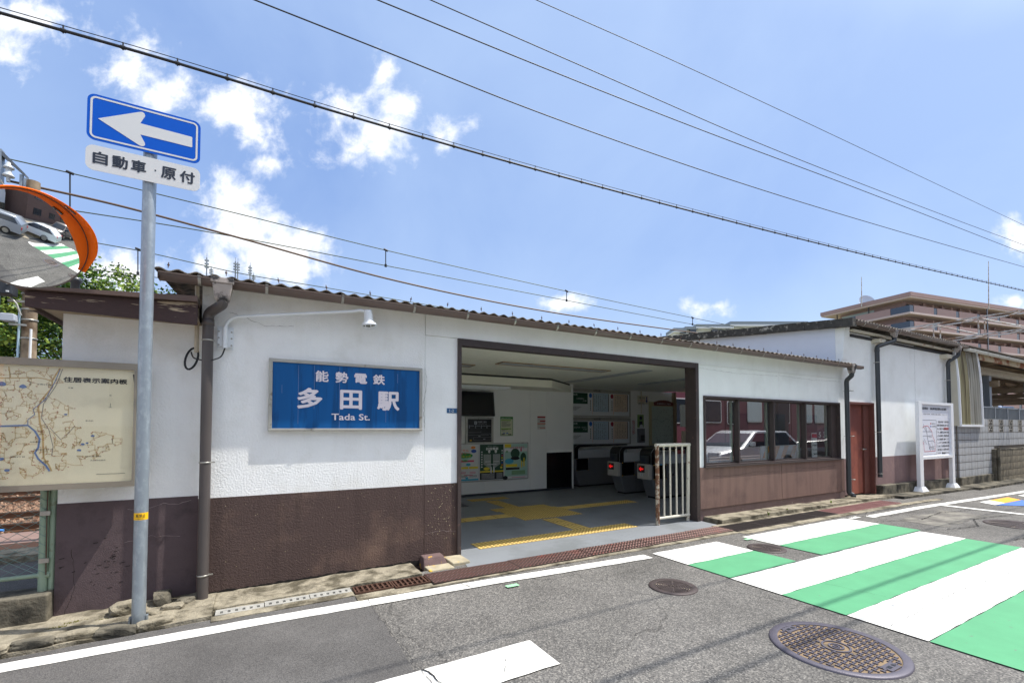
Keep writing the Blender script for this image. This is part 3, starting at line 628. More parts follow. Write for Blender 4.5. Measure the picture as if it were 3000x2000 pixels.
# ceiling bulkhead and light troughs
p = MB(); pts = [(1.6, 3.45), (5.75, 3.45), (6.9, 4.28), (1.6, 4.28)]
p.prism(pts, 'z', 2.42, 2.585); p.build('bulkhead', mat('cream_bulkhead', S(240, 237, 220), .7, var=.03), SB)
p = MB(); p.prism([(a, b_+.03) for a, b_ in pts], 'z', 2.585, 2.63); p.build('shadow_gap', M_ink, SB)
for (x0, x1, y0, y1) in ((3.6, 5.9, 1.72, 1.96), (1.75, 3.3, 2.3, 2.54)):
    p = MB(); p.box(x0, x1, y0, y1, 2.618, 2.6295); p.build('light_trough', mat('light_trough', S(176, 180, 184), .5), SB)
    p = MB(); p.box(x0-.03, x0, y0-.03, y1+.03, 2.612, 2.6297); p.box(x1, x1+.03, y0-.03, y1+.03, 2.612, 2.6297); p.box(x0, x1, y0-.03, y0, 2.612, 2.6297); p.box(x0, x1, y1, y1+.03, 2.612, 2.6297); p.build('trough_frame', M_wood, SB)
for (x0, x1, y0, y1) in ((6.4, 6.62, 1.3, 3.9), (8.3, 8.52, .9, 3.4), (10, 10.2, .9, 3.4)):
    p = MB(); p.box(x0, x1, y0, y1, 2.612, 2.6295); p.build('light_trough', mat('light_trough', S(176, 180, 184), .5), SB)
ft = thing('tube_light', 'long white fluorescent tube fitting under the cream bulkhead', 'ceiling light', (4, 3.8, 2.4))
p = MB(); p.box(2.3, 4.85, 3.74, 3.86, 2.375, 2.419); p.build('housing', M_white_paint, ft); p = MB(); p.tube([(2.36, 3.8, 2.362), (4.8, 3.8, 2.362)], .014); p.build('tube', mat('fluorescent_tube_off', S(236, 238, 236), .3), ft)
# floor mat
fm = MB(); fm.box(2.1, 3.58, 3.12, 4.2, .011, .016); tag(fm.build('floor_mat', M_black), 'dark rubber mat lying on the hall floor by the doorway jamb', 'floor mat')
# tactile tiles
def tile_mesh(kind):
    b = MB(); s = .147; b.box(-s, s, -s, s, 0, .004)
    if kind == 'dot':
        for i in range(5):
            for j in range(5): b.lathe([(.0165, .004), (.011, .0085), (.0001, .0088)], (-.12+i*.06, -.12+j*.06, 0), 8, 1)
    else:
        for i in range(4):
            x = -.105+i*.07; b.prism([(x-.014, .004), (x+.014, .004), (x+.008, .0085), (x-.008, .0085)], 'y', -.13, .13, 1)
    me = b.build('tactile_tile', [M_tile, M_tiletop]); d = me.data; bpy.data.objects.remove(me); return d
TD, TB = tile_mesh('dot'), tile_mesh('bar')
def tiles(lst):
    for (x, y, k, r) in lst: share('tactile_tile', TD if k == 'd' else TB, HF, (x, y, .0112), (0, 0, r))
T = [(2.575+.295*i, .305, 'd', 0) for i in range(9)]
T += [(3.97+.295*i, 1.555+.295*j, 'd', 0) for i in range(3) for j in range(3)]+[(3.97+.295*3, 1.555, 'd', 0), (3.97+.295*3, 1.85, 'd', 0)]+[(3.97-.06, 2.44, 'd', 0), (4.2, 2.44, 'd', 0), (4.5, 2.44, 'd', 0), (4.8, 2.44, 'd', 0), (4.86, 2.145, 'd', 0)]
T += [(4.25, .61+.295*j, 'b', 0) for j in range(3)]
T += [(4.25, 2.735+.295*j, 'b', 0) for j in range(3)]+[(4.0+.295*i, 3.72, 'd', 0) for i in range(3)]
T += [(3.675-.295*i, 1.91, 'b', pi/2) for i in range(6)]
T += [(5.16+.295*i, 2.04, 'b', pi/2) for i in range(4)]+[(6.34, 2.04, 'd', 0), (6.63, 2.04, 'd', 0)]
tiles(T)

# ------------------------------------------------------------------ office window
WF = MB(); WF.box(6.405, 10.675, -.03, .16, 2.015, 2.046); WF.box(6.405, 10.675, -.03, .16, .876, .905); WF.box(6.405, 6.43, -.03, .16, .905, 2.015); WF.box(10.65, 10.675, -.03, .16, .905, 2.015)
WFo = WF.build('window', M_steelbrown, SB)
p = MB(); p.box(6.39, 10.70, -.06, -.03, .862, .882); p.box(6.39, 10.70, -.03, .0, .862, .876); p.build('sill', M_steelbrown, WFo)
mx_ = [6.43, 7.36, 8.395, 9.455, 10.47]
for i in range(4):
    a, b_ = mx_[i], mx_[i+1]
    p = MB(); p.box(a+.02, b_-.02, .072, .078, .925, 1.995); p.build('pane', M_glass, WFo)
    p = MB(); p.box(a, a+.03, .05, .10, .905, 2.015); p.box(b_-.035, b_, .0 if i < 3 else .03, .10, .905, 2.015); p.box(a+.03, b_-.035, .055, .095, 1.99, 2.015); p.box(a+.03, b_-.035, .055, .095, .905, .93); p.build('sash', M_steelbrown, WFo)
    p = MB(); p.box(b_-.10, b_-.06, .105, .135, .905, 2.015); p.build('inner_sash', mat('pale_green_grey_sash', S(156, 164, 150), .5), WFo)
p = MB(); p.box(10.47, 10.65, .04, .14, .905, 2.015); p.build('jamb', M_steelbrown, WFo)

# ------------------------------------------------------------------ roof, gutter, pipes
def corr_roof(x0, x1, y0, y1, z0, slope, pitch, amp, m, parent, name='roof'):
    b = MB(); n = int((x1-x0)/pitch*8); vs = []
    ys = [y0, y0+.3, (y0+y1)/2, y1]
    for y in ys:
        for i in range(n+1):
            x = x0+(x1-x0)*i/n; vs.append((x, y, z0+(y-y0)*slope+amp*sin(2*pi*(x-x0)/pitch)))
    m1 = n+1
    b.add(vs, [(j*m1+i, j*m1+i+1, (j+1)*m1+i+1, (j+1)*m1+i) for j in range(len(ys)-1) for i in range(n)], 0, True)
    o = len(b.v); lo = [(v[0], v[1], v[2]-.009) for v in vs[:m1]]; b.v += vs[:m1]+lo
    for i in range(n): b.f.append([o+i+1, o+i, o+m1+i, o+m1+i+1]); b.m.append(0); b.sm.append(True)
    vs2 = [(v[0], v[1], v[2]-.009) for v in vs]; b.add(vs2, [((j+1)*m1+i, (j+1)*m1+i+1, j*m1+i+1, j*m1+i) for j in range(len(ys)-1) for i in range(n)], 0, True)
    return b.build(name, m, parent)
corr_roof(-.78, 10.94, -.235, 5.3, 2.856, .085, .132, .012, M_slate, SB)
ev = MB(); ev.box(-.62, 10.9, -.15, .02, 2.815, 2.845); ev.build('eaves_batten', M_wood, SB)
bolt = MB(); bolt.tube([(0, 0, 0), (0, 0, .05)], .004, 5); bolt.tube([(0, 0, .022), (0, 0, .03)], .010, 6); bm = bolt.build('hook_bolt', M_grate); bmd = bm.data; bpy.data.objects.remove(bm)
for i in range(27): share('hook_bolt', bmd, SB, (-.7+.132*3.25*i, -.13+.004*random.random(), 2.898), (random.uniform(-.15, .15), random.uniform(-.2, .2), 0))
def gutter(x0, x1, yc, zt, r, m, parent, straps, hang=True, tilt=0):
    b = MB(); n = 12; vs = []
    for x in (x0, x1):
        for rr in (r, r-.004):
            vs += [(x, yc+rr*cos(pi+pi*k/n), zt+rr*1.05*sin(pi+pi*k/n)) for k in range(n+1)]
    k1 = n+1
    for k in range(n):
        b_ = [(k, k+1, 2*k1+k+1, 2*k1+k), (k1+k+1, k1+k, 3*k1+k, 3*k1+k+1), (k+1, k, k1+k, k1+k+1), (2*k1+k, 2*k1+k+1, 3*k1+k+1, 3*k1+k)]
        if k == 0: b.add(vs, b_, 0, True)
        else:
            for q in b_: b.f.append(list(q)); b.m.append(0); b.sm.append(True)
    b.box(x0, x1, yc-r-.006, yc-r+.003, zt-.006, zt+.004); b.box(x0-.004, x0, yc-r, yc+r, zt-r*.9, zt); b.box(x1, x1+.004, yc-r, yc+r, zt-r*.9, zt)
    g_ = b.build('gutter', m, parent)
    st = MB(); 
    pts = [(0, yc+(r+.004)*cos(pi+pi*k/10), zt+(r+.004)*1.05*sin(pi+pi*k/10)) for k in range(11)]
    for a, c in zip(pts, pts[1:]): st.add([(-.012, a[1], a[2]), (.012, a[1], a[2]), (.012, c[1], c[2]), (-.012, c[1], c[2])], [(0, 1, 2, 3)])
    st.box(-.012, .012, yc-r-.012, yc-r+.02, zt+.002, zt+.008); st.box(-.012, .012, yc-r+.01, yc+r+.05, zt+.03, zt+.036)
    s0 = st.build('strap', M_strap, g_); sdm = s0.data; bpy.data.objects.remove(s0)
    for x in straps: share('strap', sdm, g_, (x, 0, 0))
    return g_
gutter(-.745, 11.13, -.222, 2.815, .058, M_gutter, SB, [-.46, .055, .72, 1.45]+[1.45+.62*i for i in range(1, 16)])
def hopper(x, y, z, parent, s=1.0):
    b = MB(); w = .068*s
    for (z0, z1, a, c) in ((z-.02, z+.03, w*1.12, w*1.12), (z-.135*s, z-.02, w*.72, w*.98), (z-.16*s, z-.135*s, w*.45, w*.72)):
        vs = [(x+sx*a_, y+sy*a_*.85, zz) for zz, a_ in ((z0, a), (z1, c)) for sx, sy in ((-1, -1), (1, -1), (1, 1), (-1, 1))]
        b.add(vs, [(3, 2, 1, 0), (4, 5, 6, 7), (0, 1, 5, 4), (1, 2, 6, 5), (2, 3, 7, 6), (3, 0, 4, 7)])
    return b.build('rain_hopper', M_hopper, parent, bevel=.006)
def downpipe(path, r, m, parent, bands, gy):
    b = MB(); b.tube(path, r, 20); o = b.build('downpipe', m, parent)
    x, y = path[-1][0], path[-1][1]
    for z in bands:
        c = MB(); c.lathe([(r+.001, z-.007), (r+.005, z-.005), (r+.005, z+.005), (r+.001, z+.007)], (x, y, 0), 20); c.tube([(x+r*.6, y+r*.6, z), (x+r*.6, gy, z)], .005, 6); c.box(x+r*.5, x+r+.03, y-.004, y+.004, z-.006, z+.006); c.build('pipe_clip', M_strap, o)
    pz = path[-2][2]; c = MB(); c.lathe([(r+.001, pz-.06), (r+.0045, pz-.06), (r+.0045, pz-.005), (r+.001, pz-.005)], (x, y, 0), 20); c.build('pipe_socket', m, o)
    return o
def bend(pts, r, n=5):
    out = [Vector(pts[0])]
    for a, b_, c in zip(pts, pts[1:], pts[2:]):
        a, b_, c = Vector(a), Vector(b_), Vector(c); d0 = (a-b_).normalized(); d1 = (c-b_).normalized(); q = min(r, (a-b_).length*.45, (c-b_).length*.45)
        for k in range(n+1):
            t = k/n; out.append((b_+d0*q)*(1-t)**2+b_*2*t*(1-t)+(b_+d1*q)*t*t)
    return out+[Vector(pts[-1])]
hopper(-.29, -.235, 2.80, SB, 1.15)
downpipe(bend([(-.29, -.235, 2.66), (-.29, -.235, 2.605), (-.405, -.085, 2.545), (-.405, -.085, -.045)], .05), .044, M_pipe, SB, (2.30, 1.20, .20, ), 0.0)
hopper(10.72, -.235, 2.80, SB, 1.05)
downpipe(bend([(10.72, -.235, 2.66), (10.72, -.235, 2.60), (10.80, -.10, 2.52), (10.80, -.10, .16), (10.84, -.16, .13)], .05), .044, M_pipedk, SB, (2.3, 1.35, .45), 0.0)
cv = MB(); cv.tube(bend([(-.50, -.02, 2.8), (-.50, .03, 2.62), (-.50, .03, 2.2)], .03), .017, 12); cv.build('conduit', M_beige, SB)
# low concrete blocks at the jamb
kb = MB(); y0, y1 = -.145, .0
vs = [(1.60, y0-.03, -.05), (1.885, y0-.03, -.02), (1.885, y1, -.02), (1.60, y1, -.05), (1.615, y0+.03, .085), (1.845, y0+.03, .085), (1.845, y1, .09), (1.615, y1, .09)]
kb.add(vs, [(3, 2, 1, 0), (4, 5, 6, 7), (0, 1, 5, 4), (1, 2, 6, 5), (2, 3, 7, 6), (3, 0, 4, 7)])
tag(kb.build('wheel_stop_block', mat('brown_painted_block', S(104, 84, 82), .85, c2=S(232, 180, 30), cs=13, ct=(.6, .64), var=.2, vs=10, bump=.5), bevel=.012), 'small brown painted concrete block with yellow flecks at the foot of the wall', 'concrete block')
kb = MB(); kb.box(1.885, 2.095, -.30, .0, -.04, .035); kb.box(1.60, 1.885, -.36, -.178, -.04, .012)
tag(kb.build('concrete_step', mat('yellow_edged_concrete', S(170, 160, 136), .9, c2=S(206, 166, 70), cs=7, ct=(.58, .66), var=.25, vs=9, bump=.6), bevel=.012), 'worn concrete ledge with flaking yellow paint beside the doorway jamb', 'concrete step')
# weeds along the kerb
def weed(px, py, s, lab):
    p = onZ(px, py, .06); b = MB()
    for k in range(14):
        a = random.uniform(0, 2*pi); h = s*random.uniform(.5, 1); d = Vector((cos(a), sin(a), 0))*h*.4; q = Vector((p.x, p.y, .05)); t = q+d+Vector((0, 0, h)); w = Vector((-sin(a), cos(a), 0))*.006
        b.add([q-w, q+w, (q+t)/2+w*2.2, t, (q+t)/2-w*2.2], [(0, 1, 2, 3, 4)])
    tag(b.build('weed', M_leaf[2]), lab, 'weed', 'weeds in the kerb joint')
weed(2252, 1507, .09, 'bright green weed in the kerb joint under the office window'); weed(2306, 1494, .05, 'tiny weed tuft between the bright weed and the red grating'); weed(2435, 1472, .06, 'small weed growing on the kerb near the downpipe foot')

# ================================================================== ANNEX (left)
AN = thing('annex_building', 'low white and brown annex with peeling dark fascia behind the map board', 'annex', (-1, .1, 0))
p = MB(); p.box(-1.425, -.46, .1, .2, .885, 2.46); p.build('wall', M_white, AN)
p = MB(); p.box(-1.428, -.46, .096, .2, -.12, .885); p.box(-1.428, -1.33, .2, 2.2, -.12, .885); p.build('dado', mat('dark_brown_stucco', S(90, 76, 78), .85, var=.1, vs=5, c2=S(72, 60, 62), cs=5, ct=(.5, .7), bump=.4, bs=90), AN)
p = MB(); p.box(-1.425, -1.33, .2, 2.2, .885, 2.46); p.build('wall', M_white, AN, label='side wall facing the tracks')
M_fas = mat('peeling_fascia', S(66, 48, 46), .7, c2=S(176, 158, 132), cs=2.6, ct=(.60, .63), stretch=(1, 1, 9), var=.25, vs=20, bump=.3)
p = MB(); p.prism([(-1.56, 2.43), (-.475, 2.41), (-.475, 2.60), (-1.56, 2.55)], 'y', -.2, -.17); p.build('fascia', M_fas, AN)
p = MB(); p.prism([(-1.60, 2.556), (-.475, 2.606), (-.475, 2.655), (-1.60, 2.578)], 'y', -.24, 2.4); p.build('roof', mat('rusty_brown_capping', S(98, 80, 72), .6, var=.2, vs=6), AN)
p = MB(); p.box(-1.56, -1.53, -.17, 2.3, 2.43, 2.55); p.build('verge_board', M_fas, AN)
p = MB(); p.box(-1.53, -.475, -.17, 2.3, 2.462, 2.48); p.build('soffit', mat('weathered_soffit', S(176, 158, 132), .8, var=.15, vs=6), AN)
p = MB(); p.box(-.72, -.50, .1, .5, 2.66, 2.69); p.prism([(-.75, 2.69), (-.5, 2.69), (-.5, 2.72), (-.72, 2.705)], 'y', .0, .4); p.build('roof_flashing', M_steelbrown, AN)

# ================================================================== SECOND BUILDING (right)
B2 = thing('tall_wing_building', 'taller white wing with red door and corrugated roof right of the office', 'building', (13.5, 0, 0))
p = MB(); p.box(10.852, 11.06, -.0, .12, .868, 3.66); p.box(11.06, 12.11, .0, .12, 2.085, 3.60); p.box(12.11, 14.35, .0, .12, .865, 3.58); p.box(14.355, 16.45, .0, .12, .865, 3.56); p.build('wall', M_smooth, B2)
p = MB(); p.box(10.852, 11.05, -.003, .12, .1, .868); p.box(12.145, 14.35, -.006, .12, .15, .865); p.box(14.355, 16.45, -.006, .12, .15, .865); p.build('dado', M_mauve, B2)
p = MB(); p.prism([(-.07, 3.70), (.0, 3.70), (.0, 2.98), (-.012, 2.98)], 'x', 10.853, 11.06); p.build('wall_fin', M_smooth, B2)
p = MB(); p.prism([(.123, 2.7), (5.1, 2.7), (5.1, 4.19), (.123, 3.71)], 'x', 10.85, 10.95); p.build('gable_wall', mat('blue_white_gable_render', S(214, 220, 232), .85, var=.04, vs=2, c2=S(120, 124, 120), cs=8, ct=(.72, .74), bump=.1), B2)
p = MB()
for k in range(6):
    y0, y1 = -.28+k*.95, -.28+k*.95+.94; z0, z1 = 3.63+.1*(y0+.28)+.006*(k % 2), 3.63+.1*(y1+.28)+.006*(k % 2); p.prism([(y0, z0), (y1, z1), (y1, z1+.17), (y0, z0+.17)], 'x', 10.70-.004*(k % 2), 10.86)
p.build('verge', M_lichen, B2)
p = MB(); p.box(11.2, 16.4, -.02, .1, 3.50, 3.56); p.build('vent_slot', M_ink, B2)
p = MB(); p.box(12.15, 12.45, -.16, .02, 3.45, 3.53); p.box(15.9, 16.3, -.16, .02, 3.38, 3.48); p.build('beam_end', M_cream, B2)
p = MB(); p.box(11.1, 16.5, -.12, -.04, 3.60, 3.64); p.build('eaves_batten', M_cream, B2)
corr_roof(10.80, 16.9, -.25, 5.3, 3.80, .1, .132, .015, M_slate, B2)
gutter(10.84, 16.9, -.24, 3.75, .06, M_gutter, B2, [11.2+.55*i for i in range(10)])
hopper(12.65, -.245, 3.72, B2); hopper(16.35, -.245, 3.68, B2)
downpipe(bend([(12.65, -.245, 3.58), (12.65, -.245, 3.5), (12.2, -.09, 3.36), (12.2, -.09, .42)], .06), .046, M_pipedk, B2, (3.0, 1.43, .5), 0)
downpipe(bend([(16.35, -.245, 3.55), (16.35, -.245, 3.46), (16.15, -.09, 3.3), (16.15, -.09, .35)], .06), .044, M_pipedk, B2, (2.8, 1.2), 0)
# red door
DR = MB(); DR.box(11.06, 11.085, -.03, .15, .07, 2.085); DR.box(11.085, 12.085, -.03, .15, 2.04, 2.085); DR.box(12.085, 12.14, -.035, .15, .05, 2.085); DRo = DR.build('door', mat('door_frame_brown', S(104, 62, 54), .5, var=.1), B2)
p = MB(); p.box(11.09, 11.83, .085, .12, .08, 2.035); p.build('leaf', M_reddoor, DRo)
p = MB(); p.box(11.833, 12.08, .05, .15, .06, 2.038); p.build('jamb', mat('door_frame_brown', S(104, 62, 54)), DRo)
p = MB(); p.tube([(11.76, .085, 1.05), (11.76, .03, 1.05)], .022, 14); p.tube([(11.76, .03, 1.05), (11.84, .025, 1.05)], .014, 10); p.build('handle', M_chrome, DRo)
p = MB(); p.box(12.20, 12.9, -.14, .02, -.1, .235); p.box(12.905, 14.6, -.145, .02, -.1, .225); p.box(14.605, 16.4, -.14, .02, -.15, .19); pp = p.build('plinth', M_concdk, B2, bevel=.012)

# ================================================================== STATION NAME SIGN
sg = thing('station_name_sign', 'blue station name sign in aluminium frame on the stucco wall', 'station sign', (.85, 0, 1.5))
x0, x1, z0, z1, Yf = .085, 1.61, 1.478, 2.183, -.062
p = MB(); t = .034
for a in ((x0, x1, z1-t, z1), (x0, x1, z0, z0+t*.8), (x0, x0+t, z0+t*.8, z1-t), (x1-t, x1, z0+t*.8, z1-t)): p.box(a[0], a[1], Yf, .0, a[2], a[3])
p.build('frame', M_alu, sg, bevel=.005)
p = MB(); p.box(x0+t, x1-t, Yf+.012, -.01, z0+t*.8, z1-t); p.build('panel', M_blue, sg)
p = MB(); sc_ = mat('pale_scratch', S(120, 140, 176), .6)
for (sx, s0, s1) in ((.345, 1.55, 2.13), (.49, 1.7, 2.14), (.73, 1.51, 2.14), (1.205, 1.57, 1.8), (.2, 1.85, 1.93), (1.33, 2.0, 2.1)): p.box(sx, sx+.0022, Yf+.0108, Yf+.0118, s0, s1)
p.build('scratches', sc_, sg, kind='stuff')
def SXZ(zx, zy): p = onY(450+zx/2.6133, 740+zy/2.6133, Yf+.01); return p.x, p.z
for ch, a, b_ in (('能', (1240, 900), (1340, 990)), ('勢', (1393, 910), (1490, 998)), ('電', (1537, 922), (1635, 1005)), ('鉄', (1680, 930), (1770, 1012))):
    (ax, az), (bx, bz) = SXZ(*a), SXZ(*b_); text(ch, ax, bx, bz, az, Yf+.01, M_signlet, sg, w=.025)
for ch, a, b_ in (('多', (1100, 1030), (1292, 1195)), ('田', (1428, 1048), (1595, 1202)), ('駅', (1712, 1060), (1882, 1210))):
    (ax, az), (bx, bz) = SXZ(*a), SXZ(*b_); text(ch, ax, bx, bz, az, Yf+.01, M_signlet, sg, w=.032)
(ax, az), (bx, bz) = SXZ(1362, 1230), SXZ(1655, 1283); text('Tada St.', ax, bx, bz, az, Yf+.01, M_signlet, sg, w=.035)
p = MB(); p.box(1.925, 2.05, .0, .0055, 1.685, 1.742); np_ = tag(p.build('number_plate', mat('dark_blue_plate', S(46, 92, 134), .5)), 'small blue address plate on the wall beside the doorway', 'number plate')
text('1-2', 1.955, 2.01, 1.697, 1.73, -.0005, M_rwhite, np_)
# curved lamp arm and lamp
la = thing('wall_lamp', 'white floodlight on a long curved arm above the station sign', 'wall lamp', (-.3, -.02, 2.33))
a0 = Vector((-.275, -.055, 2.25))
pts = [a0]+[Vector((-.275+.13*(1-cos(R(a))), -.055-.02*(a/90), 2.42+.13*sin(R(a)))) for a in range(0, 91, 10)]+[Vector((.86, -.20, 2.70))]
p = MB(); p.tube(pts, .0145, 14); p.build('arm', M_arm, la)
p = MB(); p.tube([(-.275, -.055, 2.245), (-.275, -.055, 2.44)], .021, 14); p.build('socket', M_arm, la)
p = MB(); p.box(-.34, -.21, -.012, .0, 2.235, 2.45); p.box(-.335, -.29, -.035, -.012, 2.26, 2.42); p.box(-.26, -.215, -.035, -.012, 2.26, 2.42); p.build('bracket', M_arm, la)
p = MB()
for bx in (-.325, -.225):
    for bz in (2.275, 2.34, 2.40): p.disk((bx, -.035, bz), .008, 'y', 8, 0, .006)
p.build('bolts', M_strap, la, kind='stuff')
lp = onY(1066, 935, -.34); Ml = Matrix.Translation(Vector((.97, -.215, 2.725))) @ Matrix.Rotation(R(186), 4, 'X') @ Matrix.Rotation(R(8), 4, 'Y') @ Matrix.Scale(1.05, 4)
p = MB(); p.lathe([(.0, 0), (.036, .002), (.039, .02), (.044, .10), (.050, .115), (.070, .135), (.073, .143), (.069, .15)], (0, 0, 0), 28, 0, Ml); p.build('lamp_head', M_arm, la)
p = MB(); p.lathe([(.066, .148), (.05, .16), (.0, .17)], (0, 0, 0), 24, 0, Ml); p.build('lens', mat('grey_lens', S(120, 122, 112), .15), la)
p = MB()
for k in range(8):
    a = 2*pi*k/8; p.tube([Ml @ Vector((.071*cos(a), .071*sin(a), .146)), Ml @ Vector((.06*cos(a), .06*sin(a), .176)), Ml @ Vector((.03*cos(a), .03*sin(a), .188))], .0035, 6)
p.tube([Ml @ Vector((.03*cos(2*pi*k/16), .03*sin(2*pi*k/16), .188)) for k in range(17)], .004, 6); p.build('wire_guard', M_arm, la)
p = MB(); p.tube([(.84, -.198, 2.698), (.90, -.205, 2.715), (.965, -.215, 2.70)], .017, 10); p.build('joint', M_arm, la)
cbp = [(-.275, -.055, 2.245), (-.30, -.05, 2.16), (-.40, -.14, 2.10), (-.52, -.02, 2.14), (-.54, .04, 2.2)]
p = MB(); p.tube(bend(cbp, .08), .006, 8)
cl_ = [(-.535+.045*cos(R(a))+.02*sin(R(a)), .03+.01*sin(R(a)), 2.14+.10*sin(R(a))) for a in range(0, 740, 20)]
p.tube(cl_, .009, 8)
tag(p.build('black_cable', M_cable), 'loop of black cable hanging behind the downpipe from the lamp arm', 'cable')

# ================================================================== ONE WAY SIGN
ow = thing('one_way_sign', 'galvanised pole carrying a blue one way arrow sign and white plate', 'traffic sign', (-.785, -.47, 0))
p = MB(); p.tube([(-.785, -.455, -.05), (-.785, -.455, 4.0)], .0445, 32); p.build('pole', M_galv, ow)
p = MB()
for s_ in (-1, 1): p.box(-.785+s_*.052-.006, -.785+s_*.052+.006, -.475, -.435, -.03, .05)
p.build('base_bracket', M_galv, ow)
Y0 = -.512
p = MB(); p.prism(rrect(-1.158, -.45, 3.683, 4.038, .05), 'y', Y0+.003, Y0); SP = p.build('sign_plate', M_rblue, ow)
q = MB(); o_ = rrect(-1.14, -.468, 3.70, 4.021, .036); i_ = rrect(-1.127, -.481, 3.713, 4.008, .024); n = len(o_)
q.add([(x, Y0-.0012, z) for x, z in o_]+[(x, Y0-.0012, z) for x, z in i_], [(k, (k+1) % n, (k+1) % n+n, k+n) for k in range(n)]); q.build('border', M_rwhite, SP)
def OXZ(zx, zy): r_ = onY(240+zx/4.355, 240+zy/4.355, Y0); return r_.x, r_.z
ar = [OXZ(*c) for c in ((205, 468), (740, 385), (775, 388), (800, 408), (808, 440), (745, 530), (1400, 704), (1408, 712), (1408, 832), (1398, 836), (745, 673), (802, 780), (806, 805), (790, 822), (760, 822), (735, 812))]
q = MB(); q.prism(ar, 'y', Y0-.0006, Y0-.0014); q.build('arrow', M_rwhite, SP)
p = MB(); p.prism(rrect(-1.16, -.447, 3.452, 3.645, .05), 'y', Y0+.003, Y0); SP2 = p.build('supplementary_plate', M_rwhite, ow)
def T2(ch, a, b_, w=.03):
    (ax, az), (bx, bz) = OXZ(*a), OXZ(*b_); text(ch, ax, bx, bz, az, Y0, M_navy, SP2, w=w)
# glyph boxes measured on the plate plane
gx = -1.118
for ch, wd in (('自', .088), ('動', .094), ('車', .094)):
    text(ch, gx, gx+wd, 3.505, 3.602, Y0, M_navy, SP2, w=.032); gx += .113
q = MB(); q.disk((-.741, Y0-.0006, 3.552), .006, 'y', 12, 0, .001); q.build('dot', M_navy, SP2)
text('原', -.705, -.607, 3.503, 3.602, Y0, M_navy, SP2, w=.032); text('付', -.583, -.482, 3.503, 3.602, Y0, M_navy, SP2, w=.032)
p = MB(); p.box(-.83, -.74, -.505, -.49, 3.9, 3.93); p.box(-.83, -.74, -.505, -.49, 3.53, 3.56); p.build('clamp', M_strap, ow)
# yellow sticker wrapped round the pole
p = MB(); n = 14; vs = []
for k in range(n+1):
    a = R(198+k*11); vs += [(-.785+.0452*cos(a), -.455+.0452*sin(a), .795), (-.785+.0452*cos(a), -.455+.0452*sin(a), .85)]
p.add(vs, [(2*k, 2*k+2, 2*k+3, 2*k+1) for k in range(n)], 0, True); ST = p.build('sticker', M_ylw, ow)
for i, ch in enumerate('紙禁止'):
    c_ = R(250+i*26); Mx = Matrix.Translation(Vector((-.785+.0462*cos(c_), -.455+.0462*sin(c_), 0))) @ Matrix.Rotation(c_+pi/2, 4, 'Z')
    text(ch, -.0095, .0095, .816, .841, 0, M_ink, ST, w=.01, M=Mx)
text('はり紙条例違反', -.03, .03, .799, .808, -.0, M_ink, ST, M=Matrix.Translation(Vector((-.785, -.501, 0))))

# ================================================================== TRAFFIC MIRROR
mc = Vector((-1.29, -1.0, 2.70)); nrm = Vector((.53, -.79, -.31)).normalized(); rad = .298
q_ = nrm.to_track_quat('Z', 'Y').to_matrix().to_4x4(); Mm = Matrix.Translation(mc) @ q_
tm = thing('traffic_mirror', 'round convex road mirror with bright orange hood high on the left', 'traffic mirror', (-1.9, -.9, 0))
p = MB(); Rc = 1.5; prof = [(rad*k/10, math.sqrt(Rc*Rc-(rad*k/10)**2)-Rc) for k in range(10, -1, -1)]; prof = [(max(a, .0004), b_) for a, b_ in prof]
p.lathe(prof, (0, 0, 0), 72, 0, Mm); p.build('mirror_face', M_mirror, tm)
p = MB(); p.lathe([(rad-.002, -.034), (rad+.010, -.030), (rad+.010, -.048), (rad-.01, -.09), (.05, -.13), (.001, -.13)], (0, 0, 0), 60, 0, Mm); p.build('back_shell', mat('grey_shell', S(116, 104, 98), .5), tm)
up_l = q_.to_3x3().inverted() @ Vector((0, 0, 1)); a0_ = math.atan2(up_l.y, up_l.x)
vs = []; n = 44
for k in range(n+1):
    a = a0_+R(-112+224*k/n); dg = -112+224*k/n; w = (.016+.098*math.exp(-((dg+58)/42)**2))*min(1, (k+.3)/5, (n-k+.3)/8)+.003
    for rr, zz in ((rad+.012, -.045), (rad+.018, w*.5), (rad+.014, w), (rad+.008, w-.004), (rad+.010, w*.5), (rad+.006, -.04)): vs.append(Mm @ Vector((rr*cos(a), rr*sin(a), zz)))
p = MB(); p.add(vs, [(k*6+j, (k+1)*6+j, (k+1)*6+(j+1) % 6, k*6+(j+1) % 6) for k in range(n) for j in range(6)], 0, True); HO = p.build('hood', M_orange, tm)
p = MB(); aa = a0_-R(40); Mx = None
p.tube([(-2.02, -.9, -.1), (-2.02, -.9, 3.2)], .038, 16, 0); p.build('pole', M_orange, tm)
p = MB(); p.tube([(-2.02, -.9, 2.74), (-1.6, -.86, 2.76), mc-nrm*.12], .018, 10); p.build('bracket', M_strap, tm)
va = a0_-R(30); c_ = Mm @ Vector(((rad+.004)*cos(va), (rad+.004)*sin(va), .05)); inn = (Mm.to_3x3() @ Vector((-cos(va), -sin(va), 0))); tan = (Mm.to_3x3() @ Vector((sin(va), -cos(va), 0)))
Ms = Matrix((( tan.x, -inn.x, nrm.x*-1, c_.x), (tan.y, -inn.y, -nrm.y, c_.y), (tan.z, -inn.z, -nrm.z, c_.z), (0, 0, 0, 1)))
p = MB(); p.box(-.033, .033, -.004, -.0005, -.011, .011, 0, Ms); SK = p.build('sticker', M_black, tm)
text('R-2200', -.028, .028, -.006, .006, -.0041, M_rwhite, SK, M=Ms)

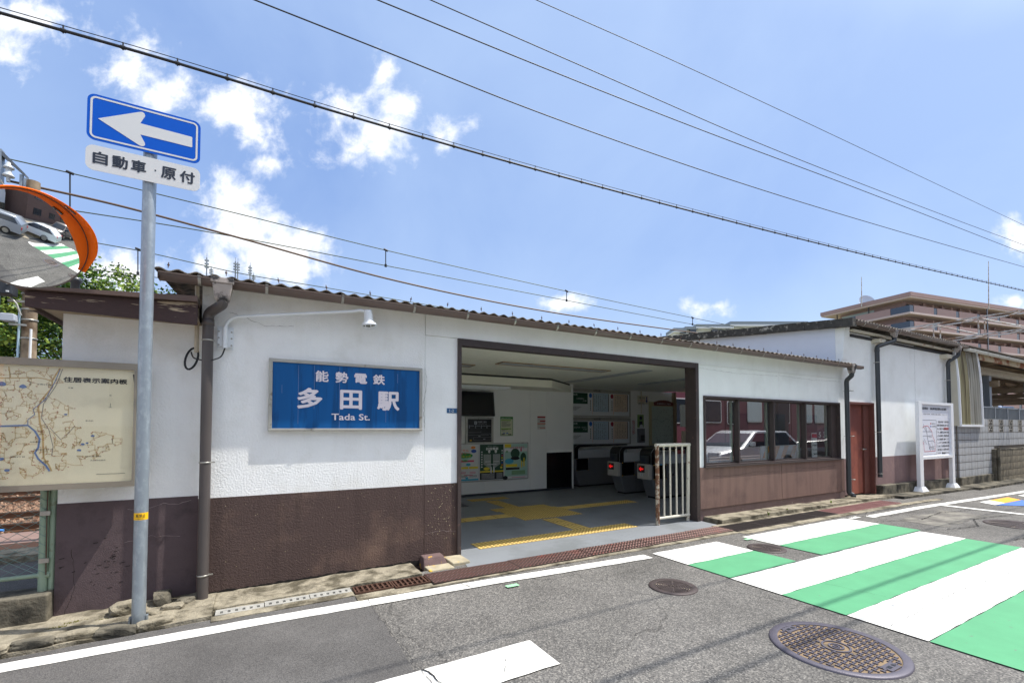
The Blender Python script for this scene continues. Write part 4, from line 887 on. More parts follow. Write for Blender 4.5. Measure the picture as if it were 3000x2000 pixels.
# ================================================================== MAP BOARD
mb_ = thing('street_map_board', 'cream street map in grey metal frame fixed before the annex', 'map board', (-1.9, -.1, 0))
X0, X1, Z0, Z1, YM = -3.0, -.898, 1.02, 2.05, -.1
M_mf = mat('grey_bronze_frame', S(150, 142, 128), .4, .5, var=.12, vs=5)
p = MB(); p.box(X0, X1, YM, .03, Z1-.055, Z1); p.build('frame', M_mf, mb_); p = MB(); p.box(X0, X1, YM, .03, Z0, Z0+.045); p.build('frame', M_mf, mb_)
p = MB(); p.box(X1-.018, X1, YM, .03, Z0+.045, Z1-.055); p.build('frame', M_mf, mb_); p = MB(); p.box(X0, X0+.018, YM, .03, Z0+.045, Z1-.055); p.build('frame', M_mf, mb_)
p = MB(); p.box(X0+.018, X1-.018, YM+.03, YM+.04, Z0+.045, Z1-.055); MP = p.build('map_panel', M_mapbg, mb_)
p = MB(); p.box(X0+.018, X1-.018, YM+.010, YM+.013, Z0+.045, Z1-.055); p.build('glass_pane', M_mapglass, mb_)
p = MB(); p.tube([(-.925, YM+.02, 1.96), (-.915, YM+.022, 1.88), (-.905, YM+.02, 1.8), (-.912, YM+.022, 1.6), (-.905, YM+.02, 1.45)], .0045, 8); p.build('rubber_seal', M_black, mb_, label='black rubber strip hanging loose inside the glass')
Ym = YM+.0285
def mz(zx, zy): r_ = onY(zx/3.919, 1040+zy/3.919, Ym); return Vector((r_.x, r_.z))
def ribbon(b, pts, w, mi=0):
    pts = [Vector(q) for q in pts]; vs = []
    for i, q in enumerate(pts):
        t = (pts[min(i+1, len(pts)-1)]-pts[max(i-1, 0)]); t = t.normalized() if t.length else Vector((1, 0)); nn = Vector((-t.y, t.x))*w/2
        vs += [(q.x+nn.x, Ym-.0004*mi, q.y+nn.y), (q.x-nn.x, Ym-.0004*mi, q.y-nn.y)]
    b.add(vs, [(2*i, 2*i+1, 2*i+3, 2*i+2) for i in range(len(pts)-1)], mi)
mp_ = MB(); rng = random.Random(5)
poly = [mz(*q) for q in ((0, 140), (600, 150), (760, 340), (560, 470), (830, 580), (880, 700), (860, 800), (1000, 860), (1240, 880), (1420, 930), (1410, 1020), (1330, 1090), (1130, 1180), (760, 1330), (600, 1340), (250, 1430), (0, 1440))]
poly = [Vector((-2.95, poly[0].y))]+poly+[Vector((-2.95, poly[-1].y))]
def inside(p, P):
    c = False
    for i in range(len(P)):
        a, b_ = P[i], P[i-1]
        if (a.y > p.y) != (b_.y > p.y) and p.x < (b_.x-a.x)*(p.y-a.y)/(b_.y-a.y)+a.x: c = not c
    return c
P_ = []; tries = 0
while len(P_) < 1250 and tries < 30000:
    tries += 1; q = Vector((rng.uniform(-2.95, -.92), rng.uniform(1.08, 1.99)))
    if inside(q, poly) and all((q-o).length > .0165*(.7+.6*abs(noise.noise(Vector((q.x*4, q.y*4, 0))))*2) for o in P_): P_.append(q)
for i, q in enumerate(P_):
    near = sorted(range(len(P_)), key=lambda k: (P_[k]-q).length_squared)[1:4]
    for k in near:
        if k > i or rng.random() < .3:
            o = P_[k]; c = Vector((o.x, q.y)) if rng.random() < .35 else (q+o)/2+Vector((rng.uniform(-.003, .003), rng.uniform(-.003, .003)))
            ribbon(mp_, [q, c, o], .0026, 0)
for q in P_[::2]:
    x, z = q.x+rng.uniform(-.012, .012), q.y+rng.uniform(-.012, .012); s_ = .0036
    mp_.quad((x-s_, Ym-.0006, z-s_*.7), (x+s_, Ym-.0006, z-s_*.7), (x+s_, Ym-.0006, z+s_*.7), (x-s_, Ym-.0006, z+s_*.7), 1)
ribbon(mp_, [mz(*q) for q in ((690, 150), (600, 290), (600, 370), (470, 520), (440, 600), (455, 760), (490, 920), (500, 1180), (560, 1260), (590, 1330))], .0105, 0)
ribbon(mp_, [mz(*q) for q in ((0, 262), (430, 258), (520, 272), (600, 300))], .007, 0)
ribbon(mp_, [mz(*q) for q in ((100, 130), (120, 260))], .007, 0)
ribbon(mp_, [mz(*q) for q in ((0, 815), (320, 805), (400, 870), (455, 960), (440, 1060), (400, 1120), (440, 1190), (530, 1270), (570, 1330))], .012, 2)
ribbon(mp_, [mz(*q) for q in ((690, 165), (640, 290), (520, 510), (380, 620), (400, 680), (320, 740), (320, 805))], .0045, 2)
ribbon(mp_, [mz(*q) for q in ((720, 160), (650, 340), (500, 560), (475, 720), (560, 850), (610, 1050), (595, 1150))], .0042, 3)
ribbon(mp_, [mz(*q) for q in ((570, 830), (700, 970), (780, 900), (860, 810))], .0036, 3)
for q in ((265, 360, 30), (1065, 925, 17), (950, 1022, 18), (1000, 1008, 13), (908, 1090, 18), (755, 680, 14), (20, 330, 34), (12, 1190, 24), (80, 1320, 22)):
    c = mz(q[0], q[1]); r_ = q[2]/3.919/330*.9
    pts = [(c.x+r_*(1+.4*noise.noise(Vector((a, q[0], 1))))*cos(a), c.y+r_*.7*(1+.5*noise.noise(Vector((a, q[1], 3))))*sin(a)) for a in [2*pi*k/12 for k in range(12)]]
    mp_.prism(pts, 'y', Ym-.0003, Ym-.0011, 2)
mp_.build('map_print', [M_maproad, M_mapred, M_mapblue, M_mapgrey], MP, kind='stuff')
(ax, az), (bx, bz) = mz(728, 262), mz(1463, 348); text('住居表示案内板', ax, bx, 1.875, 1.918, Ym, M_ink, MP, w=.025)
text('N', mz(1258, 540).x, mz(1275, 540).x, 1.772, 1.784, Ym, M_ink, MP); p = MB(); c = mz(1266, 600)
p.box(c.x-.001, c.x+.001, Ym-.001, Ym, c.y, c.y+.035); p.box(c.x-.01, c.x+.01, Ym-.001, Ym, c.y, c.y+.002); p.box(mz(1145, 0).x, mz(1470, 0).x, Ym-.001, Ym, 1.128, 1.131); p.build('scale_bar', M_ink, MP)
for i, (s_, q) in enumerate((('平野3丁目', (505, 337)), ('多田桜木2丁目', (495, 1082)), ('東多田', (1025, 752)), ('鼓が滝2丁目', (1070, 1160)), ('大阪府池田市', (1125, 1205)), ('鶯台2丁目', (200, 1166)), ('矢問東町', (405, 995)), ('平野', (812, 376)))):
    c = mz(*q); text(s_, c.x-.008*len(s_), c.x+.008*len(s_), c.y-.005, c.y+.005, Ym, M_ink, MP)
for x in (-2.9, -1.9): 
    p = MB(); p.box(x-.03, x+.03, .03, .09, -.1, 2.0); p.build('post', M_mf, mb_)

# ================================================================== CHAIN LINK FENCE + low wall
cw = MB(); cw.box(-7, -1.432, -.02, .26, -.2, .19); tag(cw.build('low_retaining_wall', M_concdk, bevel=.012), 'stained low concrete wall under the chain link fence', 'wall')
fc = thing('chain_link_fence', 'pale green chain link fence standing on the low concrete wall', 'fence', (-2.5, .12, .19))
p = MB(); p.tube([(-1.505, .12, .17), (-1.505, .12, 1.35)], .029, 18); p.build('post', M_green, fc)
p = MB(); p.tube([(-1.455, .13, .19), (-1.455, .13, 1.35)], .022, 14); p.build('post', M_green, fc)
p = MB(); p.tube([(-3.5, .12, .17), (-3.5, .12, 1.35)], .029, 18); p.build('post', M_green, fc)
p = MB(); p.tube([(-5, .12, .31), (-1.5, .12, .315)], .017, 12); p.build('rail', M_green, fc)
p = MB(); p.tube([(-5, .12, 1.30), (-1.5, .12, 1.30)], .017, 12); p.build('rail', M_green, fc)
for z in (.42, .80):
    p = MB(); p.box(-1.52, -1.46, .075, .09, z, z+.035); p.build('clamp', M_strap, fc)
p = MB(); p.tube([(-1.535, .12, .315), (-1.46, .12, .315)], .026, 14); p.build('rail_end', M_green, fc)
p = MB(); p.tube([(-1.478, .09, .32), (-1.482, .088, .8), (-1.478, .088, 1.3)], .004, 6); p.build('tension_bar', M_grate, fc)
p = MB(); s_ = .052; zb, zt = .34, 1.28
k = -5.0
while k < -1.48:
    for sg_ in (-1, 1):
        a = Vector((k, .092+.003*sg_, zb)); L = (zt-zb)/.62; bx = k+sg_*L*.9
        x_end = min(max(bx, -5), -1.485); tt = (x_end-k)/(bx-k); e_ = Vector((x_end, .092+.003*sg_, zb+(zt-zb)*tt))
        if (e_-a).length > .02: p.tube([a, e_], .0017, 4, 0, False, False)
    k += s_*1.9
for z in [zb+.072*i for i in range(13)]:
    a = Vector((-1.485, .089, z)); L = (zt-z); e_ = Vector((-1.485-L*1.45, .089, zt)); p.tube([a, e_], .0017, 4, 0, False, False)
p.build('wire_mesh', M_mesh, fc, kind='stuff')

# rocks and moss at the annex foot
def rock(x, y, z, sx, sy, sz, seed, lab, m=M_conc):
    bm_ = bmesh.new(); bmesh.ops.create_icosphere(bm_, subdivisions=3, radius=1)
    for v in bm_.verts:
        n_ = noise.noise(v.co*1.3+Vector((seed, 0, 0)))*.35+noise.noise(v.co*3+Vector((seed, 2, 0)))*.22+noise.noise(v.co*9+Vector((seed, 2, 0)))*.1; c = v.co*(1+n_)
        c = Vector((max(-.85, min(.85, c.x)), max(-.8, min(.8, c.y)), max(-.7, min(.72, c.z)))); v.co = Vector((c.x*sx, c.y*sy, c.z*sz))
    me = bpy.data.meshes.new('rock'); bm_.to_mesh(me); bm_.free(); me.materials.append(m); o = bpy.data.objects.new('rock', me); col.objects.link(o); o.location = (x, y, z); o.rotation_euler = (0, 0, seed)
    me.polygons.foreach_set('use_smooth', [False]*len(me.polygons))
    return tag(o, lab, 'rock', 'rocks at the annex foot')
rock(-.92, -.12, .02, .13, .10, .07, .3, 'largest rounded rock left of the sign pole'); rock(-.70, -.02, .03, .10, .08, .08, 1.7, 'shaded rock right behind the sign pole', M_concdk)
rock(-.60, -.22, .0, .10, .06, .045, 2.9, 'flat rock between the sign pole and the downpipe'); rock(-.50, -.08, .0, .12, .07, .05, 4.1, 'dark rock at the corner below the cable loop', M_concdk)
rock(-.72, -.27, -.01, .07, .05, .03, 5.3, 'small stone just right of the pole foot'); rock(-.52, -.30, -.02, .14, .05, .02, 6.1, 'broken pale slab lying before the corner')
ms = MB(); rm = random.Random(3)
for (cx_, cy_, a_, b_) in ((-1.22, -.14, .09, .022), (-1.33, -.2, .08, .02), (-1.1, -.12, .05, .02), (-1.05, -.2, .05, .015), (-1.5, -.32, .09, .018), (-1.75, -.38, .07, .015), (.1, -.37, .1, .02)):
    for k in range(90):
        a = rm.uniform(0, 2*pi); r_ = math.sqrt(rm.random()); x, y = cx_+a_*r_*cos(a), cy_+b_*r_*sin(a)+.1*(x-cx_ if k else 0)*0; h = .016*rm.uniform(.4, 1); w = rm.uniform(.005, .012); z = gz(x)+.018 if y > -.3 else gz(x)+.012
        ms.add([(x-w, y-w, z-.01), (x+w, y-w, z-.01), (x+w, y+w, z-.01), (x-w, y+w, z-.01), (x, y, z+h)], [(0, 1, 4), (1, 2, 4), (2, 3, 4), (3, 0, 4)])
tag(ms.build('moss', M_moss, kind='stuff'), 'patches of green brown moss on the concrete edging', 'moss')

# ================================================================== RAILWING in the doorway
rl = thing('doorway_railing', 'white painted railing with rust standing in the hall doorway', 'railing', (5.8, .1, 0))
p = MB(); p.tube([(5.44, .1, 0), (5.44, .1, 1.245)], .030, 16); p.build('post', M_rust2, rl, label='badly rusted post')
p = MB(); p.tube([(6.155, .13, 0), (6.155, .1, 1.245)], .030, 16); p.build('post', M_rust, rl)
p = MB(); p.tube([(5.41, .1, 1.245), (6.185, .1, 1.245)], .027, 16); p.build('rail', M_rust, rl); p = MB(); p.tube([(5.44, .1, .11), (6.155, .1, .11)], .022, 14); p.build('rail', M_rust, rl)
for x in (5.585, 5.725, 5.865, 6.005): p = MB(); p.tube([(x, .1, .11), (x, .1, 1.24)], .014, 10); p.build('bar', M_rust, rl)

# ================================================================== TICKET GATES
def gate(Y, X, lab, full=True):
    T_ = .30; g_ = thing('ticket_gate', lab, 'ticket gate', (X, Y, 0), 'ticket gates across the hall')
    L = 1.65
    p = MB(); p.prism([(X+.0, .05), (X+L, .05), (X+L, .93), (X-.13, .93), (X-.13, .42)], 'y', Y, Y+T_); p.build('body', M_stain, g_, bevel=.012)
    p = MB(); p.box(X+.03, X+L-.04, Y+.02, Y+T_-.02, .0, .05); p.build('base', M_black, g_)
    # looped hand band over the top
    arc = [(X-.17, .74)]+[(X-.17+.16*(1-cos(R(a))), .94+.16*sin(R(a))) for a in range(0, 91, 15)]+[(X+L, 1.09), (X+L, 1.055)]+[(X-.04+.10*(1-sin(R(a))), .955+.085*cos(R(a))) for a in range(15, 91, 15)]+[(X-.04, .74)]
    p = MB(); p.box(X-.03, X+L-.02, Y-.010, Y-.001, .75, .95); p.build('upper_panel', mat('pale_gate_panel', S(188, 192, 196), .4, .2), g_)
    p = MB(); p.prism(arc, 'y', Y-.012, Y+T_+.012); p.build('hood', M_gateblk, g_)
    p = MB(); e = [(X-.172, .74)]+[(X-.172+.162*(1-cos(R(a))), .94+.162*sin(R(a))) for a in range(0, 91, 15)]+[(X+L, 1.094)]
    i_ = [(x+ (.012 if k < 2 else .006), z-(.012 if k > 2 else .0)) for k, (x, z) in enumerate(e)]
    p.prism(e+i_[::-1], 'y', Y-.016, Y-.0125); p.build('trim', M_stain, g_)
    p = MB(); p.box(X-.09, X+.28, Y-.016, Y-.002, .44, .73); SCR = p.build('side_screen', M_gateblk, g_); p = MB()
    for (a, c) in ((X-.095, .735), (X+.27, .735), (X-.095, .44), (X+.27, .44)): p.box(a, a+.02, Y-.02, Y-.0165, c-.012, c)
    p.build('corner_mark', M_ylw, SCR, kind='stuff')
    if full:
        p = MB(); p.box(X-.22, X-.13, Y-.0, Y+T_+.04, .43, .75); FB = p.build('front_box', mat('light_gate_front', S(188, 184, 176), .4, .3), g_, bevel=.008)
        p = MB(); p.box(X-.226, X-.221, Y+.12, Y+.30, .57, .72); AD = p.build('arrow_display', M_black, FB)
        p = MB(); c, zc_ = Y+.21, .645
        p.prism([(c+.07, zc_), (c+.01, zc_+.05), (c+.01, zc_+.016), (c-.06, zc_+.016), (c-.06, zc_-.016), (c+.01, zc_-.016), (c+.01, zc_-.05)], 'x', X-.2265, X-.2285); p.build('red_arrow', M_led, FB)
        p = MB(); p.box(X-.2, X-.05, Y+.05, Y+T_-.02, .76, .93); p.build('card_reader', M_staindk, g_)
        p = MB(); p.box(X-.205, X-.2005, Y+.13, Y+.23, .79, .88); RD = p.build('reader_pad', M_navy, g_)
        p = MB()
        for k in range(7): p.box(X-.055+.0155*k-.004, X-.03+.0155*k, Y+.07, Y+.2, .30-.028*k-.01, .30-.028*k)
        p.build('vent', M_black, g_, kind='stuff')
        p = MB(); p.box(X+.34, X+.344, Y-.003, Y, .05, .93); p.box(X-.13, X+L, Y-.003, Y, .735, .738); p.build('seam', M_black, g_, kind='stuff')
        p = MB(); p.box(X+.46, X+.48, Y-.012, Y, .48, .53); p.box(X+.50, X+.52, Y-.012, Y, .48, .53); p.build('lock', M_chrome, g_)
    return g_
gate(4.40, 7.23, 'ticket gate farthest from the street against the black panel', False)
gate(2.86, 7.35, 'middle ticket gate with red arrow display on its front')
g3 = gate(1.98, 7.42, 'ticket gate numbered 2 seen behind the white railing')
p = MB(); p.box(7.197, 7.199, 2.16, 2.22, .49, .55); tb = p.build('number_label', M_rwhite, g3)
text('2', -.018, .018, .497, .545, 0, M_ink, tb, M=Matrix.Translation(Vector((7.1965, 2.19, 0))) @ Matrix.Rotation(-pi/2, 4, 'Z'))
p = MB(); p.box(7.44, 7.62, 1.975, 1.98, .78, .93); p.build('blue_label', mat('label_blue', S(60, 86, 190), .5), g3); p = MB(); p.box(7.44, 7.62, 1.975, 1.98, .55, .76); p.build('notice', mat('label_sky', S(110, 176, 210), .5), g3)

# ================================================================== HALL NOTICES
def P1(zx, zy): r_ = onY(1330+zx/4.238, 1080+zy/4.238, 4.26); return r_.x, r_.z
def flat(b, x0, x1, z0, z1, Y, mi=0, d=.0012): b.box(x0, x1, Y-d, Y, z0, z1, mi)
tv = thing('display_screen', 'black hanging display screen tilted above the station guide', 'screen', (4.2, 4.2, 2.1))
p = MB(); Mt = Matrix.Translation(Vector((0, 4.1, 2.05))) @ Matrix.Rotation(R(-8), 4, 'X'); p.box(3.3, 4.62, -.03, .03, -.27, .27, 0, Mt); p.build('case', M_black, tv, bevel=.008)
p = MB(); p.box(3.34, 4.58, -.033, -.0305, -.235, .235, 0, Mt); p.build('screen', mat('dark_screen', S(34, 34, 38), .12), tv)
p = MB(); p.box(3.9, 3.96, 4.1, 4.27, 1.9, 2.2); p.build('bracket', M_black, tv)
ig = thing('station_guide_board', 'black station guide panel in steel frame below the screen', 'guide board', (4.35, 4.26, 1.5))
p = MB(); p.box(4.0, 4.68, 4.235, 4.278, 1.16, 1.765); p.build('frame', M_alu, ig)
p = MB(); p.box(4.045, 4.625, 4.228, 4.236, 1.205, 1.72); GP = p.build('panel', mat('guide_black', S(20, 21, 26), .35), ig)
p = MB(); flat(p, 4.2, 4.26, 1.6, 1.67, 4.227); 
for (a, c, w_, h_) in ((4.07, 1.56, .02, .02), (4.22, 1.56, .02, .02), (4.36, 1.56, .02, .02), (4.5, 1.56, .02, .02), (4.07, 1.52, .02, .02), (4.22, 1.52, .02, .02), (4.36, 1.52, .02, .02), (4.5, 1.52, .02, .02), (4.1, 1.565, .09, .008), (4.25, 1.565, .09, .008), (4.39, 1.565, .09, .008), (4.53, 1.565, .07, .008),
                       (4.06, 1.42, .3, .003), (4.36, 1.42, .003, .03), (4.36, 1.39, .25, .003), (4.18, 1.31, .43, .003), (4.18, 1.25, .43, .003), (4.18, 1.25, .003, .06), (4.61, 1.25, .003, .14), (4.06, 1.36, .5, .003), (4.3, 1.33, .05, .012), (4.42, 1.27, .05, .012)): flat(p, a, a+w_, c, c+h_, 4.2275)
p.build('symbols', mat('guide_white', S(170, 176, 184), .5), GP, kind='stuff')
text('i', 4.222, 4.238, 1.61, 1.66, 4.2255, M_ink, GP, w=.03); text('多田駅ご案内', 4.275, 4.5, 1.635, 1.675, 4.227, mat('guide_white', S(170, 176, 184)), GP, w=.01); text('Tada Station Map', 4.275, 4.5, 1.603, 1.62, 4.227, mat('guide_white', S(170, 176, 184)), GP)
p = MB(); flat(p, 4.09, 4.135, 1.235, 1.26, 4.2268); p.build('here_mark', M_ylw, GP)
# green and white notice
nt_ = thing('notice', 'green bordered paper notice pinned right of the guide board', 'notice', (5.04, 4.28, 1.55))
p = MB(); (ax, az), (bx, bz) = P1(580, 592), P1(737, 830); flat(p, ax, bx, bz, az, 4.278, 0); p.build('sheet', mat('notice_green', S(48, 128, 50), .6), nt_)
p = MB(); flat(p, ax+.012, bx-.012, bz+.012, az-.055, 4.2765, 0); p.build('paper', mat('notice_cream', S(206, 208, 178), .6), nt_)
p = MB()
for k, (c, w_) in enumerate(((az-.075, .9), (az-.27, .9))): flat(p, ax+.02, ax+.02+(bx-ax-.04)*w_, c-.02, c, 4.275, 0)
for k in range(16):
    c = az-.11-.011*k-(.05 if k > 11 else 0); flat(p, ax+.03, ax+.03+(bx-ax-.07)*random.uniform(.3, 1), c-.004, c, 4.275, 1)
flat(p, ax+.07, ax+.12, bz+.05, bz+.075, 4.275, 2); flat(p, ax+.15, ax+.21, bz+.05, bz+.075, 4.275, 2); flat(p, ax+.03, ax+.11, bz+.025, bz+.045, 4.275, 1); flat(p, ax+.2, ax+.29, bz+.02, bz+.04, 4.275, 1)
p.build('printed_lines', [mat('notice_lime', S(120, 168, 50), .6), M_ink, M_mapblue], nt_, kind='stuff')
text('精算機をご利用のお客さまへ', ax+.02, bx-.02, az-.042, az-.018, 4.2765, M_rwhite, nt_)
nr = thing('warning_notice', 'narrow red banded warning sticker on the hall wall', 'notice', (6, 4.28, 1.6))
p = MB(); (ax, az), (bx, bz) = P1(1040, 588), P1(1140, 750); flat(p, ax, bx, bz, az, 4.279, 0); flat(p, ax, bx, az-.035, az, 4.2775, 1); flat(p, ax+.07, bx, az-.13, az-.1, 4.2775, 1); flat(p, ax, bx, az-.19, az-.165, 4.2775, 2); flat(p, ax+.07, bx, az-.29, az-.275, 4.2775, 2)
for k in range(6): flat(p, ax+.01, bx-.02, az-.055-.04*k-.008, az-.055-.04*k, 4.2778, 3)
p.build('sheet', [mat('notice_paper', S(206, 202, 196), .6), mat('dull_red', S(150, 36, 42), .6), mat('dull_orange', S(196, 92, 50), .6), mat('grey_text', S(140, 138, 134), .6)], nr)
# poster case with three posters
pc = thing('poster_case', 'white poster case with rounded metal rim on the hall wall', 'poster frame', (4.6, 4.26, .75))
p = MB(); p.prism(rrect(3.1, 5.62, .325, 1.185, .02), 'y', 4.279, 4.262); p.build('frame', M_alu, pc); p = MB(); p.box(3.12, 5.60, 4.258, 4.262, .345, 1.165); p.build('backing', mat('poster_backing', S(206, 208, 210), .5), pc)
def poster(zx0, zx1, lab, bg):
    a, b_ = P1(zx0, 945)[0], P1(zx1, 945)[0]; o = thing('poster', lab, 'poster', ((a+b_)/2, 4.255, .75), 'posters in the white case')
    p = MB(); flat(p, a, b_, .36, 1.15, 4.257); p.build('sheet', bg, o); return o, a, b_
def blobs(o, a, b_, lst, mats, Y=4.2555):
    """(u, v, w, h, shape, material index) in poster fractions"""
    p = MB(); W = b_-a; H = .79
    for i, (u, v, w_, h_, sh, mi) in enumerate(lst):
        x, z = a+u*W, .36+v*H; y = Y-.00035*i
        if sh == 'r': p.quad((x, y, z), (x+w_*W, y, z), (x+w_*W, y, z+h_*H), (x, y, z+h_*H), mi)
        else: n = 16; p.add([(x+w_*W/2*cos(2*pi*k/n), y, z+h_*H/2*sin(2*pi*k/n)) for k in range(n)], [tuple(range(n))], mi)
    p.build('artwork', mats, o, kind='stuff')
c = lambda n, *rgb: mat(n, S(*rgb), .5)
PW = [c('print_white', 222, 224, 222), c('print_green', 60, 150, 70), c('print_yellow', 236, 214, 60), c('print_pink', 216, 80, 110), c('print_sky', 80, 176, 206), c('print_orange', 240, 140, 40), c('print_black', 24, 28, 34), c('print_blue', 50, 90, 180), c('print_darkgreen', 46, 84, 62), c('print_mint', 168, 204, 190)]
o, a, b_ = poster(78-150, 303, 'colourful walking event poster at the left of the case', PW[0])
L_ = [(.45, .68, .7, .22, 'c', 9), (.5, .7, .62, .14, 'c', 1), (.1, .52, .75, .05, 'r', 3), (.82, .92, .16, .08, 'c', 5), (.84, .82, .18, .1, 'c', 7), (0, 0, 1, .05, 'r', 4)]
for j in range(3):
    for i in range(3): L_ += [(.02+.33*i, .33-.0, .3, .06, 'r', 2), (.03+.33*i, .10+.02*j, .26, .006, 'r', 6), (.04+.33*i, .2+.02*j, .2, .008, 'r', 3)]
L_ += [(.2, .45, .16, .08, 'c', 4), (.65, .45, .16, .08, 'c', 4), (.55, .56, .2, .04, 'c', 1), (.03, .15, .3, .015, 'r', 3), (.5, .15, .3, .015, 'r', 3), (.6, .08, .1, .06, 'c', 4)]
blobs(o, a, b_, L_, PW)
text('のせでん', a+.16, a+.48, 1.0, 1.05, 4.245, PW[5], o, w=.02); text('ファミリー', a+.14, a+.5, .935, .985, 4.245, PW[3], o, w=.02); text('ウォーキング', a+.12, a+.53, .87, .92, 4.245, PW[2], o, w=.02)
o, a, b_ = poster(322, 614, 'dark green ghost train poster in the middle of the case', PW[8])
L_ = [(0, 0, 1, .2, 'r', 6), (0, .205, 1, .045, 'r', 2), (.28, .31, .26, .09, 'c', 2), (.9, .33, .1, .06, 'c', 2)]
for k in range(7):
    L_ += [(.16+.045*k, .42-.02*k, .02, .30+.02*k, 'r', 0), (.82-.045*k, .42-.02*k, .02, .30+.02*k, 'r', 0)]
L_ += [(.2, .5, .25, .02, 'r', 0), (.55, .5, .25, .02, 'r', 0), (.3, .42, .4, .02, 'r', 0), (.46, .27, .07, .2, 'c', 0), (.58, .27, .07, .18, 'c', 0), (.38, .8, .1, .1, 'c', 0), (.66, .8, .1, .1, 'c', 0)]
for k in range(7): L_ += [(.04, .35+.07*k, .06, .035, 'r', 0), (.9, .38+.07*k, .06, .035, 'r', (5, 7, 0, 2, 3, 9, 0)[k])]
for k in range(5): L_ += [(.05, .03+.032*k, .55, .01, 'r', 0), (.68, .03+.032*k, .26, .01, 'r', 0)]
blobs(o, a, b_, L_, PW)
text('妖怪電車', a+.14, b_-.14, 1.02, 1.085, 4.24, PW[0], o, w=.03); text('のせでんレールウェイ', a+.18, b_-.18, 1.10, 1.125, 4.24, PW[0], o)
o, a, b_ = poster(628, 908, 'pale illustrated outing poster at the right of the case', PW[9])
L_ = [(0, 0, 1, .06, 'r', 0), (0, .9, .28, .1, 'r', 2), (0, .78, 1, .1, 'r', 0), (.46, .72, .40, .3, 'c', 8), (.82, .6, .26, .28, 'c', 8), (.2, .5, .38, .16, 'c', 4), (.46, .58, .4, .1, 'c', 6), (.1, .78, .1, .07, 'c', 1), (.72, .82, .07, .1, 'c', 3), (.82, .33, .06, .26, 'r', 2), (.72, .3, .05, .2, 'r', 2), (.05, .33, .5, .08, 'r', 2), (.05, .25, .6, .06, 'r', 6), (.02, .02, .22, .12, 'c', 6), (.3, .015, .6, .012, 'r', 3), (.3, .1, .6, .12, 'r', 1)]
blobs(o, a, b_, L_, PW[:1]+[c('print_softgreen', 130, 170, 130)]+PW[2:])
text('のせであそぼう', a+.14, b_-.1, 1.04, 1.09, 4.24, PW[3], o, w=.02)
# timetables
def P8(zx, zy): r_ = onY(1630+zx/3.5628, 1120+zy/3.5628, 4.93); return r_.x, r_.z
for k, (zt, zb, lab, dest) in enumerate(((P8(120, 55)[1], P8(120, 352)[1], 'upper white timetable with green heading panel', '川西能勢口'), (P8(120, 360)[1], P8(120, 655)[1], 'lower white timetable with green heading panel', '日生中央・妙見口'))):
    tt_ = thing('timetable', lab, 'timetable', (8.4, 4.93, 2), 'timetable boards behind the gates')
    xa, xb = P8(112, 200)[0], P8(772, 200)[0]; 
    p = MB(); p.box(xa, xb, 4.92, 4.968, zb, zt); p.build('frame', M_alu, tt_)
    text('時刻表', xa+.9, xa+1.15, zt-.075, zt-.02, 4.92, M_ink, tt_); pa, pb = xa+.03, xb-.06; ta, tb_ = zb+.03, zt-.1
    p = MB(); p.box(pa, pb, 4.915, 4.919, ta, tb_); p.build('sheet', mat('timetable_white', S(222, 224, 226), .45), tt_)
    W = pb-pa; H = tb_-ta; p = MB()
    def fr_(u0, u1, v0, v1, mi, e=0): p.quad((pa+u0*W, 4.9145-.0004*e, ta+v0*H), (pa+u1*W, 4.9145-.0004*e, ta+v0*H), (pa+u1*W, 4.9145-.0004*e, ta+v1*H), (pa+u0*W, 4.9145-.0004*e, ta+v1*H), mi)
    fr_(0, .30, .5, .97, 0); fr_(.375, .378, .04, .97, 1); fr_(.72, .725, .04, .97, 1); fr_(.385, .645, .18, .97, 2); fr_(.735, .975, .2, .97, 3)
    for i in range(20): fr_(.39, .64, .205+.0375*i, .205+.0375*i+.018, 4, 1); fr_(.74, .97, .225+.0365*i, .225+.0365*i+.018, 4, 1)
    for i in range(19):
        for j in range(7):
            if random.random() < .8-.06*j: fr_(.41+.03*j, .418+.03*j, .212+.0375*i, .232+.0375*i, 5, 2); fr_(.76+.028*j, .768+.028*j, .232+.0365*i, .25+.0365*i, 5, 2)
    fr_(.635, .645, .18, .97, 5, 2); fr_(.965, .975, .2, .97, 5, 2); fr_(.385, .392, .18, .97, 5, 2)
    for i in range(5): fr_(.02, .2-.02*i, .36-.035*i, .37-.035*i, 5)
    for v in (.62, .54, .46, .38, .3, .22): fr_(.338, .352, v, v+.05, 5); fr_(.692, .706, v, v+.05, 5)
    p.build('printed_table', [c('tt_green', 12, 66, 46), c('tt_orange', 232, 150, 60), c('tt_blue', 140, 176, 200), c('tt_tan', 206, 158, 104), c('tt_paper', 220, 224, 224), M_ink], tt_, kind='stuff')
    p = MB()
    for u, mi in ((.345, 0), (.70, 1)):
        p.add([(pa+u*W+.055*cos(2*pi*q/18), 4.9135, ta+.87*H+.065*sin(2*pi*q/18)) for q in range(18)], [tuple(range(18))], mi)
    p.build('day_badge', [c('tt_badge_blue', 30, 96, 180), c('tt_badge_red', 150, 34, 56)], tt_)
    text('時刻表', pa+.04*W, pa+.14*W, ta+.84*H, ta+.93*H, 4.9138, M_rwhite, tt_); text(dest, pa+.08*W, pa+.28*W, ta+.68*H, ta+.76*H, 4.9138, M_rwhite, tt_, keep=True); text('方面', pa+.22*W, pa+.28*W, ta+.60*H, ta+.66*H, 4.9138, M_rwhite, tt_)
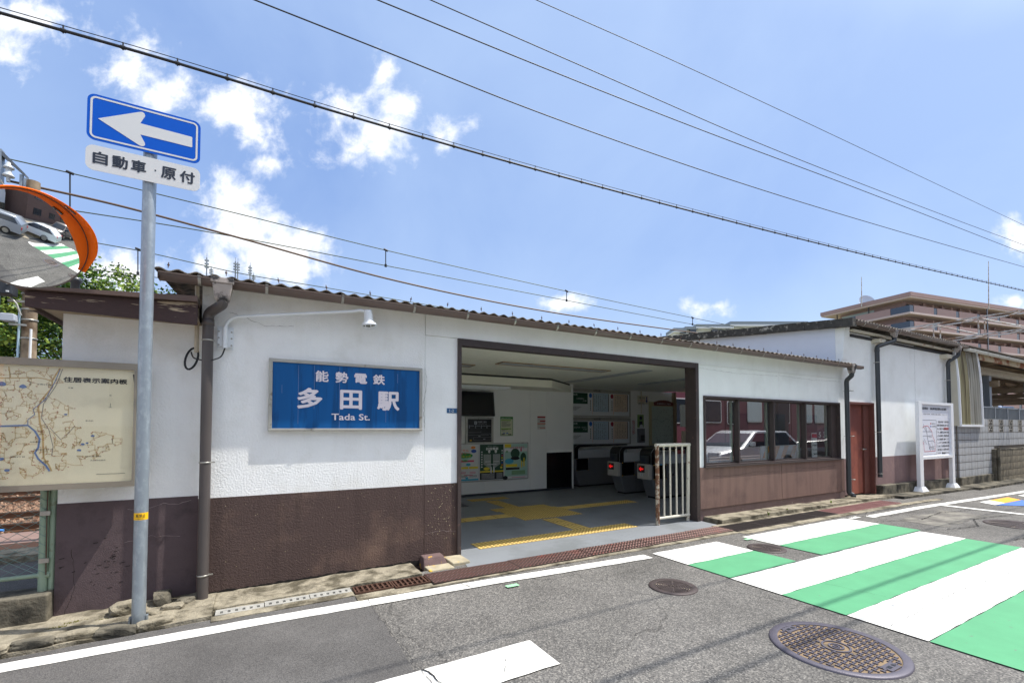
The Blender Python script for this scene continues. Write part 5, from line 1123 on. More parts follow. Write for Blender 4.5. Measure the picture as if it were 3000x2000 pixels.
# camera notice, intercom, area map
vn = thing('camera_notice', 'narrow vertical notice in red letters right of the timetables', 'notice', (9.9, 4.96, 1.8))
xa, za_ = P8(795, 390); xb, zb = P8(836, 548); p = MB(); flat(p, xa, xb, zb, za_, 4.968); p.build('sheet', mat('timetable_white', S(222, 224, 226)), vn)
for i, ch in enumerate('監視カメラ作動中'):
    h = (za_-zb-.03)/8; text(ch, xa+.02, xb-.02, za_-.015-h*(i+.9), za_-.015-h*i, 4.9665, M_red, vn)
ic = thing('intercom_sign', 'small sign with a blue down arrow above the intercom', 'sign', (10.2, 4.96, 2.3))
xa, za_ = P8(852, 135); xb, zb = P8(964, 225); p = MB(); flat(p, xa, xb, zb, za_, 4.955, 0, .01); p.build('sheet', mat('notice_cream2', S(214, 208, 190), .5), ic)
for i, (s_, m_) in enumerate((('ご用の方は', M_navy), ('インターホンで', M_red), ('お呼び下さい', M_navy))): text(s_, xa+.02, xa+(xb-xa)*.66, za_-.03-(i+.8)*.088, za_-.03-i*.088, 4.944, m_, ic, w=.01)
p = MB(); cxm = xb-.07; p.prism([(cxm-.02, za_-.03), (cxm-.02, zb+.1), (cxm-.05, zb+.1), (cxm, zb+.025), (cxm+.05, zb+.1), (cxm+.02, zb+.1), (cxm+.02, za_-.03)], 'y', 4.944, 4.942); p.build('arrow', c('arrow_blue', 26, 50, 130), ic)
im = thing('intercom', 'grey wall intercom with a green backed staff picture above it', 'intercom', (10.2, 4.95, 1.7))
xa, za_ = P8(852, 335); xb, zb = P8(915, 470); p = MB(); flat(p, xa, xb, zb, za_, 4.96, 0, .02); p.build('picture_board', c('lime_board', 128, 158, 96), im)
p = MB(); cx2 = (xa+xb)/2; p.disk((cx2, 4.938, za_-.1), .055, 'y', 16, 0, .002); p.disk((cx2+.02, 4.937, za_-.36), .075, 'y', 16, 1, .002); p.box(cx2-.06, cx2+.06, 4.936, 4.939, zb+.02, za_-.2, 0); p.build('picture', [M_navy, M_rwhite], im)
xa, za_ = P8(850, 480); xb, zb = P8(918, 625); p = MB(); p.box(xa, xb, 4.90, 4.965, zb, za_); p.build('case', M_stain, im, bevel=.01); p = MB(); p.box(xa+.08, xb-.01, 4.895, 4.899, zb+.05, zb+.22); p.build('keypad', M_black, im)
p = MB(); xx = P8(888, 100)[0]; p.tube([(xx, 4.94, 1.95), (xx, 4.94, 2.62)], .016, 8); p.build('conduit', M_beige, im)
am = thing('area_map_board', 'tall framed area map with a brown arched heading behind the gates', 'map board', (10.9, 4.95, 1.8))
xa, za_ = P8(972, 200); xb, zb = P8(1260, 680); p = MB(); p.box(xa, xb, 4.93, 4.968, 1.0, za_); p.build('frame', c('cream_map_frame', 186, 178, 140), am)
p = MB(); p.box(xa+.09, xb-.06, 4.925, 4.931, 1.05, za_-.13); AMP = p.build('map_panel', c('grey_green_map', 176, 190, 178), am)
p = MB(); xm = (xa+xb)/2; hw = (xb-xa)*.36; p.prism([(xm-hw*.94, za_-.11), (xm+hw*.94, za_-.11), (xm+hw, za_-.01), (xm+hw*.5, za_+.045), (xm, za_+.06), (xm-hw*.5, za_+.045), (xm-hw, za_-.01)], 'y', 4.925, 4.915); HD = p.build('heading', c('brown_heading', 110, 50, 44), am)
text('多田駅周辺ご案内', xm-hw*.7, xm+hw*.7, za_-.08, za_-.03, 4.914, M_rwhite, HD)
p = MB(); r2 = random.Random(9)
for k in range(150):
    x, z = r2.uniform(xa+.12, xb-.1), r2.uniform(1.1, za_-.16); w_ = r2.uniform(.01, .05); p.quad((x, 4.9235, z), (x+w_, 4.9235, z), (x+w_, 4.9235, z+.008), (x, 4.9235, z+.008), 0 if k % 9 else 1)
for k in range(24): x = xa+.1+(xb-xa-.2)*k/24; z = 1.75+.05*sin(k*.5); p.quad((x, 4.923, z), (x+.03, 4.923, z+.004), (x+.03, 4.923, z+.012), (x, 4.923, z+.01), 0)
p.build('map_print', [c('map_ink', 70, 84, 80), c('map_rust', 150, 90, 70)], AMP, kind='stuff')

# ================================================================== RIGHT: board, block wall, platform canopy
nb = thing('notice_board', 'white framed bicycle parking ban notice on two white legs', 'notice board', (14.9, -.2, -.05))
Yb = -.215
p = MB(); p.box(13.78, 13.97, Yb-.045, Yb+.03, .02, 2.165); p.build('leg', M_white_paint, nb, bevel=.004)
p = MB(); p.box(15.70, 15.86, Yb-.045, Yb+.03, .0, 2.165); p.build('leg', M_white_paint, nb, bevel=.004)
for x, z in ((13.875, -.035), (15.78, -.062)):
    p = MB(); w0, w1 = .10, .20; vs = [(x+sx*w, Yb+sy*w*.62, z+h) for h, w in ((.16, w0), (.012, w1), (-.01, w1)) for sx, sy in ((-1, -1), (1, -1), (1, 1), (-1, 1))]
    p.add(vs, [(4*r_+k, 4*r_+(k+1) % 4, 4*r_+4+(k+1) % 4, 4*r_+4+k)[::-1] for r_ in range(2) for k in range(4)]); p.build('foot', M_white_paint, nb)
p = MB(); p.box(13.97, 15.70, Yb-.045, Yb+.03, 2.10, 2.165); p.box(13.97, 15.70, Yb-.045, Yb+.03, .765, .83); p.build('frame', M_white_paint, nb)
p = MB(); p.box(13.97, 15.70, Yb-.005, Yb+.01, .83, 2.10); BP = p.build('panel', mat('board_white', S(226, 228, 236), .4), nb)
Yp = Yb-.006
def bz_(zx, zy): r_ = onY(2600+zx/4.612, 1140+zy/4.612, Yp); return r_.x, r_.z
def tb(s_, a, b_, m=M_ink, w=.03):
    (ax, az), (bx, bz) = bz_(*a), bz_(*b_); text(s_, ax, bx, min(bz, az-.02), az, Yp, m, BP, w=w)
tb('多田駅周辺　自転車等放置禁止区域図', (442, 236), (793, 288), M_ink, .015)
tb('自転車・原動機付自転車・普通自動二輪車の放置は、やめましょう！', (433, 322), (806, 352), M_ink, .0)
z_ = 1.705
for i, s_ in enumerate(('左図の区域は「川西市自転', '車等の駐車秩序に関する条', '例」で指定する放置禁止区域', 'です。放置禁止区域内に放置', 'された自転車、原動機付自転', '車、普通自動二輪車（１２５', 'ｃｃ以下）は保管場所に移動', 'します。なお移動の際の番線', '等に施錠された鎖等は切断し', 'ますが、責任は負いません。')):
    x_a, x_b = 14.93, 15.64; h = .0875
    text(s_, x_a+(.05 if i == 0 else 0), x_b, z_-h*i-.05, z_-h*i, Yp, M_ink, BP, w=.008)
p = MB(); p.box(15.33, 15.64, Yp-.0012, Yp-.0002, z_-h*2-.055, z_-h*2+.005); p.build('highlight', mat('pale_red_print', S(214, 120, 120)), BP)
text('川西市', 15.2, 15.4, .86, .905, Yp, M_ink, BP, w=.01)
p = MB(); xa, xb, za_, zb = 14.02, 14.88, 1.72, .87
for q in ((xa, xb, za_-.006, za_), (xa, xb, zb, zb+.006), (xa, xa+.008, zb, za_), (xb-.008, xb, zb, za_)): p.box(q[0], q[1], Yp-.001, Yp, q[2], q[3], 0)
def bl(pts, w, mi):
    v = [Vector(bz_(*q)) for q in pts]
    for a, b2 in zip(v, v[1:]):
        t = (b2-a).normalized()*w/2; n_ = Vector((-t.y, t.x)); p.add([(a.x+n_.x, Yp-.0012, a.y+n_.y), (a.x-n_.x, Yp-.0012, a.y-n_.y), (b2.x-n_.x, Yp-.0012, b2.y-n_.y), (b2.x+n_.x, Yp-.0012, b2.y+n_.y)], [(0, 1, 2, 3)], mi)
bl(((470, 520), (500, 498), (545, 494), (600, 570), (605, 620), (640, 700), (648, 830), (500, 842), (490, 740), (462, 660), (465, 560), (470, 520)), .012, 1)
bl(((515, 495), (530, 580), (545, 680), (580, 835)), .018, 2)
for q in (((465, 570), (600, 570)), ((470, 628), (535, 630), (605, 622)), ((450, 660), (470, 735), (495, 735)), ((545, 700), (610, 690), (635, 715)), ((575, 780), (640, 770)), ((600, 700), (610, 830)), ((560, 800), (645, 800)), ((490, 660), (530, 740)), ((455, 600), (480, 690), (500, 720)), ((480, 500), (520, 560)), ((560, 500), (565, 570)), ((555, 640), (600, 640)), ((570, 735), (590, 790)), ((615, 760), (630, 825))): bl(q, .009, 2)
p.box(14.53, 14.57, Yp-.001, Yp, 1.615, 1.65, 1); p.box(14.53, 14.57, Yp-.001, Yp, 1.545, 1.58, 3); p.box(14.14, 14.15, Yp-.001, Yp, 1.55, 1.62, 2)
p.build('map_print', [M_ink, c('board_red', 200, 70, 80), c('board_grey', 110, 110, 124), c('board_blue', 40, 60, 180)], BP, kind='stuff')
text('放置禁止区域', 14.6, 14.82, 1.615, 1.65, Yp, M_ink, BP); text('市営自転車等駐輪場', 14.6, 14.85, 1.545, 1.58, Yp, M_ink, BP)

# block wall
bw = thing('block_wall', 'grey concrete block wall with fan shaped vents along the platform', 'wall', (20, -.1, 0))
p = MB(); p.box(16.56, 40, -.115, .1, .18, 1.70); p.build('mortar', M_mortar, bw)
p = MB(); p.box(16.50, 19.0, -.19, -.13, -.15, .19); p.box(16.50, 16.56, -.13, .2, -.15, .19); p.build('base', M_concdk, bw, bevel=.012)
p = MB(); p.box(16.56, 40, -.14, .12, 1.70, 1.73); p.build('coping', M_conc, bw)
p = MB(); p.box(-.216, .216, -.022, .022, -.094, .094); bmd = proto(p, 'block', M_block)
p = MB()
p.box(-.216, -.14, -.022, .022, -.094, .094); p.box(.14, .216, -.022, .022, -.094, .094); p.box(-.14, .14, -.022, .022, -.094, -.075); p.box(-.14, .14, -.022, .022, .08, .094)
p.box(-.14, .14, -.006, .0, -.075, .08, 1)
for (x_, z_) in ((0, .03), (-.07, -.035), (.07, -.035)):
    p.lathe([(.052, -.004), (.038, .018), (.030, .020)], (0, 0, 0), 14, 0, Matrix.Translation(Vector((x_, -.008, z_))) @ Matrix.Rotation(R(90), 4, 'X'))
vmd = proto(p, 'block', [mat('vent_block', S(150, 146, 138), .9), M_ink])
for r_ in range(8):
    z = .28+.2025*r_-.0
    if z > 1.72: break
    for k in range(15 if r_ > 0 else 15):
        x = 16.78+.4425*k
        if z < .95 and x > 19.3: continue
        vent = (r_ == 6 and k % 2 == 1 and k > 4) if False else (z > 1.45 and k >= 5 and k % 2 == 1)
        share('block', vmd if vent else bmd, bw, (x, -.118-.003*random.random(), z))
p = MB(); p.box(-.075, .0, -.1, .1, -.094, .094)
for r_ in range(7): share('block', bmd, bw, (16.553, -.118+.24+.01, .28+.2025*r_), (0, 0, pi/2))
p = thing('old_wall', 'low blackened old block wall standing before the taller block wall', 'wall', (22, -.2, 0))
q = MB(); q.box(19.12, 40, -.21, -.12, -.2, .86); q.build('mortar', mat('old_mortar', S(92, 84, 72), .95), p)
q = MB(); q.box(18.98, 19.12, -.235, -.08, -.2, .90); q.tube([(19.05, -.27, -.1), (19.05, -.27, .95)], .035, 10); q.build('end_post', M_concdk, p)
q = MB(); q.box(19.1, 40, -.24, -.1, .86, .90); q.build('coping', M_concdk, p)
ob_ = mat('old_blackened_block', S(138, 128, 108), .95, var=.22, vs=5, c2=S(86, 80, 68), cs=1.6, ct=(.45, .62), bump=.6, bs=50, streak=(S(56, 52, 46), .6))
q = MB(); q.box(-.215, .215, -.02, .02, -.095, .095); omd = proto(q, 'block', ob_)
for r_ in range(5):
    for k in range(9): share('block', omd, p, (19.34+.442*k+.0*r_, -.212-.005*random.random(), -.03+.2*r_))

# translucent corrugated screen between wing and canopy
sc2 = thing('corrugated_screen', 'yellowed translucent corrugated screen in a white frame beside the white wing', 'screen', (17.5, -.1, 1.6))
q = MB()
q.prism([(-.10, 3.5), (-.16, 3.2), (-.19, 1.58), (.25, 1.58), (.25, 3.5)], 'x', 16.46, 16.475); q.build('end_panel', M_cream, sc2)
def fib(name, col_):
    m = bpy.data.materials.new(name); m.use_nodes = True; nt = m.node_tree; N = nt.nodes; L = nt.links; pb = N['Principled BSDF']
    pb.inputs['Roughness'].default_value = .55; tcn = N.new('ShaderNodeTexCoord'); mp3 = N.new('ShaderNodeMapping'); mp3.inputs['Scale'].default_value = (14, 4, .5); L.new(tcn.outputs['Object'], mp3.inputs[0])
    n_ = N.new('ShaderNodeTexNoise'); n_.inputs['Scale'].default_value = 1; n_.inputs['Detail'].default_value = 4; L.new(mp3.outputs[0], n_.inputs[0]); mr = N.new('ShaderNodeMapRange'); mr.inputs[1].default_value = .42; mr.inputs[2].default_value = .68; L.new(n_.outputs[0], mr.inputs[0])
    x_ = N.new('ShaderNodeMix'); x_.data_type = 'RGBA'; x_.inputs['A'].default_value = col_; x_.inputs['B'].default_value = S(120, 108, 84); L.new(mr.outputs[0], x_.inputs[0]); L.new(x_.outputs['Result'], pb.inputs['Base Color'])
    tr = N.new('ShaderNodeBsdfTranslucent'); L.new(x_.outputs['Result'], tr.inputs[0]); ms_ = N.new('ShaderNodeMixShader'); ms_.inputs[0].default_value = .4; L.new(pb.outputs[0], ms_.inputs[1]); L.new(tr.outputs[0], ms_.inputs[2]); L.new(ms_.outputs[0], N['Material Output'].inputs[0]); return m
for (x0_, x1_, cc_) in ((16.56, 17.28, S(196, 188, 150)), (17.30, 18.12, S(200, 198, 186))):
    q = MB(); n = 60; vs = []; prof = [(3.66, -.11), (3.3, -.145), (2.8, -.17), (1.62, -.185)]
    for (z, y) in prof:
        for i in range(n+1): vs.append((x0_+(x1_-x0_)*i/n, y+.014*sin(2*pi*(x0_+(x1_-x0_)*i/n)/.076), z))
    q.add(vs, [(j*(n+1)+i, (j+1)*(n+1)+i, (j+1)*(n+1)+i+1, j*(n+1)+i+1) for j in range(3) for i in range(n)], 0, True); q.build('sheet', fib('fibreglass_%d' % int(x0_*10), cc_), sc2)
q = MB(); 
for x in (16.50, 18.13): q.tube([(x, -.11, 3.68), (x, -.15, 3.3), (x, -.18, 2.8), (x, -.20, 1.58)], .035, 6)
q.box(16.47, 18.17, -.225, -.15, 1.56, 1.62); q.build('frame', M_white_paint, sc2)
# platform fence
pf_ = thing('platform_fence', 'grey aluminium baluster fence on top of the block wall', 'fence', (22, .0, 1.73))
q = MB(); q.box(18.2, 40, -.02, .02, 2.14, 2.18); q.build('rail', M_alubar, pf_); q = MB(); q.box(18.2, 40, -.012, .012, 1.78, 1.80); q.build('rail', M_alubar, pf_)
q = MB(); q.box(-.014, .014, -.012, .012, 1.80, 2.14); bd = proto(q, 'baluster', M_alubar)
for k in range(60): share('baluster', bd, pf_, (18.3+.11*k, 0, 0))
q = MB(); q.box(-.035, .035, -.03, .03, 1.73, 2.18); bd = proto(q, 'post', M_alubar)
for k in range(6): share('post', bd, pf_, (18.75+1.12*k, 0, 0))
# platform canopy
cn = thing('platform_canopy', 'old platform canopy with white gutter, rusty eaves and timber trusses', 'canopy', (24, 2, 0))
q = MB(); q.prism([(-.25, 3.78), (6.2, 4.5), (6.2, 4.53), (-.25, 3.81)], 'x', 17.0, 46); q.build('roof', M_underroof, cn)
gutter(16.95, 46, -.24, 3.70, .062, M_gutwhite, cn, [17.5+.9*i for i in range(14)])
q = MB(); q.box(18.2, 46, -.16, -.10, 3.50, 3.72); q.build('fascia', mat('rusty_cream_fascia', S(190, 176, 148), .8, c2=S(140, 84, 52), cs=2.2, ct=(.5, .58), var=.15, vs=9), cn)
q = MB(); q.prism([(.38, 3.50), (.52, 3.50), (.52, 3.47), (.42, 3.47), (.42, 3.30), (.52, 3.30), (.52, 3.26), (.38, 3.26)], 'x', 18.1, 46); q.box(18.1, 46, .36, .38, 3.37, 3.39); q.build('channel_beam', M_cream, cn)
for k in range(5):
    x = 21.2+k*4.4
    q = MB(); q.box(x-.10, x+.10, .4, .6, 0.2, 3.26); q.build('post', M_alubar, cn)
    q = MB(); q.box(x-.08, x+.08, 4.6, 4.8, 0, 4.2); q.build('post', M_cream, cn)
    q = MB(); q.box(x-.09, x+.09, .2, 5.2, 2.90, 3.08); q.build('tie_beam', M_wood, cn)
    q = MB(); q.box(x-.07, x+.07, .2, 5.4, 3.62, 3.74); q.build('rafter', M_wood, cn)
    for (y0_, z0_, y1_, z1_) in ((1.0, 3.1, 2.2, 3.75), (2.2, 3.1, 1.4, 3.7), (2.8, 3.1, 4.4, 3.9), (4.4, 3.0, 3.2, 3.9)):
        q = MB(); q.tube([(x, y0_, z0_), (x, y1_, z1_)], .055, 4); q.build('brace', M_wood, cn)
for y in (1.2, 2.6, 4.0):
    q = MB(); q.box(18, 46, y-.06, y+.06, 3.70+.11*y, 3.82+.11*y); q.build('purlin', M_wood, cn)
q = MB(); q.box(24.0, 26.0, 4.9, 5.0, 2.2, 3.1); q.build('hanging_panel', c('dark_panel', 52, 54, 60), cn)
pl_ = MB(); pl_.box(16.6, 46, .15, 5.2, -.4, .75); tag(pl_.build('platform', mat('platform_top', S(140, 136, 128), .9)), 'concrete station platform behind the block wall', 'platform')
# overhead lattice beam above the tracks
lb = thing('lattice_beam', 'white painted steel lattice beam crossing over the tracks', 'gantry', (22, 4, 4.7))
M_lat = mat('white_lattice_steel', S(196, 196, 192), .6, c2=S(150, 116, 84), cs=3, ct=(.46, .62))
for (x, z) in ((21.8, 5.38), (21.8, 4.76), (22.4, 5.38), (22.4, 4.76), (22.1, 5.38), (22.1, 4.76)):
    if x == 22.1: continue
    q = MB(); q.box(x-.02, x+.02, -9, 14, z-.022, z+.022); q.build('chord', M_lat, lb)
yk = -8.8
k = 0
while yk < 13.5:
    for x in (21.8, 22.4):
        q = MB(); q.box(x-.015, x+.015, yk-.015, yk+.015, 4.79, 5.35); q.build('upright', M_lat, lb)
        q = MB(); q.tube([(x, yk, 4.79), (x, yk+1.2, 5.35)] , .016, 4); q.build('diagonal', M_lat, lb)
    for z in (5.38, 4.76):
        q = MB(); q.tube([(21.8, yk, z), (22.4, yk+.6, z)], .016, 4); q.build('lacing', M_lat, lb)
    yk += 1.2
for (y, z) in ((0, 0), (13.6, 0)): q = MB(); q.box(21.85, 22.35, y+14 if y == 0 else y, (y+14.4) if y == 0 else y+.4, -.4, 5.4); q.build('post', M_lat, lb) if y == 0 else None
# messenger feeders hung from the beam
q = MB()
for k in range(5): q.tube([(30+k*.0, 8, 5.5+.12*k), (23, 1.4, 5.0+.13*k)], .02, 5)
# ================================================================== TRACKS AND TRAIN
q = MB(); q.quad((-40, .25, -.02), (1.4, .25, -.02), (1.4, 2.3, -.02), (-40, 2.3, -.02)); struct(q.build('service_path', M_asph2))
q = MB(); q.box(-40, 1.4, 2.3, 2.75, -.3, .06); struct(q.build('path_kerb', M_conc))
q = MB(); q.quad((-60, 2.7, -.16), (60, 2.7, -.16), (60, 14, -.16), (-60, 14, -.16)); struct(q.build('track_bed', M_bed))
def trk(x): t = max(0, min(1, (x+1)/12)); return 2.0*t*t*(3-2*t)
tr_ = thing('railway_track', 'rusty rails on sleepers and ballast behind the fence', 'track', (0, 6, 0)); del tr_['category']; tr_['kind'] = 'structure'
for yy in (5.2, 6.6, 9.2, 10.6):
    q = MB(); xs_ = [-40+2*k for k in range(51)]; vs = []
    for x in xs_:
        y = yy+trk(x)*(1 if yy < 8 else .0)
        vs += [(x, y-.055, -.13), (x, y-.055, -.115), (x, y-.012, -.10), (x, y-.012, -.03), (x, y-.034, -.022), (x, y-.034, .0), (x, y+.034, .0), (x, y+.034, -.022), (x, y+.012, -.03), (x, y+.012, -.10), (x, y+.055, -.115), (x, y+.055, -.13)]
    for k in range(len(xs_)-1):
        for j in range(11): q.f.append([k*12+j, (k+1)*12+j, (k+1)*12+j+1, k*12+j+1][::-1]); q.m.append(1 if j == 5 else 0); q.sm.append(False)
    q.v = vs; q.build('rail', [M_rail, M_railtop], tr_)
q = MB(); q.box(-.11, .11, -1.15, 1.15, -.20, -.128); q.box(-.07, .07, -.83, -.60, -.128, -.09); q.box(-.07, .07, .57, .80, -.128, -.09); sm_ = proto(q, 'sleeper', M_sleeper)
for k in range(26): 
    x = -12+.6*k; share('sleeper', sm_, tr_, (x, 5.9+trk(x), 0)); share('sleeper', sm_, tr_, (x, 9.9, 0))
q = MB(); rr_ = random.Random(4)
for k in range(5200):
    x, y = rr_.uniform(-9, -1.2), rr_.uniform(2.8, 12)
    s_ = rr_.uniform(.02, .05); z = -.13+rr_.uniform(-.01, .03)
    if any(abs(y-t_) < .07 for t_ in (5.2, 6.6, 9.2, 10.6)): continue
    a = rr_.uniform(0, 3); v = [Vector((s_*rr_.uniform(.6, 1.1)*cos(a+2*pi*j/5), s_*rr_.uniform(.6, 1.1)*sin(a+2*pi*j/5), 0)) for j in range(5)]
    base = [(x+w_.x, y+w_.y, z-.02) for w_ in v]; top = [(x+w_.x*.6, y+w_.y*.6, z+s_*rr_.uniform(.4, .8)) for w_ in v]
    q.add(base+top, [(5, 6, 7, 8, 9)]+[(j, (j+1) % 5, 5+(j+1) % 5, 5+j) for j in range(5)])
tag(q.build('ballast', M_ballast, kind='stuff'), 'brown crushed stone ballast between the rails', 'ballast')
q = MB(); q.box(-3.6, -1.9, 3.5, 4.5, -.13, -.03); q.box(-3.4, -1.9, 3.45, 3.5, -.2, -.0); tag(q.build('cable_trough_lid', mat('brown_trough', S(132, 108, 98), .9, var=.15, bump=.2)), 'flat brown concrete slab beside the nearest rail', 'slab')
q = MB(); q.tube([(-4.5, 4.75, -.03), (-3.9, 4.8, .05), (-3.3, 4.72, -.02)], .02, 8); tag(q.build('blue_hose', c('hose_blue', 70, 140, 210)), 'short bright blue cable lying across the ballast', 'cable')
# train
TR = thing('train_car', 'maroon commuter train car seen through the office windows', 'train', (20, 8.6, 0))
tx0, tx1, ty = 12.4, 30.5, 7.1
q = MB(); q.prism([(ty, .95), (ty, 3.1), (ty+.35, 3.55), (ty+1.35, 3.68), (ty+2.35, 3.55), (ty+2.7, 3.1), (ty+2.7, .95)], 'x', tx0, tx1); q.build('body', M_maroon, TR)
q = MB(); q.box(tx0+.02, tx1-.02, ty+.05, ty+2.65, .35, .95); q.build('skirt', M_maroondk, TR)
for x in (14.0, 16.1, 24.8, 27.4):
    q = MB(); q.tube([(x, ty+.5, .33), (x, ty+.65, .33)], .4, 20); q.build('wheel', M_irondk, TR)
def twin(x0, x1, z0, z1, m, door=False):
    q = MB(); q.prism(rrect(x0-.035, x1+.035, z0-.035, z1+.035, .09), 'y', ty+.0, ty-.02); f_ = q.build('window_frame', mat('train_window_rim', S(226, 230, 234), .4), TR)
    q = MB(); q.prism(rrect(x0, x1, z0, z1, .07), 'y', ty-.0205, ty-.023); q.build('pane', m, f_)
twin(15.45, 16.55, 1.78, 2.62, M_win); twin(17.0, 17.4, 1.72, 2.62, M_win); twin(18.35, 19.3, 1.82, 2.66, M_skypane)
for x in (20.45, 21.05): twin(x, x+.38, 1.78, 2.66, M_win)
twin(22.4, 23.3, 1.82, 2.66, M_skypane); twin(23.6, 24.5, 1.82, 2.66, M_skypane); twin(13.3, 14.5, 1.75, 2.65, M_win); twin(25.4, 26.3, 1.82, 2.66, M_skypane)
for x in (20.98, 20.3, 21.6, 16.85, 17.55):
    q = MB(); q.box(x-.012, x+.012, ty-.012, ty, .98, 2.95); q.build('door_edge', M_chrome if x == 20.98 else M_maroondk, TR)
text('5 30', 23.9, 24.8, 1.08, 1.35, ty, M_rwhite, TR, w=.03)
q = MB(); q.prism([(ty, .95), (ty, 3.1), (ty+.35, 3.55), (ty+1.35, 3.68), (ty+2.35, 3.55), (ty+2.7, 3.1), (ty+2.7, .95)], 'x', tx0-18.6, tx0-.5)
# things seen in or through the office glass
q = MB(); q.box(12.4, 12.9, 2.3, 2.7, 0, 3.4); tag(q.build('platform_pillar', M_alubar), 'grey square pillar behind the right office pane', 'pillar')
hb = thing('reflected_guard_stripes', 'orange and white striped board standing for a pole guard mirrored in the third pane', 'barrier', (9.9, 1.0, 0))
q = MB(); q.box(9.4, 10.7, .9, .93, .86, 1.14); q.build('board', M_rwhite, hb); q = MB()  # striped board put in for the reflection of a pole guard
for k in range(4): q.prism([(9.42+.34*k, .87), (9.58+.34*k, .87), (9.74+.34*k, 1.13), (9.58+.34*k, 1.13)], 'y', .899, .897)
q.build('stripe', c('guard_orange', 226, 150, 50), hb); q = MB(); q.box(9.5, 9.54, .93, .97, 0, 1.0); q.box(10.5, 10.54, .93, .97, 0, 1.0); q.build('stand', M_alubar, hb)
vs_ = thing('window_notice', 'white vertical notice with red heading inside the right office pane', 'notice', (9.95, .1, 1.2))
q = MB(); q.box(9.78, 9.98, .085, .088, .93, 1.42); q.build('sheet', M_rwhite, vs_); q = MB(); q.box(9.79, 9.97, .081, .0845, 1.32, 1.40); q.build('heading', c('board_red', 200, 70, 80), vs_)
for i, s_ in enumerate(('のせでん', '多田駅', 'きっぷ', 'ご案内')): text(s_, 9.80, 9.96, 1.24-.09*i, 1.28-.09*i, .085, M_ink, vs_, w=.02)
# ceiling of the wing beyond the hall
q = MB(); q.box(10.85, 16.4, .12, 4.9, 2.66, 2.72); q.build('ceiling', M_ceil, B2)

# ================================================================== LEFT BACKGROUND
M_mid = [M_leaf[0], M_leaf[1], M_leaf[2]]
def tree(x, y, h, cr, lab, n, seed, z0=0, cz=.62, leaf=.085):
    rn = random.Random(seed); t = thing('broadleaf_tree', lab, 'tree', (x, y, z0), 'trees behind the tracks')
    b = MB(); b.tube([(x, y, z0-.4), (x+.1, y, z0+h*.25), (x-.05, y+.1, z0+h*.5), (x+.1, y, z0+h*.75)], [.16, .13, .09, .04], 9); b.build('trunk', M_bark, t)
    lb_ = MB(); ends = []
    for k in range(16):
        a = rn.uniform(0, 2*pi); r_ = cr*rn.uniform(.5, .95); zz = z0+h*rn.uniform(.35, .95); s0 = Vector((x, y, z0+h*rn.uniform(.2, .6))); e_ = Vector((x+r_*cos(a), y+r_*sin(a), zz)); m_ = (s0+e_)/2+Vector((0, 0, -.1))
        lb_.tube([s0, m_, e_], [.05, .032, .012], 6); ends += [e_, m_.lerp(e_, .5)]
    lb_.build('limbs', M_bark, t)
    cl_c = []
    for k in range(n//60):
        if k % 3 == 0: c_ = rn.choice(ends)+Vector((rn.gauss(0, .25), rn.gauss(0, .25), rn.gauss(0, .2)))
        else:
            v = Vector((rn.gauss(0, 1), rn.gauss(0, 1), rn.gauss(0, 1))).normalized()*rn.uniform(.55, 1.0); c_ = Vector((x+v.x*cr, y+v.y*cr, z0+h*cz+v.z*h*.42))
        cl_c.append((c_, rn.uniform(.16, .38)))
    L_ = MB()
    for c_, s_ in cl_c:
        mi_ = rn.choice((0, 0, 0, 1, 1, 2))
        for j in range(60):
            d = Vector((rn.gauss(0, 1), rn.gauss(0, 1), rn.gauss(0, .75)))*s_*.6; o_ = c_+d; l_ = leaf*rn.uniform(.6, 1.2)
            ax_ = Vector((rn.gauss(0, 1), rn.gauss(0, 1), rn.gauss(-.2, .5))).normalized(); nn = ax_.cross(Vector((rn.gauss(0, 1), rn.gauss(0, 1), rn.gauss(0, 1)))).normalized(); w_ = nn*l_*.32
            L_.add([o_, o_+ax_*l_*.5+w_, o_+ax_*l_, o_+ax_*l_*.5-w_], [(0, 1, 2, 3)], mi_ if rn.random() < .8 else 2)
    L_.build('crown', M_mid, t, kind='stuff')
tree(-8.6, 14.2, 7.6, 2.7, 'tall leafy tree at the left edge behind the concrete pole', 36000, 11, leaf=.12)
tree(-5.2, 14.6, 7.0, 2.5, 'leafy tree rising above the annex roof left of the sign pole', 33000, 12, leaf=.12)
tree(-2.2, 15.2, 6.6, 2.0, 'lower thin topped tree right above the annex roof', 15000, 13, leaf=.11)
tree(-10.5, 16.5, 8.6, 3.0, 'rear tree filling the left edge behind the horn speaker', 26000, 14, leaf=.14)
hd = MB(); rn = random.Random(8)
for k in range(30000):
    x = rn.uniform(-15, 0); y = rn.uniform(12.6, 15.5); z = rn.uniform(-.3, 2.4+.5*noise.noise(Vector((x, y, 0)))); l_ = .14*rn.uniform(.6, 1.2); o_ = Vector((x, y, z)); a_ = Vector((rn.gauss(0, 1), rn.gauss(0, 1), rn.gauss(-.2, .5))).normalized(); w_ = a_.cross(Vector((rn.gauss(0, 1), rn.gauss(0, 1), rn.gauss(0, 1)))).normalized()*l_*.32
    hd.add([o_, o_+a_*l_*.5+w_, o_+a_*l_, o_+a_*l_*.5-w_], [(0, 1, 2, 3)], rn.choice((0, 0, 0, 1, 2)))
tag(hd.build('undergrowth', M_mid, kind='stuff'), 'dense shrubs under the trees across the tracks', 'undergrowth')
up_ = thing('utility_pole', 'weathered brown concrete pole behind the annex with bands and conduits', 'utility pole', (-2.7, 3.5, 0))
q = MB()
for z in (1.25, 1.6): q.box(-2.70, -1.38, 3.44, 3.50, z, z+.06); q.box(-1.43, -1.37, 2.2, 3.5, z, z+.06)
q.build('bracket', M_galv, up_)
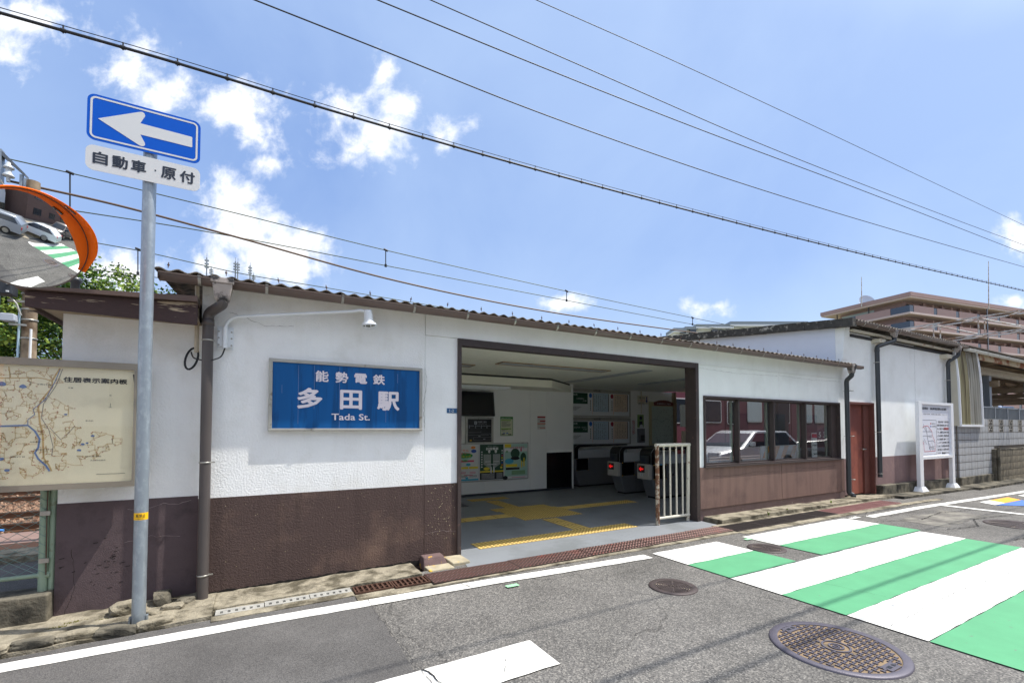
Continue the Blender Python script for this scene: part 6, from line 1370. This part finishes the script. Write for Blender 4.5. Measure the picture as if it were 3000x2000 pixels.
q = MB(); q.tube([(-2.705, 3.5, 1.15), (-2.715, 3.5, 4.86)], [.082, .068], 20); q.build('shaft', M_concpole, up_); 
for z in (3.09, 2.95, 2.70, 3.3):
    q = MB(); q.lathe([(.083, z), (.087, z+.003), (.087, z+.018), (.083, z+.021)], (-2.71, 3.5, 0), 20); q.build('band', M_strap, up_)
q = MB(); q.tube([(-2.80, 3.45, 1.9), (-2.79, 3.45, 3.1)], .014, 8); q.build('conduit', c('bluish_conduit', 170, 196, 210), up_)
q = MB(); q.tube([(-2.665, 3.40, 1.9), (-2.66, 3.40, 2.83)], .014, 8); q.build('conduit', M_pvcw, up_)
hs = thing('horn_speaker', 'pale grey horn speaker strapped to the concrete pole', 'loudspeaker', (-2.85, 3.4, 2.95))
Mh = Matrix.Translation(Vector((-2.79, 3.38, 2.955))) @ Matrix.Rotation(R(-90), 4, 'Y')
q = MB(); q.prism(rrect(-2.93, -2.79, 2.90, 3.0, .02), 'y', 3.30, 3.42); q.build('driver_case', c('speaker_grey', 176, 182, 190), hs, bevel=.01)
q = MB(); q.lathe([(.03, .12), (.045, .17), (.10, .22), (.105, .225), (.10, .225)], (0, 0, 0), 4, 0, Mh, False); q.build('horn', c('speaker_grey', 176, 182, 190), hs); q = MB(); q.box(-2.86, -2.70, 3.36, 3.40, 2.86, 2.885); q.build('bracket', M_strap, hs)
sb_ = thing('signal_box', 'black equipment case with white bolts high on the concrete pole', 'equipment box', (-2.95, 3.4, 3.3))
q = MB(); q.box(-3.35, -2.80, 3.22, 3.42, 3.235, 3.40); q.build('case', c('case_black', 44, 48, 54), sb_, bevel=.01); q = MB()
for x in (-2.97, -2.83): 
    for z in (3.265, 3.365): q.box(x-.012, x+.012, 3.20, 3.22, z-.01, z+.01)
q.build('bolt_plate', M_rwhite, sb_, kind='stuff'); q = MB(); q.box(-2.90, -2.70, 3.42, 3.46, 3.18, 3.21); q.tube([(-2.86, 3.38, 3.23), (-2.80, 3.38, 3.15), (-2.76, 3.40, 3.0)], .012, 6); q.build('bracket', M_strap, sb_)
# catenary mast top with insulators
cm = thing('catenary_mast', 'grey steel catenary mast with bracket arm and white insulators', 'mast', (-3.05, 3.6, 0))
q = MB(); q.box(-3.12, -3.03, 3.5, 3.6, -.2, 5.22); q.build('column', M_galv, cm)
q = MB(); q.prism([(-3.03, 5.20), (-2.80, 4.95), (-2.80, 4.92), (-3.03, 5.14)], 'y', 3.5, 3.62); q.build('arm', c('dark_steel', 92, 98, 106), cm); q = MB(); q.box(-2.86, -2.83, 3.52, 3.56, 4.5, 4.94); q.box(-2.82, -2.78, 3.52, 3.56, 4.5, 4.9); q.build('hanger', M_galv, cm)
q = MB()
q.tube([(-3.03, 3.5, 4.62), (-2.86, 3.5, 4.72)], .012, 4); q.tube([(-3.03, 3.5, 4.80), (-2.90, 3.5, 4.55)], .014, 4); q.tube([(-3.1, 3.5, 4.85), (-3.0, 3.5, 4.5)], .014, 4); q.build('strut', M_lat, cm)
q = MB(); x_ = -2.965; q.lathe([(.012, 5.08), (.03, 5.05), (.032, 5.03), (.055, 4.995), (.055, 4.985), (.03, 4.98), (.032, 4.93), (.06, 4.885), (.06, 4.875), (.02, 4.87), (.02, 4.8)], (x_, 3.52, 0), 18); q.build('insulator', mat('porcelain', S(206, 212, 218), .2), cm)
rv = MB(); (ax, az) = XZ(220, 848, .9); rv.lathe([(.0, az+.13), (.05, az+.11), (.055, az+.08), (.035, az+.06), (.035, az-.12)], (ax, .9, 0), 14); tag(rv.build('roof_vent', M_pipedk), 'small dark mushroom vent standing on the annex roof', 'roof vent')

# ================================================================== WIRES
def wire(pts, Y, r, m, lab, grp='overhead wires', ext=(1, 1), n=48, extra=None):
    P_ = [onY(px, py, Y) for px, py in pts]
    if ext[0]: d = P_[0]-P_[1]; P_.insert(0, P_[0]+d*(6/max(.1, d.length)))
    if ext[1]: d = P_[-1]-P_[-2]; P_.append(P_[-1]+d*(14/max(.1, d.length)))
    # smooth through the surveyed points
    out = []
    for i in range(len(P_)-1):
        p0, p1, p2, p3 = P_[max(i-1, 0)], P_[i], P_[i+1], P_[min(i+2, len(P_)-1)]
        L01, L12, L23 = max(1e-3, (p1-p0).length), (p2-p1).length, max(1e-3, (p3-p2).length)
        t1 = ((p2-p1)/L12*.5+(p1-p0)/L01*.5) if i else (p2-p1)/L12; t2 = ((p3-p2)/L23*.5+(p2-p1)/L12*.5) if i < len(P_)-2 else (p2-p1)/L12
        k = 12
        for j in range(k):
            t = j/k; h1 = 2*t**3-3*t**2+1; h2 = -2*t**3+3*t**2; h3 = t**3-2*t**2+t; h4 = t**3-t**2
            out.append(p1*h1+p2*h2+t1*L12*h3+t2*L12*h4)
    out.append(P_[-1]); b = MB(); b.tube(out, r, 6); o = tag(b.build('overhead_wire', m), lab, 'wire', grp); return o, out
o, pts = wire([(0, 38), (500, 180), (960, 321), (1500, 477), (2000, 612), (2500, 738), (3000, 852)], 1.0, .0145, M_cable, 'thick black cable bundle with hangers sweeping across the sky')
b = MB(); up3 = Vector((0, 0, .05)); b.tube([q_+up3 for q_ in pts], .005, 4); b.build('messenger_wire', M_cable, o)
b = MB(); acc = 0
for a_, c_ in zip(pts, pts[1:]):
    L_ = (c_-a_).length; 
    while acc < L_: q_ = a_.lerp(c_, acc/L_); b.tube([q_+Vector((0, 0, -.028)), q_+Vector((0, 0, .055))], .007, 4); b.tube([q_+Vector((-.02, 0, 0)), q_+Vector((.02, 0, 0))], .019, 6); acc += .46
    acc -= L_
b.build('cable_hanger', M_cable, o, kind='stuff')
wire([(745, 0), (1130, 152), (1500, 300), (1850, 428), (2200, 546), (2600, 668), (3000, 782)], 1.0, .0085, M_cable, 'lowest of the four thin wires right of the thick cable')
wire([(1105, 0), (1550, 182), (2000, 360), (2500, 548), (3000, 742)], 1.0, .0085, M_cable, 'second lowest of the four thin wires at the upper right')
wire([(1260, 0), (1700, 192), (2200, 410), (2600, 568), (3000, 718)], 1.0, .0075, M_cable, 'third thin wire counted from below at the upper right')
wire([(1570, 0), (1950, 168), (2300, 330), (2650, 495), (3000, 660)], 1.0, .0065, M_cable, 'topmost thin wire at the upper right')
G2 = 'track wires above the roof'
wire([(0, 460), (205, 507), (640, 612), (1130, 733), (1660, 853), (2030, 931), (2250, 975)], 6.0, .010, M_cable2, 'green brown carrier wire from the left edge over the roof', G2)
wire([(25, 530), (330, 598), (640, 680), (1130, 815), (1560, 905), (2060, 978)], 3.6, .016, mat('brown_feeder', S(104, 84, 66), .5), 'thick brown feeder cable starting at the insulators', G2, ext=(0, 1))
wire([(235, 620), (520, 664), (840, 722), (1130, 778), (1660, 880), (2030, 950), (2250, 988)], 6.0, .010, M_cable2, 'contact wire below the green brown carrier wire', G2)
wire([(0, 660), (290, 713), (410, 735), (700, 800), (950, 842)], 9.0, .011, M_cable2, 'rear carrier wire reaching the left roof end', G2)
wire([(0, 755), (250, 786), (475, 815)], 9.0, .010, M_cable2, 'rear contact wire behind the sign pole', G2)
# droppers between carrier and contact wires
for (px, p0_, p1_, Y_, lab) in ((205, 507, 614, 6.0, 'steel drop arm hanging from the carrier wire near the mirror'), (1130, 733, 778, 6.0, 'dropper between track wires above the station sign'), (1660, 853, 880, 6.0, 'dropper between track wires above the hall doorway'), (2029, 931, 950, 6.0, 'dropper between track wires above the office'), (404, 730, 800, 9.0, 'dropper on the rear wires beside the sign pole')):
    a_, b2 = onY(px, p0_, Y_), onY(px, p1_, Y_); q = MB(); q.tube([a_, b2], .012, 6); q.tube([a_+Vector((-.05, 0, .02)), a_+Vector((.05, 0, -.01))], .025, 6); q.lathe([(.03, b2.z-.03), (.03, b2.z+.03)], (b2.x, b2.y, 0), 8); tag(q.build('wire_dropper', M_cable), lab, 'dropper', 'wire droppers')
# street side wires above the road (their shadows fall across the crossing)
for k, (ys_, h_, r_) in enumerate(((-2.87, 6.6, .021), (-3.17, 6.4, .018), (-2.05, 6.9, .012))):
    q = MB(); q.tube([(-30, ys_-.19*h_, h_), (60, ys_-.19*h_, h_)], r_, 6)
    tag(q.build('overhead_wire', M_cable), 'street side overhead cable '+('with the darkest shadow on the crossing', 'nearest the far kerb', 'closest to the station front')[k], 'wire', 'street side wires')

# ================================================================== FAR BUILDINGS
def depthp(px, z, py): return CAM+ray(px, py)*z
ap_ = thing('brown_apartment_block', 'large pinkish brown apartment block with balconies behind the wing', 'apartment block', (100, 35, 0))
C0 = CAM+(FW+RT*((2677.5-CX)/F_PX))*80; ux = Vector((.986, -.168, 0)); uy = Vector((.136, .99, 0))
def AB(u0, u1, v0, v1, z0, z1, b, mi=0):
    vs = [(C0.x, C0.y, 0) for _ in range(1)]; vs = []
    for z in (z0, z1):
        for v in (v0, v1):
            for u in (u0, u1): q_ = Vector((C0.x, C0.y, 0))+ux*u+uy*v; vs.append((q_.x, q_.y, z))
    b.add(vs, [(0, 2, 3, 1), (4, 5, 7, 6), (0, 1, 5, 4), (2, 6, 7, 3), (0, 4, 6, 2), (1, 3, 7, 5)], mi)
ztop = 25.85; LV, LU = 16.1, 60.0
q = MB(); AB(0, LU, 0, LV, ztop-.72, ztop, q); q.build('roof_parapet', M_apt, ap_)
q = MB(); AB(.12, LU, .12, LV-.12, ztop-1.0, ztop-.72, q); q.build('roof_slab', M_apt2, ap_)
q = MB(); AB(2.2, LU, 2.4, LV-2.6, 0, ztop-1.0, q); q.build('wall', M_apt, ap_)
fh = 2.86
for f_ in range(8):
    zf = ztop-3.5-fh*f_
    q = MB(); AB(.25, LU, .25, LV-2.7, zf-.35, zf, q); q.build('balcony_slab', M_apt2, ap_)
    for seg in range(9):      # front parapets with smoked glass between them
        u0 = 1.4+seg*6.6; u1 = u0+5.6
        q = MB(); AB(u0, u1, .3, .48, zf, zf+1.25, q); q.build('parapet', M_apt, ap_)
        q = MB(); AB(u1, u0+6.6, .36, .42, zf, zf+1.2, q); q.build('smoked_panel', M_smoke, ap_)
    q = MB(); AB(.30, 1.4, .36, .42, zf, zf+1.2, q); AB(.36, .42, .42, 3.4, zf, zf+1.2, q); q.build('smoked_panel', M_smoke, ap_)
    for (v0, v1, m_) in ((3.4, 9.4, M_apt), (9.4, 11.0, M_smoke), (11.0, 13.4, M_apt)):
        q = MB(); AB(.3, .46, v0, v1, zf, zf+1.25, q); q.build('parapet' if m_ is M_apt else 'smoked_panel', m_, ap_)
    for seg in range(10):
        u0 = 3.0+seg*5.6
        q = MB(); AB(u0, u0+2.0, 2.34, 2.4, zf+.1, zf+2.1, q); w_ = q.build('window', M_win, ap_)
        q = MB(); AB(u0+2.4, u0+3.6, 2.34, 2.4, zf+.1, zf+2.1, q); q.build('window', M_win, ap_)
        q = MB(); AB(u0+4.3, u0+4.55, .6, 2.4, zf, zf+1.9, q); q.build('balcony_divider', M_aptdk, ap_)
        q = MB(); AB(u0+4.0, u0+4.7, 1.9, 2.4, zf, zf+2.55, q); q.build('pilaster', M_apt, ap_)
    q = MB(); AB(2.14, 2.2, 7.2, 13.2, zf+1.35, zf+2.1, q); q.build('window', c('pale_window', 170, 186, 184), ap_)
    q = MB(); AB(.32, .5, 7.0, 7.12, zf, zf+2.4, q); AB(.32, .5, 12.9, 13.0, zf, zf+2.4, q); q.build('screen_post', M_black, ap_)
q = MB()
for k in range(8): zf = ztop-3.5-fh*k; AB(23.2, 23.45, .2, .3, zf-.5, zf+2.6, q)
q.build('drainpipe', M_smoke, ap_)
rh = CAM+(FW+RT*((2895-CX)/F_PX))*100
q = MB(); w0 = Vector((C0.x, C0.y, 0))
def solve_u(px, v):
    return min((abs((lambda d: CX+F_PX*d.dot(RT)/d.dot(FW))(w0+ux*(k*.1)+uy*v-Vector((CAM.x, CAM.y, 0)))-px), k*.1) for k in range(900))[1]
ua, ub = solve_u(2852, 7), solve_u(2935, 5)
AB(ua, ub, 5, 11, ztop, ztop+.9, q); vs = []
for (u, v, z) in ((ua, 5, ztop+.9), (ub, 5, ztop+.9), (ub, 11, ztop+.9), (ua, 11, ztop+.9), (ua+1.2, 5.5, ztop+2.6), (ua+1.2, 10.5, ztop+2.6)): q_ = w0+ux*u+uy*v; vs.append((q_.x, q_.y, z))
q.add(vs, [(0, 1, 4), (1, 2, 5, 4), (2, 3, 5), (3, 0, 4, 5)]); q.build('rooftop_house', M_apt, ap_)
for (px, d_, p0_, p1_, lab) in ((2896, 82, 765, 886, 'tall thin antenna rod on the brown apartment roof'), (2524, 88, 811, 880, 'shorter antenna rod beside the satellite dish')):
    a_, b2 = depthp(px, d_, p0_), depthp(px, d_, p1_); q = MB(); q.tube([b2-Vector((0, 0, 1.2)), a_], [.09, .05], 6); tag(q.build('antenna_rod', M_lat), lab, 'antenna')
dc = depthp(2541, 92, 884); q = MB(); q.lathe([(1.6, 0), (1.2, -.35), (.6, -.6), (.01, -.7)], dc, 24, 0, (Vector((-.5, -.75, .35)).to_track_quat('Z', 'Y')).to_matrix().to_4x4()); q.tube([dc-Vector((0, 0, 3)), dc], .12, 6); tag(q.build('satellite_dish', mat('dish_grey', S(176, 190, 206), .5)), 'pale satellite dish on the roof of the brown apartment block', 'satellite dish')
# white stepped apartment block
wp = thing('white_apartment_block', 'distant white apartment block with stepped grey roof trim', 'apartment block', (130, 90, 0))
D2 = 150
def WB(px0, px1, py0, py1, b, d=D2, th=8, mi=0):
    a_, b2 = depthp(px0, d, py1), depthp(px1, d, py1); z1 = depthp(px0, d, py0).z; z0 = a_.z; dy = Vector((.5, .87, 0))*th; a_ = Vector((a_.x, a_.y, 0)); b2 = Vector((b2.x, b2.y, 0))
    vs = [(q_.x, q_.y, z) for z in (z0, z1) for q_ in (a_, b2, a_+dy, b2+dy)]; b.add(vs, [(0, 2, 3, 1), (4, 5, 7, 6), (0, 1, 5, 4), (2, 6, 7, 3), (0, 4, 6, 2), (1, 3, 7, 5)], mi)
q = MB(); WB(1978, 2040, 966, 1100, q); WB(2040, 2130, 962, 1100, q, D2+1); WB(2130, 2262, 955, 1100, q, D2+2); WB(2250, 2366, 960, 1100, q, D2+3); q.build('wall', M_facade, wp)
q = MB(); WB(1974, 2012, 960, 968, q, D2-1); WB(2008, 2045, 956, 964, q, D2-1); WB(2040, 2150, 949, 957, q, D2-1); WB(2140, 2262, 941, 950, q, D2-1); WB(2258, 2368, 941, 950, q, D2+1); q.build('roof_trim', M_facadegr, wp)
q = MB(); WB(1974, 2012, 969, 972, q, D2-1.2); WB(2040, 2150, 957, 961, q, D2-1.2); WB(2140, 2265, 950, 955, q, D2-1.2); WB(2258, 2370, 950, 955, q, D2+.8); q.build('roof_edge', M_facade, wp)
for (a_, b_) in ((1994, 2010), (2022, 2040), (2086, 2104), (2108, 2120), (2126, 2142), (2166, 2182), (2210, 2230)):
    q = MB(); WB(a_, b_, 965, 976, q, D2-.9, 1); q.build('window', M_win, wp)
# distant phone masts over the left roof end
for k, (px, p0_, p1_, d_) in enumerate(((606, 755, 810, 70), (619, 786, 815, 70), (690, 766, 812, 72), (697, 768, 812, 72), (733, 778, 822, 74), (743, 805, 830, 74))):
    a_, b2 = depthp(px, d_, p0_), depthp(px, d_, p1_); q = MB(); q.tube([b2-Vector((0, 0, 6)), a_], .10, 5); H_ = a_.z-b2.z
    for j in range(3): z = b2.z+H_*(.45+.18*j); q.box(a_.x-.28, a_.x+.28, a_.y-.12, a_.y+.12, z, z+H_*.08)
    q.tube([a_, a_+Vector((0, 0, H_*.25))], .03, 4); tag(q.build('phone_mast', M_alubar), 'distant thin phone mast '+('tallest of the left cluster', 'short one of the left cluster', 'left twin of the middle pair', 'right twin of the middle pair', 'right cluster with panels', 'lowest at the right end')[k], 'mast', 'phone masts above the roof')

# ================================================================== CARS
def car(loc, rz, lab, paint, kind='wagon', L=4.5, W=1.7, H=1.45):
    t = thing('parked_car', lab, 'car', (0, 0, 0), 'parked cars')
    hood = .95; 
    if kind == 'van': H = 1.95; prof = [(0, .35), (0, .85), (.05, 1.0), (.55, 1.12), (1.15, 1.85), (1.35, H), (L-.2, H), (L-.02, 1.75), (L, .35)]; gh = [(.72, 1.14), (1.2, 1.78), (L-.25, 1.80), (L-.12, 1.14)]
    elif kind == 'suv': H = 1.65; prof = [(0, .4), (0, .85), (.08, 1.0), (1.15, 1.08), (1.85, 1.58), (2.1, H), (L-.5, H), (L-.05, 1.15), (L, .4)]; gh = [(1.3, 1.1), (1.9, 1.55), (L-.6, 1.57), (L-.25, 1.12)]
    else: prof = [(0, .35), (0, .62), (.06, .72), (1.2, .90), (1.95, 1.38), (2.2, H), (L-.7, H-.03), (L-.15, .98), (L, .9), (L, .35)]; gh = [(1.42, .93), (2.02, 1.36), (L-.82, 1.37), (L-.32, .96)]
    b = MB(); n = len(prof); vs = []
    for y, k_ in ((-W/2, 0), (-W/2+.05, 1), (W/2-.05, 1), (W/2, 0)):
        for (x, z) in prof:
            up2 = max(0, z-.95); yy = y*(1-.16*min(1, up2/.5)); vs.append((x+(.04 if k_ == 0 and x < .5 else 0), yy, z if k_ else min(z, z-.03 if z > .5 else z)))
    b.add(vs, [(r_*n+i, r_*n+i+1, (r_+1)*n+i+1, (r_+1)*n+i)[::-1] for r_ in range(3) for i in range(n-1)], 0, True)
    b.add(vs[:n], [tuple(range(n))]); b.add(vs[3*n:], [tuple(range(n))[::-1]]); b.build('body', paint, t, bevel=.02)
    for s_ in (-1, 1):
        b = MB(); g1 = [(x, s_*(W/2*(1-.16*min(1, max(0, z-.95)/.5))+.006), z) for x, z in gh]; b.add(g1, [(0, 1, 2, 3) if s_ > 0 else (3, 2, 1, 0)]); b.build('side_window', M_win, t)
        b = MB(); xm_ = (gh[1][0]+gh[2][0])/2; b.box(xm_-.03, xm_+.03, s_*(W/2*.93)-.02, s_*(W/2*.93)+.02, gh[0][1], gh[1][1]); b.build('pillar', M_black, t)
        b = MB(); b.box(gh[0][0]+.05, gh[0][0]+.2, s_*(W/2+.08)-.06, s_*(W/2+.08)+.06, .95, 1.08); b.build('door_mirror', paint, t, bevel=.02)
        b = MB(); b.box(-.01, .22, s_*W*.36-.17, s_*W*.36+.17, .62, .76); b.build('headlight', mat('headlight', S(200, 210, 214), .1), t)
        b = MB(); b.box(L-.1, L+.01, s_*W*.42-.08, s_*W*.42+.08, .75, .95); b.build('tail_light', M_red, t)
        for x in (.85, L-.9):
            b = MB(); b.tube([(x, s_*(W/2-.2), .32), (x, s_*(W/2+.0), .32)], .32, 24); wh = b.build('wheel', M_black, t); b = MB(); b.tube([(x, s_*(W/2-.1), .32), (x, s_*(W/2+.012), .32)], .2, 16); b.build('rim', M_strap, wh)
    i = [k for k, p_ in enumerate(prof) if abs(p_[0]-(gh[0][0]-.1)) < .6 and p_[1] < 1.2][-1]
    a_, c2_ = prof[i], prof[i+1]; b = MB(); f_ = .08; ax_, az_ = a_[0]+(c2_[0]-a_[0])*f_, a_[1]+(c2_[1]-a_[1])*f_; bx_, bz2 = c2_[0]-(c2_[0]-a_[0])*f_, c2_[1]-(c2_[1]-a_[1])*f_
    b.add([(ax_-.012, -W*.42, az_+.012), (ax_-.012, W*.42, az_+.012), (bx_-.012, W*.38, bz2+.012), (bx_-.012, -W*.38, bz2+.012)], [(3, 2, 1, 0)]); b.build('windscreen', M_win, t)
    b = MB(); b.box(-.03, .0, -W*.2, W*.2, .48, .6); b.build('grille', M_black, t); b = MB(); b.box(-.045, -.031, -.165, .165, .38, .48); b.build('number_plate', M_rwhite, t)
    t.location = loc; t.rotation_euler.z = rz
    return t
Pw = mat('white_car_paint', S(232, 234, 234), .2, spec=.8); Pd = mat('dark_maroon_car_paint', S(70, 52, 54), .2, spec=.8); Ps = mat('silver_car_paint', S(176, 180, 186), .25, .5); Pv = mat('grey_brown_van_paint', S(120, 110, 104), .25, .2); Pb = mat('blue_van_paint', S(60, 92, 140), .3)
car((12.3, -4.75, 0), 0, 'white station wagon parked nearest the road opposite the office', Pw, 'wagon')
car((18.6, -5.6, 0), R(38), 'dark suv with bright headlights parked at the right of the lot', Pd, 'suv')
car((9.6, -7.4, 0), 0, 'dark van behind the white wagon', Pv, 'van')
car((2.5, -10.5, 0), R(60), 'silver minivan in the left part of the car park', Ps, 'suv'); car((6.2, -9.2, 0), R(75), 'white hatchback in the middle of the car park', Pw, 'wagon', 4.0); car((-1.5, -11.5, 0), R(60), 'white van at the left end of the car park', Pw, 'van')
# opposite white building, seen in the mirror
ob = thing('white_building', 'white two storey building behind the car park opposite the station', 'building', (5, -20, 0))
q = MB(); q.box(-8, 12, -26, -18, 0, 9.5); q.build('wall', M_facade, ob); q = MB(); q.box(-8.2, 12.2, -26.2, -17.8, 9.5, 9.8); q.build('roof', M_facadegr, ob); q = MB(); q.box(-8.05, 12.05, -18.1, -17.95, 0, 1.6); q.build('plinth', M_concdk, ob)
for x in (-5, -1, 4, 9):
    for z in (2.4, 5.2): q = MB(); q.box(x, x+1.6, -18.0, -17.93, z, z+1.0); w_ = q.build('window', M_win, ob); q = MB(); q.box(x-.05, x+1.65, -17.93, -17.9, z+1.0, z+1.05); q.box(x-.05, x+1.65, -17.93, -17.9, z-.05, z); q.box(x+.78, x+.82, -17.93, -17.9, z, z+1.0); q.build('window_frame', M_alubar, w_)
# raised car deck beyond the tracks
dk = MB(); dk.box(40, 90, 14, 20, -.4, 3.4); tag(dk.build('parking_deck', M_conc), 'concrete parking deck beyond the platform', 'parking deck')
def bgcar(px, py, lab, paint, kind):
    d_ = 70.; p_ = depthp(px, d_, py); return car((p_.x, p_.y, p_.z-1.95), R(-12), lab, paint, kind)
bgcar(2900, 1190, 'blue van roof showing above the platform fence', Pb, 'van'); bgcar(2862, 1186, 'white van roof behind the corrugated screen', Pw, 'van')

wb_ = thing('white_panel_stand', 'white panel stand half hidden behind the brown doorway post', 'stand', (8.3, 2.6, 0))
a_, b2 = onY(1996, 1185, 2.6), onY(2030, 1250, 2.6); q = MB(); q.box(a_.x, b2.x, 2.6, 2.64, b2.z, a_.z); q.build('panel', M_rwhite, wb_)
a_, b2 = onY(2000, 1262, 2.6), onY(2030, 1310, 2.6); q = MB(); q.box(a_.x, b2.x, 2.6, 2.64, 1.0, a_.z); q.build('panel', M_beige, wb_); q = MB(); q.box(a_.x+.1, a_.x+.14, 2.6, 2.64, 0, 1.0); q.build('leg', M_alubar, wb_)

ob2 = thing('brick_building', 'dark brick building at the far right end of the car park', 'building', (30, -18, 0))
q = MB(); q.box(13.5, 70, -26, -15, 0, 8.5); q.build('wall', mat('dark_brick', S(104, 84, 78), .9, var=.15, vs=3), ob2); q = MB(); q.box(13.3, 70.2, -26.2, -14.8, 8.5, 8.9); q.build('roof', M_facadegr, ob2)
for k in range(12):
    for z in (1.2, 4.6): q = MB(); q.box(15+4.5*k, 17+4.5*k, -15, -14.93, z, z+1.4); q.build('window', M_win, ob2)
# hairline cracks, scuffs and paint flecks on the plaster
def wcrack(pts, w, Y, m, parent, seed):
    b = MB(); rn = random.Random(seed); out = []
    for (a, c_) in zip(pts, pts[1:]):
        n_ = max(3, int(math.hypot(c_[0]-a[0], c_[1]-a[1])/.03))
        for k in range(n_): t_ = k/n_; out.append((a[0]+(c_[0]-a[0])*t_+rn.gauss(0, .004), a[1]+(c_[1]-a[1])*t_+rn.gauss(0, .004)))
    out.append(pts[-1]); vs = []
    for i, p_ in enumerate(out):
        q_ = out[min(i+1, len(out)-1)]; o_ = out[max(i-1, 0)]; dx, dz = q_[0]-o_[0], q_[1]-o_[1]; L_ = math.hypot(dx, dz)+1e-6; ww = w*rn.uniform(.3, 1)/2; vs += [(p_[0]-dz/L_*ww, Y, p_[1]+dx/L_*ww), (p_[0]+dz/L_*ww, Y, p_[1]-dx/L_*ww)]
    b.add(vs, [(2*i, 2*i+1, 2*i+3, 2*i+2) for i in range(len(out)-1)]); return b.build('crack', m, parent)
Ml_ = mat('pale_crack', S(150, 136, 134), .9); Md_ = mat('dark_crack', S(110, 106, 100), .9); Mk_ = mat('deep_crack', S(30, 26, 24), 1)
wcrack([(-.98, .80), (-.85, .80), (-.72, .83), (-.62, .82), (-.52, .85)], .004, .0945, Ml_, AN, 1); wcrack([(-1.0, .52), (-.8, .56), (-.6, .53)], .003, .0945, Ml_, AN, 2)
wcrack([(-1.33, .5), (-1.3, .2), (-1.36, -.02)], .003, .0945, Mk_, AN, 3)
wcrack([(1.67, .31), (1.8, .335), (2.04, .31)], .004, .0015, Ml_, SB, 4); wcrack([(1.66, 2.2), (1.68, 2.0), (1.64, 1.8), (1.66, 1.5)], .004, -.002, Md_, SB, 5)
wcrack([(-.25, 2.6), (.05, 2.5), (.3, 2.52)], .003, -.002, Md_, SB, 6); wcrack([(6.3, 2.5), (7.2, 2.47), (8.5, 2.49)], .003, -.0015, Md_, SB, 7); wcrack([(8.55, 2.5), (9.7, 2.48), (10.8, 2.5)], .003, -.0015, Md_, SB, 8)
wcrack([(6.6, .72), (7.1, .7), (7.8, .74), (8.4, .71)], .004, -.026, Mk_, SB, 9); wcrack([(9.0, .76), (9.8, .72), (10.5, .75)], .004, -.026, Mk_, SB, 10)
wcrack([(14.353, 3.5), (14.353, 2.0), (14.353, .2)], .006, -.0085, Md_, B2, 11)
base = [(-.44, -.02)]+[(-.44+.11*k, .012+.012*((k*7) % 3)+.0*k) for k in range(1, 19)]
b = MB(); rn = random.Random(12); vs = []
for k in range(80):
    x = -.45+k*2.05/79; h = .012+.022*abs(noise.noise(Vector((x*7, 3, 0))))+.012*rn.random(); vs += [(x, -.0035, -.03), (x, -.0035, gz(x)+.02+h)]
b.add(vs, [(2*i, 2*i+2, 2*i+3, 2*i+1) for i in range(79)]); b.build('base_joint', Mk_, SB, label='dark eroded joint where the wall meets the concrete')  # ragged dark strip along the foot of the wall
b = MB()
for k in range(70):
    x = 1.70+.33*rn.random(); z = .05+.8*rn.random()**.7; w_ = rn.uniform(.0015, .005); b.quad((x-w_, .0015, z-w_), (x+w_, .0015, z-w_*.6), (x+w_*.7, .0015, z+w_), (x-w_, .0015, z+w_*.8))
for k in range(90):
    x = -.35+1.95*rn.random(); z = .02+.8*rn.random(); w_ = rn.uniform(.001, .003); b.quad((x-w_, -.0035, z-w_), (x+w_, -.0035, z-w_*.6), (x+w_*.7, -.0035, z+w_), (x-w_, -.0035, z+w_*.8))
b.build('paint_flecks', mat('cream_flecks', S(190, 176, 140), .8), SB, kind='stuff')
b = MB()
for k in range(34):
    x = -1.25+rn.gauss(.12, .13); z = .33+rn.gauss(0, .12); L_ = rn.uniform(.01, .035); b.quad((x, .0945, z), (x+L_, .0945, z+.004), (x+L_, .0945, z+.009), (x, .0945, z+.005))
b.build('scuff_marks', Mk_, AN, kind='stuff')
# kerb stones along the annex
for k in range(9):
    x = -2.5+.23*k; rock(x, -.53-.02*((k*5) % 3), .0, .14, .06, .05, k*.9+10, ('pale' if k % 2 else 'darker')+' flat kerb stone, '+('first', 'second', 'third', 'fourth', 'fifth', 'sixth', 'seventh', 'eighth', 'ninth')[k]+' in the row from the left', (M_conc, M_concdk)[k % 2]).rotation_euler.z = .05*((k*3) % 5-2)
